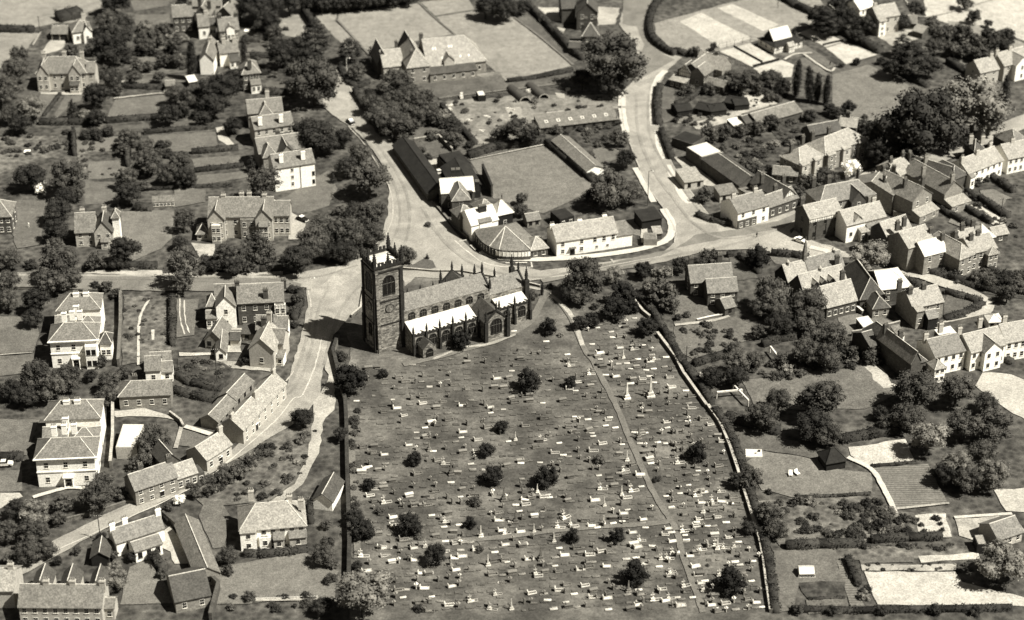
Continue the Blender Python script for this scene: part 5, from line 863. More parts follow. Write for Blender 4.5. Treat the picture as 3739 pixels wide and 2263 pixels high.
defkind('palebush', [crown('crown', broad_blobs(13, 9, .8, -.5, (.38, .55)), 36, .085, 'lf_pale', .7)], None, .62)
defkind('blossom', [crown('crown', broad_blobs(14, 12, .9, -.5, (.36, .5)), 60, .06, 'lf_blos', .8)], TB, 1.0)
defkind('poplar', [crown('crown', [((.12*math.cos(i*2.4), .12*math.sin(i*2.4), -2.3+i*.42), (.78-.5*abs((i-5)/8.5)**1.5,)*2+(.55,)) for i in range(13)], 60, .085, 'lf_dark', .6)], TC, 3.0)
defkind('conifer', [crown('crown', [((.1*math.cos(i*2), .1*math.sin(i*2), -1.2+i*.3), (1.0-.105*i,)*2+(.24,)) for i in range(9)], 48, .085, 'lf_dark', .8, .6)], TC, 1.5)
cb = [((.0, 0, .95), (.4, .4, .14))]
for j, (z, rr, n) in enumerate(((-.55, .66, 6), (-.15, .72, 7), (.25, .62, 6), (.6, .42, 4))):
    for i in range(n): a = i*2*math.pi/n+j; cb.append(((rr*math.cos(a), rr*math.sin(a), z+.06*math.sin(i*3)), (.36, .36, .11)))
defkind('cedar', [crown('crown', cb, 110, .05, 'lf_dark', .5, .6)], TC, 1.2)
defkind('roundfir', [crown('crown', broad_blobs(31, 34, 1.0, -.7, (.2, .28)), 130, .04, 'lf_mid', .35)], TB, 1.1)
NT = []
SIZE = lambda r: 'very large' if r > 9.5 else 'large' if r > 6.6 else 'tall' if r > 4.8 else 'middle sized' if r > 3.2 else 'small' if r > 1.9 else 'tiny'
DESC = dict(broad='leafy tree', dark='dark leaved tree', pale='pale leaved tree', scrub='ragged tree', wispy='loosely branched tree', yew='black yew', bush='rounded bush', palebush='pale bush', blossom='white blossoming tree', poplar='slender poplar', conifer='pointed conifer', cedar='spreading layered cedar', roundfir='round dense tree')
CATN = dict(yew='yew tree', bush='bush', palebush='bush', poplar='poplar', conifer='conifer', cedar='cedar')
def place_tree(kind, px, wpx, aspect=1.0):
    crowns, trunk, hc = KIND[kind]; s = ppm(px); r = wpx/2/s
    wpx *= 1.03; r = wpx/2/s
    for _ in range(2):
        g = GP(px, hc*r*aspect); s2 = ppm(px)*CAMH/(CAMH-hc*r*aspect); r = wpx/2/s2
    root = empty({'bush': 'bush', 'palebush': 'bush', 'poplar': 'poplar_tree', 'conifer': 'conifer', 'yew': 'yew_tree', 'cedar': 'cedar_tree'}.get(kind, 'tree'), (g.x, g.y, 0), random.uniform(0, 6.28))
    z = hc*r*aspect*.98; me = crowns[random.randrange(len(crowns))]; sy = random.uniform(.92, 1.08)
    c = child('crown', me, root, (0, 0, z), 0, (r, r*sy, r*aspect*random.uniform(.85, 1.15) if kind not in ('poplar', 'conifer') else r*aspect)); c.rotation_euler = (random.uniform(-.12, .12), random.uniform(-.12, .12), 0)
    if trunk: child('trunk', trunk, root, (0, 0, z), 0, (r, r, z/1.25 if trunk is TB else z/1.3))
    root['category'] = CATN.get(kind, 'tree'); NT.append((root, kind, r, g)); return root
KEY = dict(b='broad', d='dark', p='pale', s='scrub', w='wispy', y='yew', u='bush', q='palebush', o='blossom', l='poplar', c='conifer', e='cedar', r='roundfir')
TREES = '''
A d 2240 10 150 d 2350 18 150 d 2450 12 140 d 1950 50 190 d 2110 20 170 d 1640 10 90 d 2040 320 110 b 980 560 110 b 1060 330 120 d 880 260 160 d 760 260 150 b 660 360 90 d 1480 860 120 d 1330 800 120 b 1160 560 90
B d 80 8 140 d 180 4 140 d 290 -4 130 d 400 -8 130 d 520 -20 120 b 520 680 150 b 380 800 170 d 600 780 120 b 250 760 160
C b 1850 1000 200 d 2000 1050 140 b 2300 900 180 d 1620 1000 180 s 2250 400 150 d 2400 350 130 d 1660 150 120 d 1560 60 110 s 2180 120 120 d 2300 250 140 b 1900 330 130 d 1150 200 120 d 1330 260 110
A b 790 150 180 b 900 165 160 b 830 240 190 d 800 360 250 b 700 320 120 s 530 360 110 s 150 400 150 b 110 510 190 b 60 620 170 b 40 700 150 p 220 780 200 b 70 830 150 d 150 900 150 c 530 790 110 d 700 700 210 b 820 570 150 s 740 510 120 s 860 660 90 d 700 850 130 p 620 830 90 d 640 480 90
A l 1395 440 100 c 1430 170 44 b 1280 690 150 b 1400 700 170 d 1600 640 280 d 1720 560 170 d 1700 910 130 d 1560 770 190 d 1230 830 170 l 1780 380 60 d 830 5 200 d 1330 15 90 d 1720 40 110 d 1850 50 230 d 1960 150 180 s 2010 240 130 d 2060 400 200 d 2160 340 180 e 2300 270 240 d 2250 440 200 b 2290 590 340 d 2140 620 120 d 2290 990 290 d 2200 1080 170 d 2400 1050 150
A s 1200 210 120 q 1060 210 110 s 1120 280 150 s 1270 340 130 s 1200 440 130 b 1290 440 110 s 1010 480 110 s 1080 480 100 r 480 1280 300 b 550 1400 130 d 220 1280 210 o 290 1360 105 d 470 1450 150 b 940 1000 170 s 900 1090 110 b 930 1300 160 d 935 1400 180 b 1070 1180 190 b 1310 1180 160 b 1230 1270 160 d 1350 1290 150 s 1160 1120 90 w 1920 1320 250 c 1835 1190 90 c 2430 1290 60 u 640 980 110 u 790 960 100 u 700 985 100 u 1160 1045 50 b 1050 1080 120
B e 90 360 170 r 145 520 140 w 265 380 110 d 320 470 90 b 440 590 230 d 240 680 90 d 310 635 60 b 420 720 170 b 560 740 200 s 660 700 120 b 325 850 200 b 410 900 230 b 560 860 190 b 680 830 150 d 350 935 120 s 480 1000 110 d 1080 45 170 d 1220 60 180 d 1340 50 110 d 1160 10 160 b 2030 420 440 d 1790 570 160 d 1990 600 200 b 1330 940 220 d 1400 990 150 s 1190 980 130 s 870 1020 130 u 960 1060 70
B b 1980 1370 280 d 2115 1150 150 d 1870 1440 160 b 2130 1400 180 b 1345 1445 95 b 165 1120 160 b 230 1290 300 d 70 1210 160 d 40 1000 150 s 2050 1010 150 u 1600 950 90 u 1500 140 60 s 820 1000 90 u 620 1095 60 u 665 1145 60 u 1160 735 40
C c 870 225 46 b 700 565 155 d 790 630 140 l 895 575 90 l 985 620 88 l 1045 640 76 l 1110 660 74 d 1130 790 90 d 1185 815 90 d 1268 780 100 u 1387 850 45 u 1215 480 46 y 1328 448 60 d 1505 440 60 d 1800 900 540 p 2190 770 480 d 1480 960 190 d 1500 1110 240 d 1680 1110 190 l 2410 680 90 e 1740 420 270 d 1600 490 170 d 1860 480 180 e 1660 330 150 d 1070 115 210 d 1240 130 200 d 1390 170 150 d 1190 40 150 e 1100 160 200 d 1760 60 130 d 1470 60 90 s 1980 260 140 s 2100 240 150 s 2200 320 160 s 2350 330 150 s 2120 15 130 s 2290 170 70 s 1870 190 110 s 2430 250 120 d 1300 40 160 s 2020 350 130 s 2130 370 130
C s 490 600 200 s 420 560 130 u 430 630 90 b 560 560 130 u 100 660 110 u 250 650 110 s 340 590 90 u 980 850 110 s 700 890 130 s 600 930 120 s 250 965 150 s 370 960 140 s 480 945 110 q 740 870 80 s 1370 910 110 s 1440 930 110 u 1280 885 90 o 1285 1225 145 b 1100 1300 170 s 960 1330 140 s 900 1400 110 s 1370 1190 100 s 220 1420 130 s 530 1190 120 u 600 1230 90 u 2200 1330 80 u 2270 1300 70 s 150 370 90 s 280 340 70 u 900 1460 80 s 700 700 90 s 610 640 110 b 330 780 60
D d 420 50 190 d 400 180 190 s 400 290 120 d 900 330 240 d 860 420 120 s 700 410 150 b 430 430 270 s 330 500 130 u 230 440 100 b 370 560 220 b 520 540 170 b 60 400 170 b 60 560 170 b 50 700 160 d 260 700 200 d 240 820 150 w 1340 430 300 w 1330 550 190 w 1340 110 170 d 1310 280 110 b 1650 360 190 w 1880 320 240 s 1600 440 110 s 1780 430 170 s 1950 400 150 b 2290 250 220 b 2350 150 180 d 2170 400 220 b 2270 330 180 d 2400 340 150 s 780 600 90 s 850 650 90 u 700 590 70 b 2170 690 100 u 2150 780 80 u 2140 880 70
D b 270 1240 220 b 490 1260 200 b 370 1330 210 d 80 1350 160 d 190 1400 160 d 660 1250 90 b 790 1290 170 b 780 1400 160 s 740 1150 100 s 900 1230 120 d 1790 1140 80 b 1480 480 70 d 1700 450 150 d 1560 450 120
E b 60 200 260 b 200 90 220 b 250 220 190 d 50 340 180 d 130 60 160 b 290 50 130 b 500 370 135 c 655 380 34 b 1340 40 100 b 1810 530 280 b 1790 650 170 d 1690 640 140 p 2030 510 130 l 1495 625 34 y 2235 480 140 y 2090 650 190 y 2030 760 190 y 2150 750 110 q 2320 500 80 q 2390 500 110 s 2370 640 230 p 2300 590 130 s 2420 720 150 y 2260 890 150 u 1880 750 66 d 1860 840 110 d 1770 860 110 u 1550 600 50
E y 1545 890 130 q 1630 955 50 y 905 1000 140 y 1390 1290 175 y 1700 1300 90 y 335 1235 75 y 90 1280 250 u 20 1110 90 s 1420 665 90 u 1350 640 80 u 660 150 50
F d 40 440 120 s 270 385 160 d 170 430 110 y 600 390 180 p 1440 380 270 b 700 640 260 b 640 740 170 b 770 770 180 b 980 720 240 b 990 840 220 d 770 870 190 s 600 930 130 b 1160 970 220 b 960 1070 200 b 1110 1110 210 s 1290 1090 130 s 980 990 130 s 1450 1060 160 s 1420 1120 110 b 440 1150 190 b 430 1060 120 b 590 1130 130 d 450 1260 170 d 270 1260 150 s 780 1130 120 b 760 1420 180 b 1080 1410 350 b 1770 1340 320 b 2060 1350 260 b 2270 1450 160 b 2430 650 140 b 2300 570 110 s 2200 540 120 d 2400 560 120 s 2060 500 90 s 1960 480 80 d 1300 490 80 u 90 810 60 u 20 830 60 u 1480 1150 80
G p 260 760 230 d 110 730 140 b 60 890 170 b 240 900 210 b 430 800 110 b 200 1050 190 b 330 1030 160 s 460 690 150 b 700 640 230 b 760 550 170 s 880 620 110 b 1120 230 230 b 1090 330 170 s 980 400 110 d 2210 70 150 s 1820 390 110 s 1740 450 130 s 1640 515 120 s 1530 595 100 s 1420 620 90 o 1310 665 90 s 1230 720 70 b 1660 1070 140 s 1670 1180 90 p 860 1240 170 s 830 1080 90 p 840 1160 110 s 1820 1370 90 b 2360 1070 160 s 2400 980 110 s 2420 1240 100 d 2350 1440 140 c 2260 790 60 s 2380 850 80 d 740 940 80 d 960 1085 80 d 1120 1080 100 s 1180 1210 80 s 1380 560 60 s 790 1330 90 s 2430 1130 90 s 60 1100 100 s 130 1160 80 d 420 1110 70 s 560 1040 70
H y 565 370 105 y 1090 300 120 y 1140 490 150 y 1530 500 170 y 230 560 95 y 190 880 170 d 120 790 130 y 535 845 175 y 970 835 90 d 720 1060 165 y 1720 930 110 y 2040 930 115 y 2170 1200 190 y 1200 135 100 u 1910 375 80 p 180 1340 400 d 25 190 110 u 90 430 60 u 100 250 60 u 310 750 70 u 600 1465 80 u 1040 1035 60 u 1010 690 90 u 2330 520 60 d 140 1150 80 u 590 940 60
I y 170 320 150 y 400 1260 210 s 550 500 190 d 450 520 120 b 690 770 210 b 740 880 150 d 550 870 110 d 1010 120 250 b 640 50 230 b 1120 180 190 b 1700 60 230 p 1850 210 270 b 2110 110 250 b 2340 130 260 b 2250 320 190 p 2080 420 230 p 2320 480 240 d 1970 480 180 b 2150 510 200 u 1290 730 100 u 1240 690 70 u 1400 690 80 u 1490 690 60 u 1500 850 110 u 1440 870 70 s 900 660 90 u 1670 800 75 u 1910 800 60 u 1800 850 45 u 1940 845 40 u 1820 900 45 u 1950 890 45 u 1770 815 40 p 2390 1120 330 u 1400 1330 90 u 690 610 50 u 1320 1230 70 u 1330 1280 60 u 1280 1140 50 q 1380 1370 90 s 900 1470 90 u 1150 1480 90 u 1500 1480 90 u 1900 1475 100 u 2200 1480 90 u 1380 1010 60 u 1700 900 90 d 1500 30 110 b 1560 110 130 u 240 1150 30'''
for ln in TREES.strip().splitlines():
    k = ln.split(); t = k[0]; k = k[1:]
    for i in range(0, len(k), 4):
        kd = KEY[k[i]]; x, y, wd = map(float, k[i+1:i+4]); p = PX(f'{t} {x} {y}')[0]
        place_tree(kd, p, wd/TILE[t][2], {'poplar': 1.0, 'wispy': 1.1}.get(kd, 1.0))
p = PX('R 2325 450')[0]; place_tree('yew', p, 38, 1.15)
# unseen trees are not built; labels tell each tree by look and by the nearest landmark
LM += [(n_, G(c)[0]) for n_, c in (('the road junction', 'E 700 250'), ('the churchyard centre', 'H 1100 700'), ('the foot of the churchyard', 'H 1200 1350'), ('the left churchyard wall', 'H 80 700'), ('the right churchyard wall', 'I 400 450'), ('the main bowling green', 'B 1400 1300'),
  ('the right hand bowling green', 'C 1450 700'), ('the playing field', 'B 1200 350'), ('the builders yard', 'B 1200 800'), ('the ploughed plot', 'I 1700 560'), ('the orchard ground', 'I 1200 850'), ('the big bright lawn', 'I 1700 1330'), ('the triangular lawn', 'F 2080 740'), ('the playground', 'F 1400 870'),
  ('the long top left hedge', 'A 900 900'), ('the planted rows', 'A 780 1230'), ('the left cross road', 'D 900 550'), ('the churchyard gate', 'E 1540 640'), ('the top edge copse', 'B 1200 60'), ('the top left field', 'A 150 400'), ('the far right fields', 'C 2200 250'), ('the bottom left roadside', 'G 300 1000'), ('the wedge shaped orchard', 'G 1900 450'), ('the allotments', 'F 300 1000'), ('the top orchard', 'A 1150 380'))]
used = {}
for root, kind, r, g in NT:
    ds = sorted(((g-Vector((l[1].x, l[1].y, 0))).length, l[0], l[1]) for l in LM); done = False
    for d_, n_, q in ds[:6]:
        dx, dy = g.x-q.x, g.y-q.y
        side = ('to the right of' if dx > 0 else 'to the left of') if abs(dx) > abs(dy) else ('behind' if dy > 0 else 'in front of')
        lb = f'{SIZE(r)} {DESC[kind]} {side} {n_}'
        if lb not in used: used[lb] = (n_, side); root['label'] = lb; done = True; break
    if not done:
        k = 0; ORD = ['second', 'third', 'fourth', 'fifth', 'sixth', 'seventh', 'eighth']
        d_, n_, q = ds[0]; dx, dy = g.x-q.x, g.y-q.y; side = ('to the right of' if dx > 0 else 'to the left of') if abs(dx) > abs(dy) else ('behind' if dy > 0 else 'in front of')
        while f'{ORD[min(k, 7)]} {SIZE(r)} {DESC[kind]} {side} {n_}' in used: k += 1
        lb = f'{ORD[min(k, 7)]} {SIZE(r)} {DESC[kind]} {side} {n_}'; used[lb] = 1; root['label'] = lb
# small shrubs filling the gardens, borders and orchards: each its own bush
SH = [crown('bush', broad_blobs(s_+40, 6, .75, -.4, (.42, .6)), 22, .13, mm, .8, .7) for s_, mm in enumerate(('lf_dark', 'lf_mid', 'lf_mid', 'lf_pale'))]
def inside(x, y, poly):
    c = False; n = len(poly)
    for i in range(n):
        a, b_ = poly[i], poly[i-1]
        if (a.y > y) != (b_.y > y) and x < (b_.x-a.x)*(y-a.y)/(b_.y-a.y)+a.x: c = not c
    return c
SHR = []
def shrubs(area, n, r0, r1, label, grp, w_=(3, 3, 3, 1)):
    P = G(area); x0, x1 = min(p.x for p in P), max(p.x for p in P); y0, y1 = min(p.y for p in P), max(p.y for p in P); k = 0; tries = 0
    while k < n and tries < n*40:
        tries += 1; x, y = random.uniform(x0, x1), random.uniform(y0, y1)
        if not inside(x, y, P): continue
        r = random.uniform(r0, r1); SHR.append((r/(y+Y0+300), r, x, y, random.choices(range(4), w_)[0], (r*random.uniform(.8, 1.2), r*random.uniform(.7, 1)), random.uniform(0, 6), label, grp)); k += 1
for a in (
 ('A 900 380 1350 360 1350 500 950 540', 26, .9, 2.2, 'low garden shrub in the strips of the top orchard', 'shrubs in the top orchard strips'),
 ('A 960 200 1260 200 1380 350 980 340', 24, 1, 2.4, 'ragged shrub in the gardens above the top orchard strips', 'shrubs in the upper gardens'),
 ('A 0 960 540 960 540 1100 0 1160', 34, .5, 1.4, 'small garden plant in the bed below the long left hedge', 'plants in the long left bed'),
 ('A 560 1000 900 1000 920 1300 600 1300', 24, .4, 1.1, 'small plant between the vegetable rows', 'plants in the vegetable rows'),
 ('A 960 990 1400 1080 1400 1400 1000 1420', 22, .8, 2.2, 'shrub under the trees of the middle left gardens', 'shrubs of the middle left gardens'),
 ('A 1750 180 2100 200 2120 700 1930 700', 26, .7, 1.8, 'shrub along the borders right of the back garden lawns', 'shrubs of the back garden lawns'),
 ('B 520 680 760 780 980 1050 620 1020 480 900', 36, 1, 2.6, 'shrub on the rough slope left of the builders yard', 'shrubs on the rough slope'),
 ('B 800 740 1300 700 2040 700 2040 790 1480 860 1100 1000 980 1000', 40, .3, 1.2, 'weedy clump among the litter of the builders yard', 'weeds in the builders yard'),
 ('B 1500 940 2040 880 2110 1000 1900 1080 1640 1010', 34, .6, 1.5, 'plant in the kitchen garden below the skylight workshop', 'kitchen garden plants'),
 ('B 1640 990 1900 1230 1980 1210 1700 980', 14, .4, 1.0, 'creeper clump on the crumbling glasshouse strip', 'creepers by the glasshouse'),
 ('C 0 850 480 820 200 950 160 910 0 960', 22, .4, 1.2, 'scrubby tuft beside the scrapyard sheds', 'tufts at the scrapyard'),
 ('C 300 1100 620 980 780 1110 760 1180 640 1250 500 1260', 36, .6, 1.8, 'overgrown bush in the jungle garden behind the long dark hall', 'bushes of the jungle garden'),
 ('C 560 880 950 900 1100 1010 840 1080 700 960', 34, .6, 1.6, 'garden shrub in the narrow strips behind the brick houses', 'shrubs of the narrow strips'),
 ('C 1850 150 2464 250 2464 420 1950 380', 30, 1, 2.6, 'hazy bush in the far right gardens', 'bushes of the far right gardens'),
 ('F 1990 470 2560 520 2560 700 2100 600', 26, .8, 2.2, 'bush behind the lane in the far right corner gardens', 'bushes behind the lane'),
 ('D 905 670 1240 690 1250 1100 890 1190', 34, .3, 1.0, 'small plant in the vegetable garden of the curved path', 'plants by the curved path'),
 ('D 1290 1130 1740 1180 1610 1370 1300 1290', 30, .4, 1.2, 'garden plant behind the cottage hedges', 'plants behind the cottage hedges'),
 ('G 1940 200 2330 120 2300 300 2180 560 1960 680 1700 690', 34, .5, 1.5, 'small round shrub in the wedge shaped orchard', 'shrubs of the wedge shaped orchard'),
 ('G 1380 600 1960 260 2000 330 1500 680', 44, .7, 1.7, 'hedgerow shrub between the road and the wedge shaped orchard', 'hedgerow shrubs by the road'),
 ('F 0 900 380 860 480 1000 160 1160', 30, .4, 1.3, 'bramble clump on the allotments', 'brambles on the allotments'),
 ('F 500 1180 1300 1100 1320 1200 640 1310', 34, .6, 1.8, 'border shrub along the back of the long lawn', 'border shrubs of the long lawn'),
 ('I 620 690 900 650 1500 660 1600 780 1420 980 780 1000', 60, .4, 1.5, 'ragged bush in the orchard ground right of the churchyard', 'bushes of the orchard ground'),
 ('I 1380 770 1760 780 1760 940 1440 980', 26, .6, 1.4, 'dark clipped bush left of the bright flower bed', 'bushes left of the bright bed'),
 ('I 1350 1140 2200 1130 2200 1195 1370 1200', 34, .25, .6, 'little flower clump in the border of the big bright lawn', 'flower clumps of the bright lawn'),
 ('I 1400 990 2050 1000 2050 1040 1400 1040', 26, .3, .9, 'small plant below the long clipped hedge', 'plants below the long hedge'),
 ('G 1560 1340 2300 1330 2300 1480 1560 1480', 12, .5, 1.3, 'shrub at the bottom edge of the front lawn', 'shrubs at the bottom lawn edge'),
 ('E 0 0 330 0 300 230 180 420 0 420', 20, 1.2, 2.6, 'shrub filling the tree belt left of the junction', 'shrubs of the tree belt'),
 ('U 300 630 680 610 700 645 300 655', 30, .6, 1.6, 'shrub under the roadside trees of the left cross road', 'shrubs of the left cross road'),
 ('H 110 20 150 20 140 1100 100 1100', 22, .5, 1.4, 'small yew bush against the left churchyard wall', 'bushes along the left churchyard wall'),
 ('F 1180 1040 1560 1060 1500 1180 1250 1170', 18, .8, 2.0, 'bush in the dark corner behind the lower terrace', 'bushes behind the lower terrace'),
 ('R 1700 900 2464 1400 2464 1600 1700 1050', 26, .5, 1.2, 'small bush between the straight garden strips', 'bushes of the garden strips')):
    shrubs(*a)
SHR.sort(key=lambda t: -t[0]); rest = {}
SHO = []
for i, (_, r, x, y, k, (sy, sz), rz, label, grp) in enumerate(SHR):
    if i < 270:
        o = bpy.data.objects.new('shrub', SH[k]); o.location = (x, y, r*.45); o.scale = (r, sy, sz); o.rotation_euler = (0, 0, rz); link(o); tag(o, label, 'shrub', grp); SHO.append((o, label, Vector((x, y, 0))))
    else: rest.setdefault(k, []).append((x, y, r, sy, sz, rz))
V_, F_, MI, base = [], [], [], 0
for k, L_ in rest.items():
    me = SH[k]; n = len(me.vertices); c = np.empty(n*3, np.float32); me.vertices.foreach_get('co', c); c = c.reshape(-1, 3); fl = np.empty(len(me.loops), np.int32); me.loops.foreach_get('vertex_index', fl); fl = fl.reshape(-1, 4)
    for x, y, r, sy, sz, rz in L_:
        q = c*np.array([r, sy, sz]); V_.append(np.stack([q[:, 0]*math.cos(rz)-q[:, 1]*math.sin(rz)+x, q[:, 0]*math.sin(rz)+q[:, 1]*math.cos(rz)+y, q[:, 2]+r*.45], 1)); F_.append(fl+base); base += n; MI.append(np.full(len(fl), (0, 1, 1, 2)[k]))
V_, F_, MI = np.concatenate(V_), np.concatenate(F_), np.concatenate(MI); me = bpy.data.meshes.new('undergrowth'); me.vertices.add(len(V_)); me.vertices.foreach_set('co', V_.astype(np.float32).ravel()); me.loops.add(F_.size); me.loops.foreach_set('vertex_index', F_.astype(np.int32).ravel())
me.polygons.add(len(F_)); me.polygons.foreach_set('loop_start', np.arange(0, F_.size, 4, dtype=np.int32)); me.polygons.foreach_set('loop_total', np.full(len(F_), 4, dtype=np.int32))
for m_ in ('lf_dark', 'lf_mid', 'lf_pale'): me.materials.append(M[m_])
me.polygons.foreach_set('material_index', MI.astype(np.int32)); me.update(calc_edges=True); tag(link(bpy.data.objects.new('undergrowth', me)), 'small undergrowth and bedding plants filling the borders and gardens', 'undergrowth', kind='stuff')

# ================================================================= HEDGES, WALLS, FENCES
def hedge(label, s, h=1.6, wd=1.4, m='hedge', sm=False, name='hedge'):
    pts = G(s); pts = smoothline(pts, 3) if sm else pts; P, Nn = [], []; iv, fc = [], []
    o = pts[0].copy()
    s_h = random.uniform(0, 6)
    for i in range(len(pts)-1):
        a, c = pts[i]-o, pts[i+1]-o; L_ = (c-a).length
        if L_ < .05: continue
        d = (c-a)/L_; n = Vector((-d.y, d.x, 0)); k = int(L_*(h*2+wd)*7)
        for _ in range(k):
            t = random.random()*L_; q = random.uniform(0, 2*h+wd)
            if q < h: off, z, nn = -wd/2, q, -n
            elif q < h+wd: off, z, nn = q-h-wd/2, h, Vector((0, 0, 1))
            else: off, z, nn = wd/2, 2*h+wd-q, n
            bump = h*(.12*math.sin(t*1.1+s_h)+.09*math.sin(t*2.9+1)); off *= 1+.22*math.sin(t*.9+s_h); pp = a+d*t+n*(off+random.uniform(-.12, .12)*1.5)+Vector((0, 0, max(.05, z+(bump if z > h*.7 else 0)+random.uniform(-.12, .12)))); P.append(pp); Nn.append(nn+Vector((random.gauss(0, .5), random.gauss(0, .5), random.gauss(0, .4)+.3)))
        b0 = len(iv); w2 = wd/2*.88
        for e_ in (a, c): iv += [e_-n*w2, e_+n*w2, e_+n*w2+Vector((0, 0, h*.94)), e_-n*w2+Vector((0, 0, h*.94))]
        fc += [(b0, b0+4, b0+7, b0+3), (b0+3, b0+7, b0+6, b0+2), (b0+2, b0+6, b0+5, b0+1), (b0, b0+3, b0+2, b0+1), (b0+4, b0+5, b0+6, b0+7)]
    me = quads_mesh(name, np.array([tuple(p) for p in P]), np.array([tuple(p) for p in Nn]), .22, m, (np.array([tuple(p) for p in iv]), np.array(fc)))
    ob = bpy.data.objects.new(name, me); ob.location = o; link(ob); return tag(ob, label, 'hedge')
def wall(label, s, h=1.5, wd=.4, m='wallst', cap='pwall', sm=False):
    pts = G(s); pts = smoothline(pts, 4) if sm else pts; o = pts[0].copy(); pts = [p-o for p in pts]; root = tag(empty('garden_wall', o), label, 'wall')
    for nm, w2, z0, z1, mm in (('wall_face', wd/2, 0, h, m), ('coping', wd/2+.08, h, h+.14, cap)):
        l, r = sides(pts, w2); b = MB()
        for i in range(len(pts)-1):
            for A, B_, C_, D_ in ((r[i], r[i+1], z0, z1), (l[i+1], l[i], z0, z1)): b.face([(A.x, A.y, C_), (B_.x, B_.y, C_), (B_.x, B_.y, D_), (A.x, A.y, D_)], mm)
            b.face([(r[i].x, r[i].y, z1), (r[i+1].x, r[i+1].y, z1), (l[i+1].x, l[i+1].y, z1), (l[i].x, l[i].y, z1)], mm)
        for i in (0, -1): b.face([(r[i].x, r[i].y, z0), (l[i].x, l[i].y, z0), (l[i].x, l[i].y, z1), (r[i].x, r[i].y, z1)], mm)
        b.build(nm, root)
    return root
def fence(label, s, h=1.2, step=2.5, m='wood', rail=True):
    pts = G(s); o = pts[0].copy(); root = tag(empty('fence', o), label, 'fence'); b = MB(); rb = MB()
    for i in range(len(pts)-1):
        a, c = pts[i]-o, pts[i+1]-o; n = max(1, int((c-a).length/step))
        for k in range(n+(i == len(pts)-2)): p = a.lerp(c, k/n); q = MB(); q.bar((0, 0, 0), (0, 0, h), .07, m); qq = q.build('post', root); qq.location = p
        for z in ((h*.5, h*.92) if rail else (h*.95,)): rb.bar(a+Vector((0, 0, z)), c+Vector((0, 0, z)), .035, m)
    rb.build('rail', root); return root
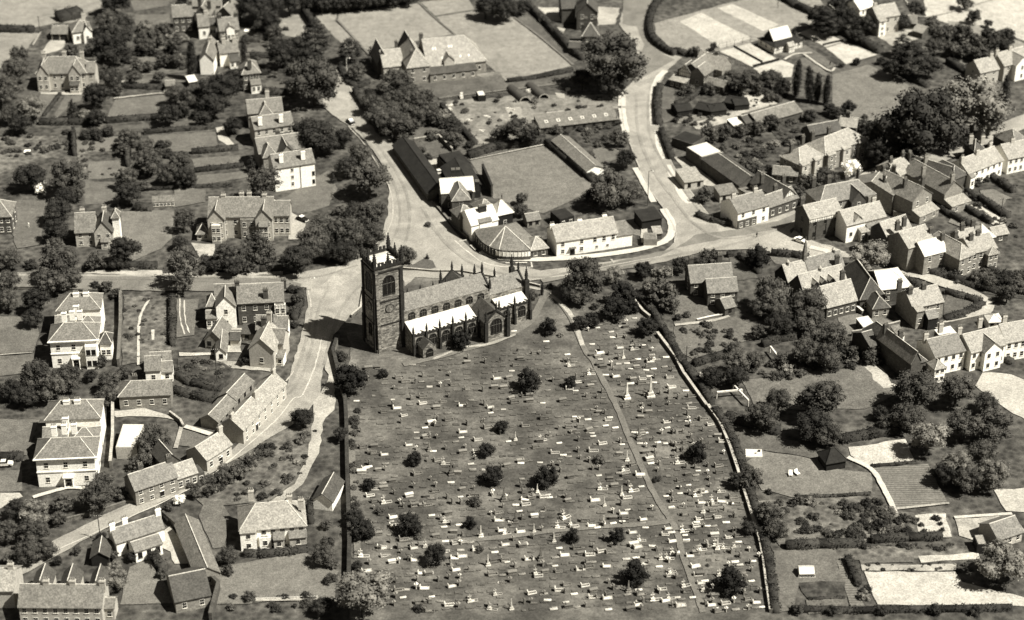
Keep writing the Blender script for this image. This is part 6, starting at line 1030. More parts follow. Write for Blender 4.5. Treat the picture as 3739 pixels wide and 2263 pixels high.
for l, s, h, w_, *r_ in [
 ('clipped black hedge block at the top left field', 'A 425 150 590 110', 3.2, 6, ), ('long low dark hedge along the left edge of the top left field', 'A -80 225 250 232', 2.2, 3),
 ('straight hedge closing the lawn under the top orchard', 'A 770 895 1100 870 1560 820', 1.8, 2), ('hedge below the twin gabled villa lawns', 'A 290 905 500 905 720 905', 2, 2.4), ('hedge across the small plots above the top orchard', 'A 960 405 1380 395', 1.6, 1.8),
 ('hedge under the white path at the top orchard', 'A 900 640 1200 650', 1.6, 2), ('thin hedge between the middle left lawns', 'A 1420 1255 1780 1215', 1.4, 1.6), ('hedge above the planted left lawns', 'A 1050 975 1570 935', 1.4, 1.6), ('hedge between lawn and kitchen strip in the middle left', 'A 1400 1120 1740 1090', 1.6, 2),
 ('hedge along the foot of the middle left gardens', 'A 1030 1390 1700 1360', 1.2, 1), ('slanting hedge between the villa lawns', 'A 320 850 440 690', 1, 1.2), ('dark upright hedge at the end of the planted rows', 'A 540 980 545 1140', 3, 1.2), ('tall dark hedge right of the planted rows', 'A 935 1080 935 1220', 3, 1.4),
 ('hedge below the first back garden lawn', 'A 1760 305 1970 300', 1.5, 2), ('hedge below the second back garden lawn', 'A 1800 420 2080 420', 2, 2), ('hedge behind the bay fronted house', 'A 1910 545 2130 520', 1.8, 2), ('hedge above the first back garden lawn', 'A 1745 195 1880 195', 1.4, 1.4), ('hedge at the back of the bay fronted house lawn', 'A 1920 680 2090 690', 2, 2.4),
 ('hedge along the top of the playing field', 'A 2200 80 2464 85 B 590 0', 2, 3), ('hedge strip between the field and the playing field', 'A 2215 80 2250 140 2290 200', 3, 2), ('low hedge along the near edge of the playing field', 'B 1240 600 1450 575 1720 520', 1.4, 1.4),
 ('dark hedge line beside the lane side houses at the top', 'B 1380 40 1500 150 1600 260 1720 390 1800 440', 2.4, 2.2), ('hedge down the middle of the rough slope', 'B 760 780 860 900 1010 1060', 1.8, 1.6), ('broad hedge behind the main bowling green', 'B 960 1150 1150 1090 1520 1040', 2.2, 3),
 ('dark hedge down the right side of the main bowling green', 'B 1530 1050 1700 1180 1880 1330', 2, 2.4), ('hedge round the school forecourt', 'B 20 500 90 620 150 640 230 610', 1.6, 2), ('dark roadside hedge below the school', 'B 130 680 200 790 260 900 340 1000', 2.4, 2.4),
 ('curving black hedge round the sports field corner', 'B 2464 -60 2340 20 2290 130 2280 230 2310 310 2400 380 2464 410', 2.4, 2.2, 'hedge', True), ('hedge along the far side of the sports field', 'C 760 -20 900 60 1060 130', 2.4, 2.6), ('hedge down the right side of the tennis courts', 'C 1200 230 1350 310 1500 390', 2.4, 3),
 ('hedge between the tennis courts and the gabled house garden', 'C 0 380 100 410 150 400', 2, 1.8), ('straight hedge right of the cedars', 'C 1990 460 2140 540', 2.2, 2.4), ('second straight hedge right of the cedars', 'C 2010 375 2150 440 2300 510', 2.4, 2.6), ('short hedge by the far greenhouse strips', 'C 2110 370 2210 410', 1.8, 2),
 ('hedge on the upper side of the right hand bowling green', 'C 1530 470 1750 600 1850 640', 1.8, 2), ('hedge beside the poplars', 'C 620 660 770 750', 2, 1.6), ('hedge of the lane side houses', 'C 0 770 60 760 200 660', 1.6, 1.8), ('dark hedge beside the right pavement of the lane', 'B 2350 640 2335 780 2345 920', 2.2, 2.2), ('dark hedge below the lane gate', 'B 2365 965 2400 1060 2440 1170', 2, 2),
 ('hedge along the left cross road', 'D 620 470 850 462 1150 465', 1.8, 2), ('dark hedge in front of the double fronted villa', 'D 1490 440 1650 480 1900 490 2060 470', 2.2, 3), ('dark hedge behind the double fronted villa lawn', 'D 990 42 1115 50', 2.4, 2.6), ('curving hedge behind the cottages, the upper of two', 'D 1290 1260 1400 1320 1620 1360', 1.8, 1.8), ('curving hedge behind the cottages, the lower of two', 'D 1270 1370 1400 1410 1600 1450', 1.8, 1.8),
 ('left boundary hedge of the two track garden', 'D 1260 700 1262 850 1262 1040', 2.2, 1.6), ('hedge round the house at the bend', 'D 2110 640 2190 650 2200 720 2150 850', 1.8, 2), ('hedge at the end of the green behind the village hall', 'F 700 375 850 385 975 405', 2, 1.8), ('hedge from the round yew to the two ridged house', 'F 470 390 540 440 620 510', 1.8, 1.8), ('hedge above the two ridged house', 'F 380 385 460 375', 1.6, 1.6),
 ('hedge at the corner shop garden', 'F 160 90 260 130 420 160', 1.8, 2), ('dark hedge across the allotments', 'F 140 1180 250 1145 380 1110', 1.8, 2), ('hedge above the long lawn trees', 'F 640 1040 760 1000 880 980', 2, 2), ('hedge below the row of brick houses', 'F 1800 490 2000 540 2200 610 2464 670', 2, 2.4), ('thick hedge round the triangular lawn, upper side', 'F 1975 650 2120 690 2240 725', 1.6, 1.8), ('thick hedge round the triangular lawn, lower side', 'F 2250 735 2130 800 1970 850', 1.4, 2.2),
 ('hedge along the back lane of the village hall', 'F 1600 540 1700 570 1790 600', 1.6, 1.8), ('low hedge strip by the triangular plot house', 'F 1860 880 1960 865', 1.2, 1.4), ('oval hedge beside the triangular plot house', 'F 1990 860 2060 845 2120 835', 1.2, 2.4), ('hedge between the end gardens of the brick row', 'F 2270 475 2380 520', 1.6, 1.6), ('hedge in the right edge front garden', 'F 2380 1130 2464 1170', 1.6, 1.8),
 ('dark hedge inside the right churchyard wall, upper length', 'E 2200 690 2300 800 2380 930 2464 1080 F 60 1180 180 1330 270 1470', 2.0, 2.0), ('dark hedge inside the right churchyard wall, lower length', 'I 290 30 380 150 430 260 490 420 540 600 600 780 650 970 690 1150 715 1330 735 1500', 2.0, 2.0),
 ('thick hedge above the sunken lawn', 'I 370 80 480 110 640 150 760 190', 2.2, 2.6), ('clipped hedge right of the dark summer house', 'I 1210 250 1400 215 1640 175', 2.2, 2.2), ('long clipped hedge across the lower gardens', 'I 810 1025 1050 1015 1380 1010', 2, 2.2), ('broken hedge right of the long clipped hedge', 'I 1430 975 1700 960 1950 950', 1.6, 2),
 ('hedge strip along the bright lawn left end', 'I 1260 1110 1290 1190 1340 1290', 1.6, 1.8), ('hedge edge behind the ploughed plot', 'I 1430 432 1760 405', .8, .8), ('thin hedge behind the sunken lawn', 'I 900 658 1180 650 1430 632', .8, .8), ('hedge along the bottom picture edge at the right', 'I 850 1480 1300 1490 1900 1480 2464 1470', 1.2, 1.6), ('dark line hedge on the vegetable plot', 'I 970 1402 1240 1390', .7, .6),
 ('front hedge of the semi-detached pair', 'G 1780 1075 1880 1080 2110 1070 2250 1040', 1.5, 1.8), ('hedge between the semi-detached pair and the garage', 'G 2260 720 2275 850', 2.4, 1.4), ('dark hedge of the lower white villa grounds', 'G 0 370 170 370', 1.6, 2.4), ('hedge left of the long barn', 'G 1380 950 1420 1090', 2, 2), ('curving hedge between the whitewashed yard and the small lawn', 'G 1080 1050 1150 1130 1200 1200', 2, 2),
 ('hedge at the roadside above the whitewashed yard', 'G 1170 780 1250 850 1310 900', 1.4, .8), ('straight hedge between the strips, the upper of three', 'R 1700 900 1900 1000 2330 1270', 2, 2), ('straight hedge between the strips, the middle of three', 'R 1620 1090 1950 1270 2080 1350', 1.8, 1.6), ('straight hedge between the strips, the lower of three', 'R 1240 1080 1500 1250 1850 1440', 1.8, 1.6), ('hedge of the white fronted terrace gardens', 'R 2010 650 2200 760 2400 900', 2, 1.8)]:
    hedge(l, s, h, w_, *(r_ or []))
for l, s, h, w_, m_, c_ in [
 ('long dark stone wall closing the left side of the churchyard', 'D 2464 1010 E -30 1100 H 60 -20 68 150 72 400 80 700 90 1000 85 1300', 2.0, .8, 'wallst', 'hedge'),
 ('pale topped wall along the upper right side of the churchyard', 'E 2150 700 2230 800 2280 840', 1.2, .5, 'wallst', 'pwall'), ('pale topped wall climbing the right side of the churchyard', 'E 2335 960 2464 1130 F 60 1250 230 1490', 1.2, .6, 'wallst', 'pwall'),
 ('pale topped wall bending down the lower right side of the churchyard', 'I 240 0 320 110 350 170 400 290 450 440 500 600 550 760 620 980 645 1110 670 1300 700 1500', 1.2, .7, 'wallst', 'pwall'),
 ('thick dark boundary wall right of the upper white villa', 'D 885 660 885 900 868 1190', 2.4, .7, 'wallst', 'wallst'), ('thick dark boundary wall between the lower villa and the flat white roof', 'G 828 0 828 240 810 440', 2.2, .6, 'wallst', 'pwall'),
 ('low wall round the churchyard end by the junction', 'E 100 830 170 770 190 640', .9, .4, 'wallst', 'pwall'), ('curved low wall of the green at the church north side', 'E 480 480 700 500 900 500 1340 575 1480 610', .8, .3, 'wallst', 'pwall'),
 ('tall wall behind the whitewashed yard', 'G 1190 800 1310 905 1370 980', 2, .4, 'wallst', 'dslate'), ('high wall down from the long barn to the bottom edge', 'G 1530 1260 1600 1330 1560 1480 1540 1560', 2.4, .7, 'brick', 'brick'), ('dark wall of the barn yard beside the main bowling green', 'B 1060 1280 1110 1390 1130 1440', 4.0, .5, 'brick', 'bslate'),
 ('straight light wall at the back of the rough slope lawn', 'B 560 1040 740 1010 840 1110', 1.4, .4, 'wallst', 'pwall'), ('low brick wall inside the road bend at the two ridged house', 'F 380 810 245 835 160 855', .6, .4, 'wallst', 'conc'), ('long roadside wall of the lower white villa', 'G 480 830 700 775 930 700 985 700', 1.0, .4, 'wallst', 'wallst'),
 ('low wall beside the wedge shaped orchard', 'G 1960 695 2060 620 2160 540', .7, .3, 'wallst', 'wallst'), ('wall along the back of the lower terrace yards', 'T 1140 610 1500 560 2040 440', 1.6, .3, 'wallst', 'pwall'), ('wall enclosing the school playground', 'F 1290 965 1430 945 1640 890', 1.6, .3, 'wallst', 'pwall'),
 ('wall between the lane and the village hall yard', 'F 1310 760 1370 810', 1.4, .5, 'wallst', 'conc'), ('low wall along the left cross road', 'D 0 625 250 620 620 640', .8, .4, 'wallst', 'wallst'), ('roadside wall opposite the curved corner building', 'Y 330 380 420 480 640 740 830 900', .9, .5, 'brick', 'wallst'), ('brick boundary wall beside the lane to the builders yard', 'B 1450 880 1480 1000', 1.8, .4, 'brick', 'brick'),
 ('light wall round the lower villa garage yard', 'G 1240 50 1320 110 1340 150', 1.2, .4, 'wallst', 'pwall'), ('garden wall in front of the crowded terrace', 'R 640 1240 900 1300 1200 1180', 1.8, .3, 'lbrick', 'wallst')]:
    wall(l, s, h, w_, m_, c_)
fence('tall wire fence between the sports field and the tennis courts', 'C 320 365 550 310 640 330', 2.6, 3.4); fence('post fence below the near tennis courts', 'C 400 440 560 530 640 570', 2, 3.2); fence('post and wire fence beyond the main bowling green', 'B 740 735 1000 700 1260 665', 1.2, 5)
fence('light rail fence at the foot of the front lawn', 'G 1870 1410 2320 1395', 1, 4, 'frame'); fence('rail fence round the yew at the lower churchyard wall', 'I 490 1330 670 1350', 1.1, 1.5)
for l, s in (('net across the left near grass court', 'C 430 345 640 460'), ('net across the middle near grass court', 'C 570 490 760 440'), ('net across the right upper grass court', 'C 1080 335 1230 300')):
    a, c = G(s); b = MB(); d = c-a; b.bar((0, 0, 0), (0, 0, 1), .08, 'wood'); r_ = tag(empty('tennis_net', a), l, 'net'); b.build('post', r_); p2 = b.build('post', r_); p2.location = d
    b = MB(); n = Vector((-d.y, d.x, 0)).normalized()*.03; b.face([-n+Vector((0, 0, .1)), d-n+Vector((0, 0, .1)), d-n+Vector((0, 0, .95)), -n+Vector((0, 0, .95))], 'dark'); b.build('netting', r_)
# poles and lamps
def pole(label, top, base, m='wood', arms=0, r=.13, name='utility_pole', cat='pole'):
    g = G(base)[0]; pt = PX(top)[0]; pb = PX(base)[0]; h = (pb[1]-pt[1])/(ppm(pb)*.86); root = tag(empty(name, g), label, cat); b = MB(); b.bar((0, 0, 0), (0, 0, h), r, m, r*.7, 8); b.build('post', root)
    b = MB()
    if name == 'street_lamp': b.bar((0, 0, h), (1.2, 0, h+.25), .05, m); b.cone((1.2, 0), .22, h-.05, h+.25, 'frame', .05, 8); b.build('lamp_head', root)
    else:
        b.bar((-.9, 0, h-.5), (.9, 0, h-.5), .06, m)
        for x in (-.8, -.3, .3, .8): b.cone((x, 0), .05, h-.45, h-.25, 'frame', .03, 6)
        b.build('crossarm', root)
for a in (('tall pole leaning over the road at the whitewashed yard', 'G 722 765', 'G 735 965'), ('tall pole in the gardens below the walled yard', 'D 1570 1050', 'D 1588 1315'), ('pole on the allotments beside the right churchyard wall', 'F 88 1035', 'F 82 1165'),
          ('pole at the pavement edge below the great tree', 'B 2052 655', 'B 2048 760'), ('pole at the corner of the skylight workshop', 'B 2040 800', 'B 2038 915'), ('thin pole at the end of the rough slope', 'A 285 125', 'A 292 235'), ('pole among the straight garden strips', 'R 2220 980', 'R 2200 1360'), ('pole beside the garden strips under the cedars', 'V 1725 950', 'V 1720 1070'), ('pole behind the corner shop garden', 'C 750 -0', 'C 752 60')):
    pole(*a)
pole('tall dark lamp standard on the lane below the great tree', 'B 2265 1260', 'B 2265 1500', 'wood', name='street_lamp', cat='street lamp'); pole('white lamp column in the school forecourt', 'B 72 435', 'B 72 572', 'frame', name='street_lamp', cat='street lamp', r=.09); pole('pale lamp standard at the junction corner', 'D 2285 540', 'D 2270 635', 'conc', name='street_lamp', cat='street lamp', r=.12)
pole('pale lamp standard behind the village hall ventilator', 'S 1385 370', 'S 1385 560', 'conc', name='street_lamp', cat='street lamp', r=.16)
# ================================================================= GRAVES
def gm_obelisk(m, h=3.2, cross=False):
    b = MB(); b.box(-.62, -.6, 0, .62, .6, .3, m); b.box(-.42, -.42, .3, .42, .42, .8, m)
    if cross: b.bar((0, 0, .75), (0, 0, h), .13, m, .11); b.box(-.5, -.1, h-.85, .5, .1, h-.6, m)
    else: b.cone((0, 0), .34, .75, h, m, .12, 4, R(45)); b.cone((0, 0), .12, h, h+.25, m, 0, 4, R(45))
    if cross: b.box(.6, -.5, 0, 2.2, -.4, .2, m); b.box(.6, .4, 0, 2.2, .5, .2, m); b.box(2.1, -.4, 0, 2.2, .4, .2, m)
    return b.mesh('grave')
def gm_kerb(m, h=.95, fill=None):
    b = MB()
    b.box(-.12, -.5, 0, .1, .5, h, m); b.box(.1, -.5, 0, 2.1, -.36, .28, m); b.box(.1, .36, 0, 2.1, .5, .28, m); b.box(1.98, -.36, 0, 2.1, .36, .28, m)
    if fill: b.box(.1, -.36, 0, 1.98, .36, .2, fill)
    return b.mesh('grave')
def gm_chest(m): b = MB(); b.box(-1.0, -.45, 0, 1.0, .45, .75, m); b.box(-1.12, -.56, .75, 1.12, .56, .92, m); return b.mesh('grave')
def gm_stone(m): b = MB(); b.box(-.06, -.4, 0, .08, .4, .9, m); b.cone((0, 0), .4, .9, .9, m); b.box(-.06, -.28, .9, .08, .28, 1.1, m); return b.mesh('grave')
def gm_slab(m): b = MB(); b.box(-.9, -.38, 0, .9, .38, .14, m); b.box(-.8, -.3, .14, .8, .3, .2, m); return b.mesh('grave')
GV = dict(o=(gm_obelisk('marble'), 'obelisk_monument', 'white stone obelisk on a stepped base in the churchyard', 'monument'), x=(gm_obelisk('marble', 2.4, True), 'cross_monument', 'white stone cross with a kerbed plot in the churchyard', 'monument'),
 O=(gm_obelisk('gstone', 2.9), 'obelisk_monument', 'dark weathered obelisk in the churchyard', 'monument'), k=(gm_kerb('marble', .95, 'marble'), 'kerbed_grave', 'bright white kerbed grave with low headstone in the churchyard', 'grave'), K=(gm_kerb('marble'), 'kerbed_grave', 'open white kerbed grave with grass inside', 'grave'),
 c=(gm_chest('gstone'), 'chest_tomb', 'dark grey table tomb in the churchyard', 'tomb'), C=(gm_chest('marble'), 'chest_tomb', 'pale table tomb in the churchyard', 'tomb'), s=(gm_slab('slab'), 'ledger_stone', 'flat grey ledger stone in the churchyard grass', 'gravestone'), g=(gm_kerb('gstone', 1.1), 'kerbed_grave', 'grey kerbed grave', 'grave'), w=(gm_slab('marble'), 'ledger_stone', 'flat bright ledger stone in the churchyard grass', 'gravestone'), h=(gm_stone('gstone'), 'headstone', 'upright grey headstone in the churchyard', 'headstone'), H=(gm_stone('marble'), 'headstone', 'upright pale headstone in the churchyard', 'headstone'))
NG = {}; GRAVES = []
def grave(k, g, sc=1.0, rz=None, label=None):
    me, nm, lb, ct = GV[k]; o = bpy.data.objects.new(nm, me); o.location = (g.x, g.y, .3); o.rotation_euler = (0, 0, (R(9)+random.gauss(0, .11)) if rz is None else rz); sc *= 1.35 if k in 'hHO' else 1.12 if k in 'gkKC' else 1; o.scale = (sc, sc, sc); link(o)
    tag(o, label or lb, ct, None if label else {'o': 'white obelisks', 'x': 'white crosses', 'O': 'dark obelisks', 'k': 'white kerbed graves', 'K': 'open kerbed graves', 'c': 'dark table tombs', 'C': 'pale table tombs', 's': 'grey ledger stones', 'w': 'bright ledger stones', 'g': 'grey kerbed graves', 'h': 'grey headstones', 'H': 'pale headstones'}[k]+' in the churchyard')
    NG[k] = NG.get(k, 0)+1
    if not label: GRAVES.append((o, k, g))
    return o
GR = '''
E w 2000 940 w 2010 980 w 1525 1010 w 1290 935 k 2040 1060 o 2088 1130 x 2150 1070 w 2230 1040 k 1890 1100 H 1680 1190 x 1690 1190 x 1835 1250 w 1740 1370 k 1140 1285 c 1255 1280 w 1900 910 w 2070 900 H 1965 720 w 2400 1125 x 2310 1140 k 2260 1160 w 2115 1170 w 2140 1210 w 2255 1220 w 2310 1210 w 1960 1255 k 2010 1270 c 2160 1290 w 2280 1265 w 2310 1310 w 1680 1105 c 1940 1200 h 1570 1300 c 1645 1445 h 1060 1370 w 140 1445 h 400 1480 k 890 1480 w 1860 1030 c 1900 1125 w 2195 1140 w 1500 1460 H 2110 880 w 2170 840 H 1830 930 c 1850 1340
H k 410 10 C 690 120 w 640 150 k 1095 5 w 1120 42 c 1910 40 w 1735 70 c 1775 85 w 1830 90 w 1990 75 w 1960 135 w 2030 150 c 1720 180 c 1840 170 w 1860 190 w 1868 212 O 670 315 w 700 322 k 890 185 w 905 222 o 1300 240 x 1480 245 w 1250 250 w 1620 262 k 500 280 k 320 350 x 772 415 w 1650 350 w 1340 410 w 975 415 w 1480 405 c 1240 430 k 180 450 C 178 480 w 230 435 O 2200 230 w 2250 188 w 2170 185 w 2080 272 w 2210 265 w 2340 258 w 2400 265 w 2410 150 c 2060 345 o 2115 390 C 2280 385 w 2290 410 x 2085 465 k 2180 495 c 2100 500 w 1910 500 O 830 490 c 880 485 c 270 290 c 400 545 w 830 550 C 525 650 H 455 700 x 335 700 w 900 655 x 965 690 c 650 655 c 570 715 H 1128 645 O 1215 680 H 1230 670 k 1345 675 w 1305 715 w 1330 760 o 1460 620 w 1540 640 w 1550 660 h 1665 660 o 2075 640 K 2085 665 x 1915 600 w 2220 580 x 2140 615 k 1850 685 o 1950 720 w 2400 650 w 2440 730 x 1650 815 o 1700 855 C 1440 800 o 1945 850 w 2015 848 w 2080 835 k 2060 780 w 2120 750 k 2210 825 k 1830 870 x 780 840 w 780 875 k 385 870 k 380 810 w 890 860 k 1150 830 O 1300 840 w 1270 835 o 1048 945 k 1175 905 x 1218 925 k 1310 915 o 1435 910 C 400 1135 k 535 1035 x 170 1090 w 330 1030 o 1580 980 k 1200 1010 k 1330 1010 w 1150 1060 k 990 1045 k 1370 1115 k 830 1105 k 880 1095 k 540 1120 o 1100 1155 w 1240 1130 k 590 1215 k 640 1220 k 840 1195 K 1440 1240 x 1445 1220 w 1590 1160 k 1745 1190 w 1620 1030 k 1630 1085 O 1485 1110 k 1940 1165 w 1900 880 K 1900 1060 w 2250 880 k 2390 890 k 2130 920 w 2440 915 x 2200 975 w 2300 1015 k 2420 985 k 2165 1030 C 2165 1010 x 2440 1070 x 2360 1110 x 2400 1110 w 2110 1110 w 2180 1100 w 2350 1165 x 2425 1210 x 1150 1370 k 810 1315 k 605 1325 k 180 1205 K 785 1450 x 965 1420 w 980 1415 w 690 1385 w 480 1390 K 1390 1365 K 1590 1340 K 1780 1310 w 1730 1365 w 1535 1410 w 1670 1425 k 1940 1400 O 2125 1345 w 2200 1335 K 2340 1335 o 1270 1475 x 1110 1475 w 1580 1475 x 2300 1410 k 2370 1420 k 2170 1450 w 1980 1478 x 2415 1400 c 850 915 c 720 945 w 790 980 x 640 1020 x 890 985 c 300 930 c 810 780 w 690 790 x 1605 880 k 2200 1150
I x 15 410 w 170 465 w 100 570 w 30 580 x 145 650 k 190 625 x 320 620 k 170 700 k 310 690 k 240 715 o 205 770 x 265 690 w 160 840 w 375 842 w 240 868 x 50 910 w 75 935 w 90 970 C 290 940 o 310 1035 x 290 1010 x 430 1020 x 180 1045 x 350 1030 w 465 985 w 440 1130 k 85 1090 k 120 1170 K 140 1230 x 320 1230 w 570 1125 w 220 1270 k 165 1290 x 60 1310 x 205 1340 k 240 1450 K 340 1440 k 570 1430 w 20 1390 k 10 1455 w 635 1460 w 10 1060 w 30 1440 w 300 1470 w 130 1390 w 500 1260 w 560 1270'''
for ln in GR.strip().splitlines():
    k = ln.split(); t = k[0]; k = k[1:]
    for i in range(0, len(k), 3): grave(k[i], G(f'{t} {k[i+1]} {k[i+2]}')[0], random.uniform(.72, .98))
grave('o', G('E 2285 1410')[0], 1.75, label='tallest white monument of the churchyard beside the right hand wall path'); grave('o', G('E 2113 1425')[0], 1.45, label='tall pale column monument next to the tallest white monument')
# rows of lesser stones
CYP = G('E 560 1180 1100 1080 1500 1010 1850 1180 1960 1400 H 2230 560 2420 900 I 120 1480 H 400 1490 H 130 1100 130 60 E 200 1200'); CYR = G('E 1900 880 2170 870 2320 1000 2464 1200 F 180 1490 I 320 200 440 520 600 1000 660 1480 230 1490 H 2464 800 2300 470 2100 80 E 2000 1300 1840 1100')
def scat(n, kinds, poly, bias):
    P = poly; x0, x1 = min(p.x for p in P), max(p.x for p in P); y0, y1 = min(p.y for p in P), max(p.y for p in P); k = t = 0
    while k < n and t < n*60:
        t += 1; x, y = random.uniform(x0, x1), y0+(y1-y0)*random.random()**bias
        row = round((y-.12*x)/2.7)*2.7+.12*x; col = round(x/2.4)*2.4+random.gauss(0, .35)
        if inside(col, row, P): grave(random.choice(kinds), Vector((col, row+random.gauss(0, .25), 0)), random.uniform(.7, 1)); k += 1
scat(400, 'sssscchhhhhhhHggggKs', CYP, 1.3); scat(230, 'ssshhhhhhgggwcHK', CYR, 1.3)
b = MB(); k = 0                                         # the many low grass grown plots nobody could count
for P, n in ((CYP, 1200), (CYR, 500)):
    x0, x1 = min(p.x for p in P), max(p.x for p in P); y0, y1 = min(p.y for p in P), max(p.y for p in P); t = 0; k = 0
    while k < n and t < n*20:
        t += 1; x, y = random.uniform(x0, x1), random.uniform(y0, y1); y = round((y-.12*x)/2.7)*2.7+.12*x+random.gauss(0, .12); x = round(x/2.4)*2.4+random.gauss(0, .2)
        if inside(x, y, P):
            k += 1; l = random.uniform(.45, .9); q = random.uniform(.22, .42); z = random.uniform(.03, .12); b.box(x-l, y-q+.12*-l*.5, .25, x+l, y+q, .3+z, random.choice(('church_grass', 'church_grass', 'darklawn', 'darklawn', 'slab', 'church_grass' if random.random() < .9 else 'pwall')))
tag(b.build('sunken_grave_plots'), 'countless low sunken grave plots covering the churchyard grass in rows', 'grave plots', kind='stuff')
SHORT = dict(o='white obelisk', x='white cross', O='dark obelisk', k='filled white kerbed grave', K='open kerbed grave', c='dark table tomb', C='pale table tomb', s='grey ledger stone', w='bright ledger stone', g='grey kerbed grave', h='grey headstone', H='pale headstone')
YL = [('the wide low yew', 'H 1140 490'), ('the ragged yew', 'H 1100 300'), ('the dark central yew', 'H 1530 500'), ('the yews at the left wall', 'H 190 880'), ('the lone yew at lower left', 'H 535 845'), ('the leafy tree among the graves', 'H 720 1060'), ('the yew beside the cross path', 'H 1720 930'),
 ('the small yew near the path crossing', 'H 2040 930'), ('the broad yew at lower right', 'H 2170 1200'), ('the great round corner yew', 'I 400 1260'), ('the yew near the right wall', 'I 170 320'), ('the large yew below the transept', 'E 1390 1290'), ('the small pointed yew', 'E 1700 1300'), ('the pale bottom corner tree', 'H 180 1330'),
 ('the cluster of white graves', 'I 240 690'), ('the tallest white monument', 'E 2285 1410'), ('the small yew at far left', 'H 230 560'), ('the big yew by the upper gate', 'E 90 1290'), ('the church porch', 'E 650 1130'), ('the small oval yew', 'H 565 370'), ('the upper ragged bush', 'H 1200 135'), ('the bottom centre', 'H 1300 1450'), ('the bottom right corner', 'I 500 1450'), ('the upper right wall', 'E 2300 1000'), ('the pale bare patch', 'H 1860 340')]
YL = [(n_, G(c)[0]) for n_, c in YL]; ORDN = ['nearest', 'second nearest', 'third nearest', 'fourth nearest', 'fifth nearest', 'sixth nearest', 'seventh nearest', 'eighth nearest', 'ninth nearest', 'tenth nearest', 'eleventh nearest', 'twelfth nearest']+[f'{k}th nearest' for k in range(13, 40)]
def locate(items, lms):
    bk = {}
    for o, nm, g in items:
        d_, i = min(((g-q).length, i) for i, (n_, q) in enumerate(lms)); q = lms[i][1]; dx, dy = g.x-q.x, g.y-q.y
        side = ('right of' if dx > 0 else 'left of') if abs(dx) > abs(dy) else ('behind' if dy > 0 else 'in front of'); bk.setdefault((nm, side, i), []).append((d_, o))
    for (nm, side, i), L_ in bk.items():
        L_.sort(key=lambda t: t[0])
        for j, (_, o) in enumerate(L_): o['label'] = f'{nm} {side} {lms[i][0]}'+('' if len(L_) == 1 else f', {ORDN[min(j, 38)]}')
locate([(o, SHORT[k], g) for o, k, g in GRAVES], YL)
locate([(o, ('big' if o.scale[0] > 1.9 else 'medium' if o.scale[0] > 1.3 else 'small')+' shrub', g) for o, _, g in SHO], [(n_, Vector((q.x, q.y, 0))) for n_, q in LM])
# ================================================================= CARS, PEOPLE, SMALL THINGS
def car(label, s, rz, m='car_w', top=None):
    g = G(s)[0]; root = tag(empty('parked_car', (g.x, g.y, .3), rz), label, 'car'); pr = [(-2.0, .35), (-2.05, .75), (-1.7, .95), (-1.15, 1.0), (-.75, 1.42), (.35, 1.45), (.85, 1.0), (1.75, .92), (2.05, .7), (2.05, .35)]
    b = MB(); lo = [(-2.0, .35), (-2.05, .75), (-1.7, .95), (-1.15, 1.0), (.85, 1.0), (1.75, .92), (2.05, .7), (2.05, .35)]
    for i in range(len(lo)): (x0, z0), (x1, z1) = lo[i], lo[(i+1) % len(lo)]; b.face([(x0, .78, z0), (x1, .78, z1), (x1, -.78, z1), (x0, -.78, z0)], m)
    b.face([(x, -.78, z) for x, z in lo[::-1]], m); b.face([(x, .78, z) for x, z in lo], m); b.build('body', root)
    b = MB(); tp = [(-.72, .62), (.38, .62), (.38, -.62), (-.72, -.62)]; bt = [(-1.15, .72), (.85, .72), (.85, -.72), (-1.15, -.72)]
    for i in range(4): j = (i+1) % 4; b.face([bt[i]+(1.0,), bt[j]+(1.0,), tp[j]+(1.42,), tp[i]+(1.42,)][::-1], 'glass')
    b.build('window', root); b = MB(); b.box(-.8, -.66, 1.42, .44, .66, 1.5, top or m); b.build('roof', root)
    for x in (-1.25, 1.3):
        for y in (-.74, .74):
            q = MB(); q.bar((0, -.1, 0), (0, .1, 0), .33, 'tyre', n=12); o = q.build('wheel', root); o.location = (x, y, .33)
    for y in (-.55, .55):
        q = MB(); q.bar((2.03, y, .68), (2.1, y, .68), .12, 'frame', n=8); q.build('headlight', root)
    for x in (-2.1, 2.08): q = MB(); q.box(x-.05, -.75, .38, x+.05, .75, .5, 'frame', True); q.build('bumper', root)
car('cream saloon car parked on the forecourt below the tall brick house', 'F 912 282', R(-38)); car('dark car with pale roof driving on the middle road', 'B 97 905', R(120), 'car_d', 'car_w'); car('dark car with light roof parked beside the double fronted villa', 'D 2208 125', R(-40), 'car_d', 'car_w'); car('pale car on the drive left of the lower white villa', 'G 35 425', R(5), 'conc'); car('pale car in the whitewashed yard of the black shed', 'B 745 1275', R(20), 'conc')
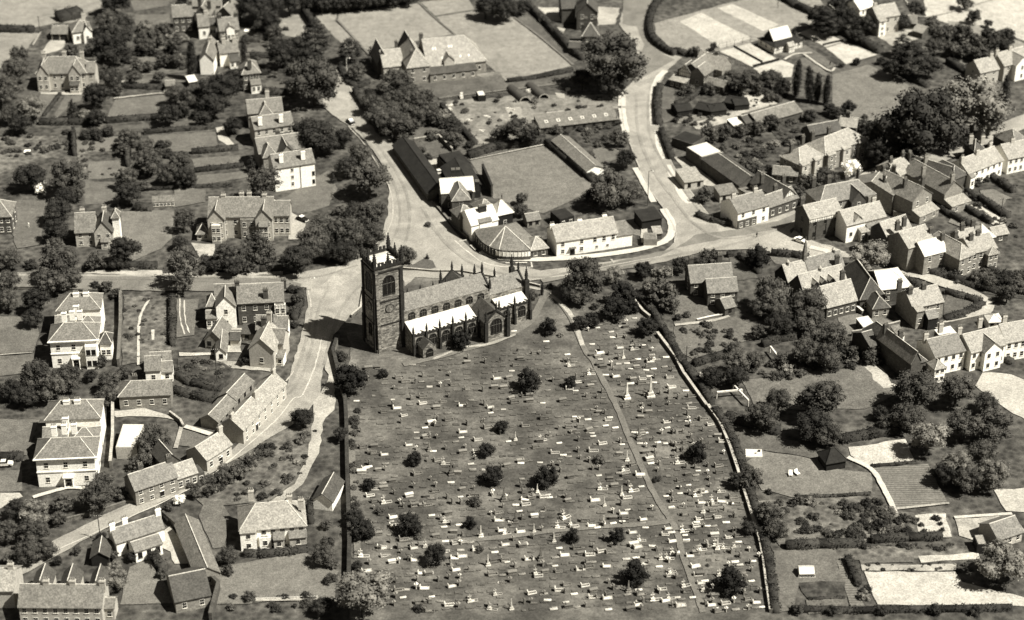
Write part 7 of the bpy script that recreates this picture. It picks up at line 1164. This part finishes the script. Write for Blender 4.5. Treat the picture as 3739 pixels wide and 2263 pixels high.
def person_mesh(m, pose):
    me = bpy.data.meshes.new('person'); st = .22 if pose == 'walk' else .06
    v = [(0, 0, .95), (0, 0, 1.2), (0, 0, 1.42), (0, 0, 1.52), (0, .02, 1.66), (.11, st, .9), (.12, st*1.1, .5), (.12, st*.9, .08), (.12, st+.16, .04), (-.11, -st, .9), (-.12, -st*.7, .5), (-.12, -st*1.3, .08), (-.12, -st+.1, .04), (.19, 0, 1.4), (.25, -.08, 1.12), (.26, .06, .86), (-.19, 0, 1.4), (-.25, .08, 1.12), (-.26, .14, .86)]
    e = [(0, 1), (1, 2), (2, 3), (3, 4), (0, 5), (5, 6), (6, 7), (7, 8), (0, 9), (9, 10), (10, 11), (11, 12), (2, 13), (13, 14), (14, 15), (2, 16), (16, 17), (17, 18)]
    rad = [.15, .15, .16, .06, .11, .1, .07, .045, .04, .1, .07, .045, .04, .07, .05, .035, .07, .05, .035]
    me.from_pydata(v, e, []); o = bpy.data.objects.new('person', me); COL.objects.link(o); o.modifiers.new('s', 'SKIN'); sk = me.skin_vertices[0].data
    for i, r in enumerate(rad): sk[i].radius = (r, r*.85)
    sk[0].use_root = True; sm = o.modifiers.new('d', 'SUBSURF'); sm.levels = 1; dg = bpy.context.evaluated_depsgraph_get(); dg.update(); nm = bpy.data.meshes.new_from_object(o.evaluated_get(dg)); bpy.data.objects.remove(o)
    nm.materials.clear(); nm.materials.append(M[m]); nm.materials.append(M['skin'])
    for p in nm.polygons: p.use_smooth = True; p.material_index = 1 if p.center.z > 1.52 else 0
    return nm
PM = {k: person_mesh(*k) for k in (('cloth', 'walk'), ('cloth', 'stand'), ('wcloth', 'stand'))}
for lb, s, k, rz in (('person in dark coat standing in the main street near the corner shop', 'F 597 250', ('cloth', 'stand'), 0), ('person in dark clothes walking across the grass below the church porch', 'E 1187 1160', ('cloth', 'walk'), 1.2), ('person in dark clothes walking on the grass below the transept', 'E 1312 1100', ('cloth', 'walk'), 2), ('person in dark clothes in the upper left churchyard grass', 'E 568 1318', ('cloth', 'stand'), 1), ('person in black standing by the tennis court path', 'C 1132 485', ('cloth', 'stand'), 0), ('person in white in the garden left of the gabled cottage', 'D 212 175', ('wcloth', 'stand'), 0), ('person in dark clothes at the edge of the main bowling green by the barns', 'B 1200 1460', ('cloth', 'stand'), 2)):
    g = G(s)[0]; o = bpy.data.objects.new('person', PM[k]); o.location = (g.x, g.y, .28); o.rotation_euler = (0, 0, rz); o.scale = (1.05,)*3; link(o); tag(o, lb, 'person')
    h_ = MB(); h_.cone((0, .02), .115, 1.68, 1.8, 'dark', .08, 8); h_.build('hair', o)
# garden objects
def beam_set(name, label, cat, segs, h=.5, wd=.5, m='conc', z0=.0):
    o = G(segs[0])[0]; root = tag(empty(name, o), label, cat)
    for s in segs:
        a, c = G(s); b = MB(); b.bar(a-o+Vector((0, 0, h)), c-o+Vector((0, 0, h)), wd, m); b.build('beam', root)
        for p in (a, c): b = MB(); b.bar(p-o, p-o+Vector((0, 0, h)), .15, m); b.build('post', root)
beam_set('garden_pergola', 'white angled pergola beams on the lawn right of the churchyard wall', 'pergola', ['F 425 1365 535 1480', 'F 305 1420 490 1402', 'F 180 1280 365 1272'], 2.0, .28); beam_set('garden_pergola', 'short white pergola arm among bushes in the middle right gardens', 'pergola', ['F 695 1085 760 1170'], 2.0, .3)
g = G('I 517 365 640 365 635 312 515 308'); o = tag(empty('concrete_pad', g[0]), 'raised white concrete pad beside the right churchyard wall', 'concrete pad'); b = MB(); q = [p-g[0] for p in g]; b.slab([(p.x, p.y, .45) for p in q], .45, 'lead'); b.build('slab', o); b = MB(); c_ = q[1].lerp(q[3], .35); b.box(c_.x-.2, c_.y, .45, c_.x+.2, c_.y+.4, .9, 'lead'); b.box(q[3].x+3, q[3].y-1.4, .45, q[3].x+3.6, q[3].y-.9, .8, 'dark'); b.build('hatch', o)
for lb, s, kk in (('white folding garden chair on the sunken lawn, the left of two', 'I 845 500', 0), ('white folding garden chair on the sunken lawn, the right of two', 'I 895 492', .6)):
    g = G(s)[0]; r_ = tag(empty('garden_chair', (g.x, g.y, .3), kk), lb, 'garden chair'); b = MB(); b.box(-.5, -.5, .42, .5, .5, .5, 'white', True); b.build('seat', r_); b = MB(); b.slab([(-.5, .45, .5), (.5, .45, .5), (.5, .75, 1.3), (-.5, .75, 1.3)], .06, 'white'); b.build('backrest', r_)
    for x in (-.45, .45):
        for y in (-.45, .45): b = MB(); b.bar((x, y, 0), (x, y, .42), .04, 'white'); b.build('leg', r_)
for lb, s in (('white cloth or board lying in the first back garden lawn', 'A 1805 232'), ('white board lying in the left garden bed', 'A 200 1115')):
    g = G(s)[0]; b = MB(); b.slab([(-1, -.8, .55), (1, -.8, .55), (1, .8, .75), (-1, .8, .75)], .15, 'white'); o = b.build('board'); o.location = g; tag(o, lb, 'board')
HP = []
LT = [('litter', 'B 960 880', 2, .5), ('litter', 'B 1095 850', 1.6, .4), ('litter', 'B 820 770', 3, .5), ('litter', 'B 1265 800', 3.2, .5), ('litter', 'B 905 715', .8, 2.2), ('litter', 'B 1400 670', 1.2, 1), ('litter', 'B 1680 655', 1.2, .8), ('litter', 'B 1065 955', 2.5, .5), ('litter', 'B 820 800', 1, .8)]
for i, (n_, s, L_, h) in enumerate(LT):
    g = G(s)[0]; b = MB(); rr = random.Random(i)
    for q in range(5): x, y = rr.uniform(-L_/2, L_/2), rr.uniform(-.8, .8); b.box(x-.5, y-.15, 0, x+.5, y+.15, h*rr.uniform(.3, 1), 'conc')
    o = b.build('timber_pile'); o.location = g; o.rotation_euler = (0, 0, rr.uniform(-.6, .6)); tag(o, 'x', 'timber stack', 'timber stacks in the builders yard'); HP.append((o, 'pale timber stack', g))
for i in range(16):
    g = G('C 640 730')[0]+Vector((random.uniform(-10, 9), random.uniform(-6, 6), 0)); b = MB()
    for q in range(4): x, y = random.uniform(-.8, .8), random.uniform(-.5, .5); b.box(x-.4, y-.2, 0, x+.4, y+.2, random.uniform(.2, .8), random.choice(('conc', 'dark', 'dslate')))
    o = b.build('scrap_heap'); o.location = g; o.rotation_euler = (0, 0, random.uniform(0, 3)); tag(o, 'x', 'scrap heap', 'heaps in the scrapyard'); HP.append((o, 'scrap heap', g))
locate(HP, [('the left of the two arched huts', G('B 1330 748')[0]), ('the skylight workshop', G('B 1500 900')[0]), ('the white concrete base', G('B 1600 830')[0]), ('the stable range', G('C 700 850')[0]), ('the black scrapyard sheds', G('C 450 760')[0]), ('the poplars', G('C 900 760')[0]), ('the school boundary shed', G('B 1050 705')[0])])
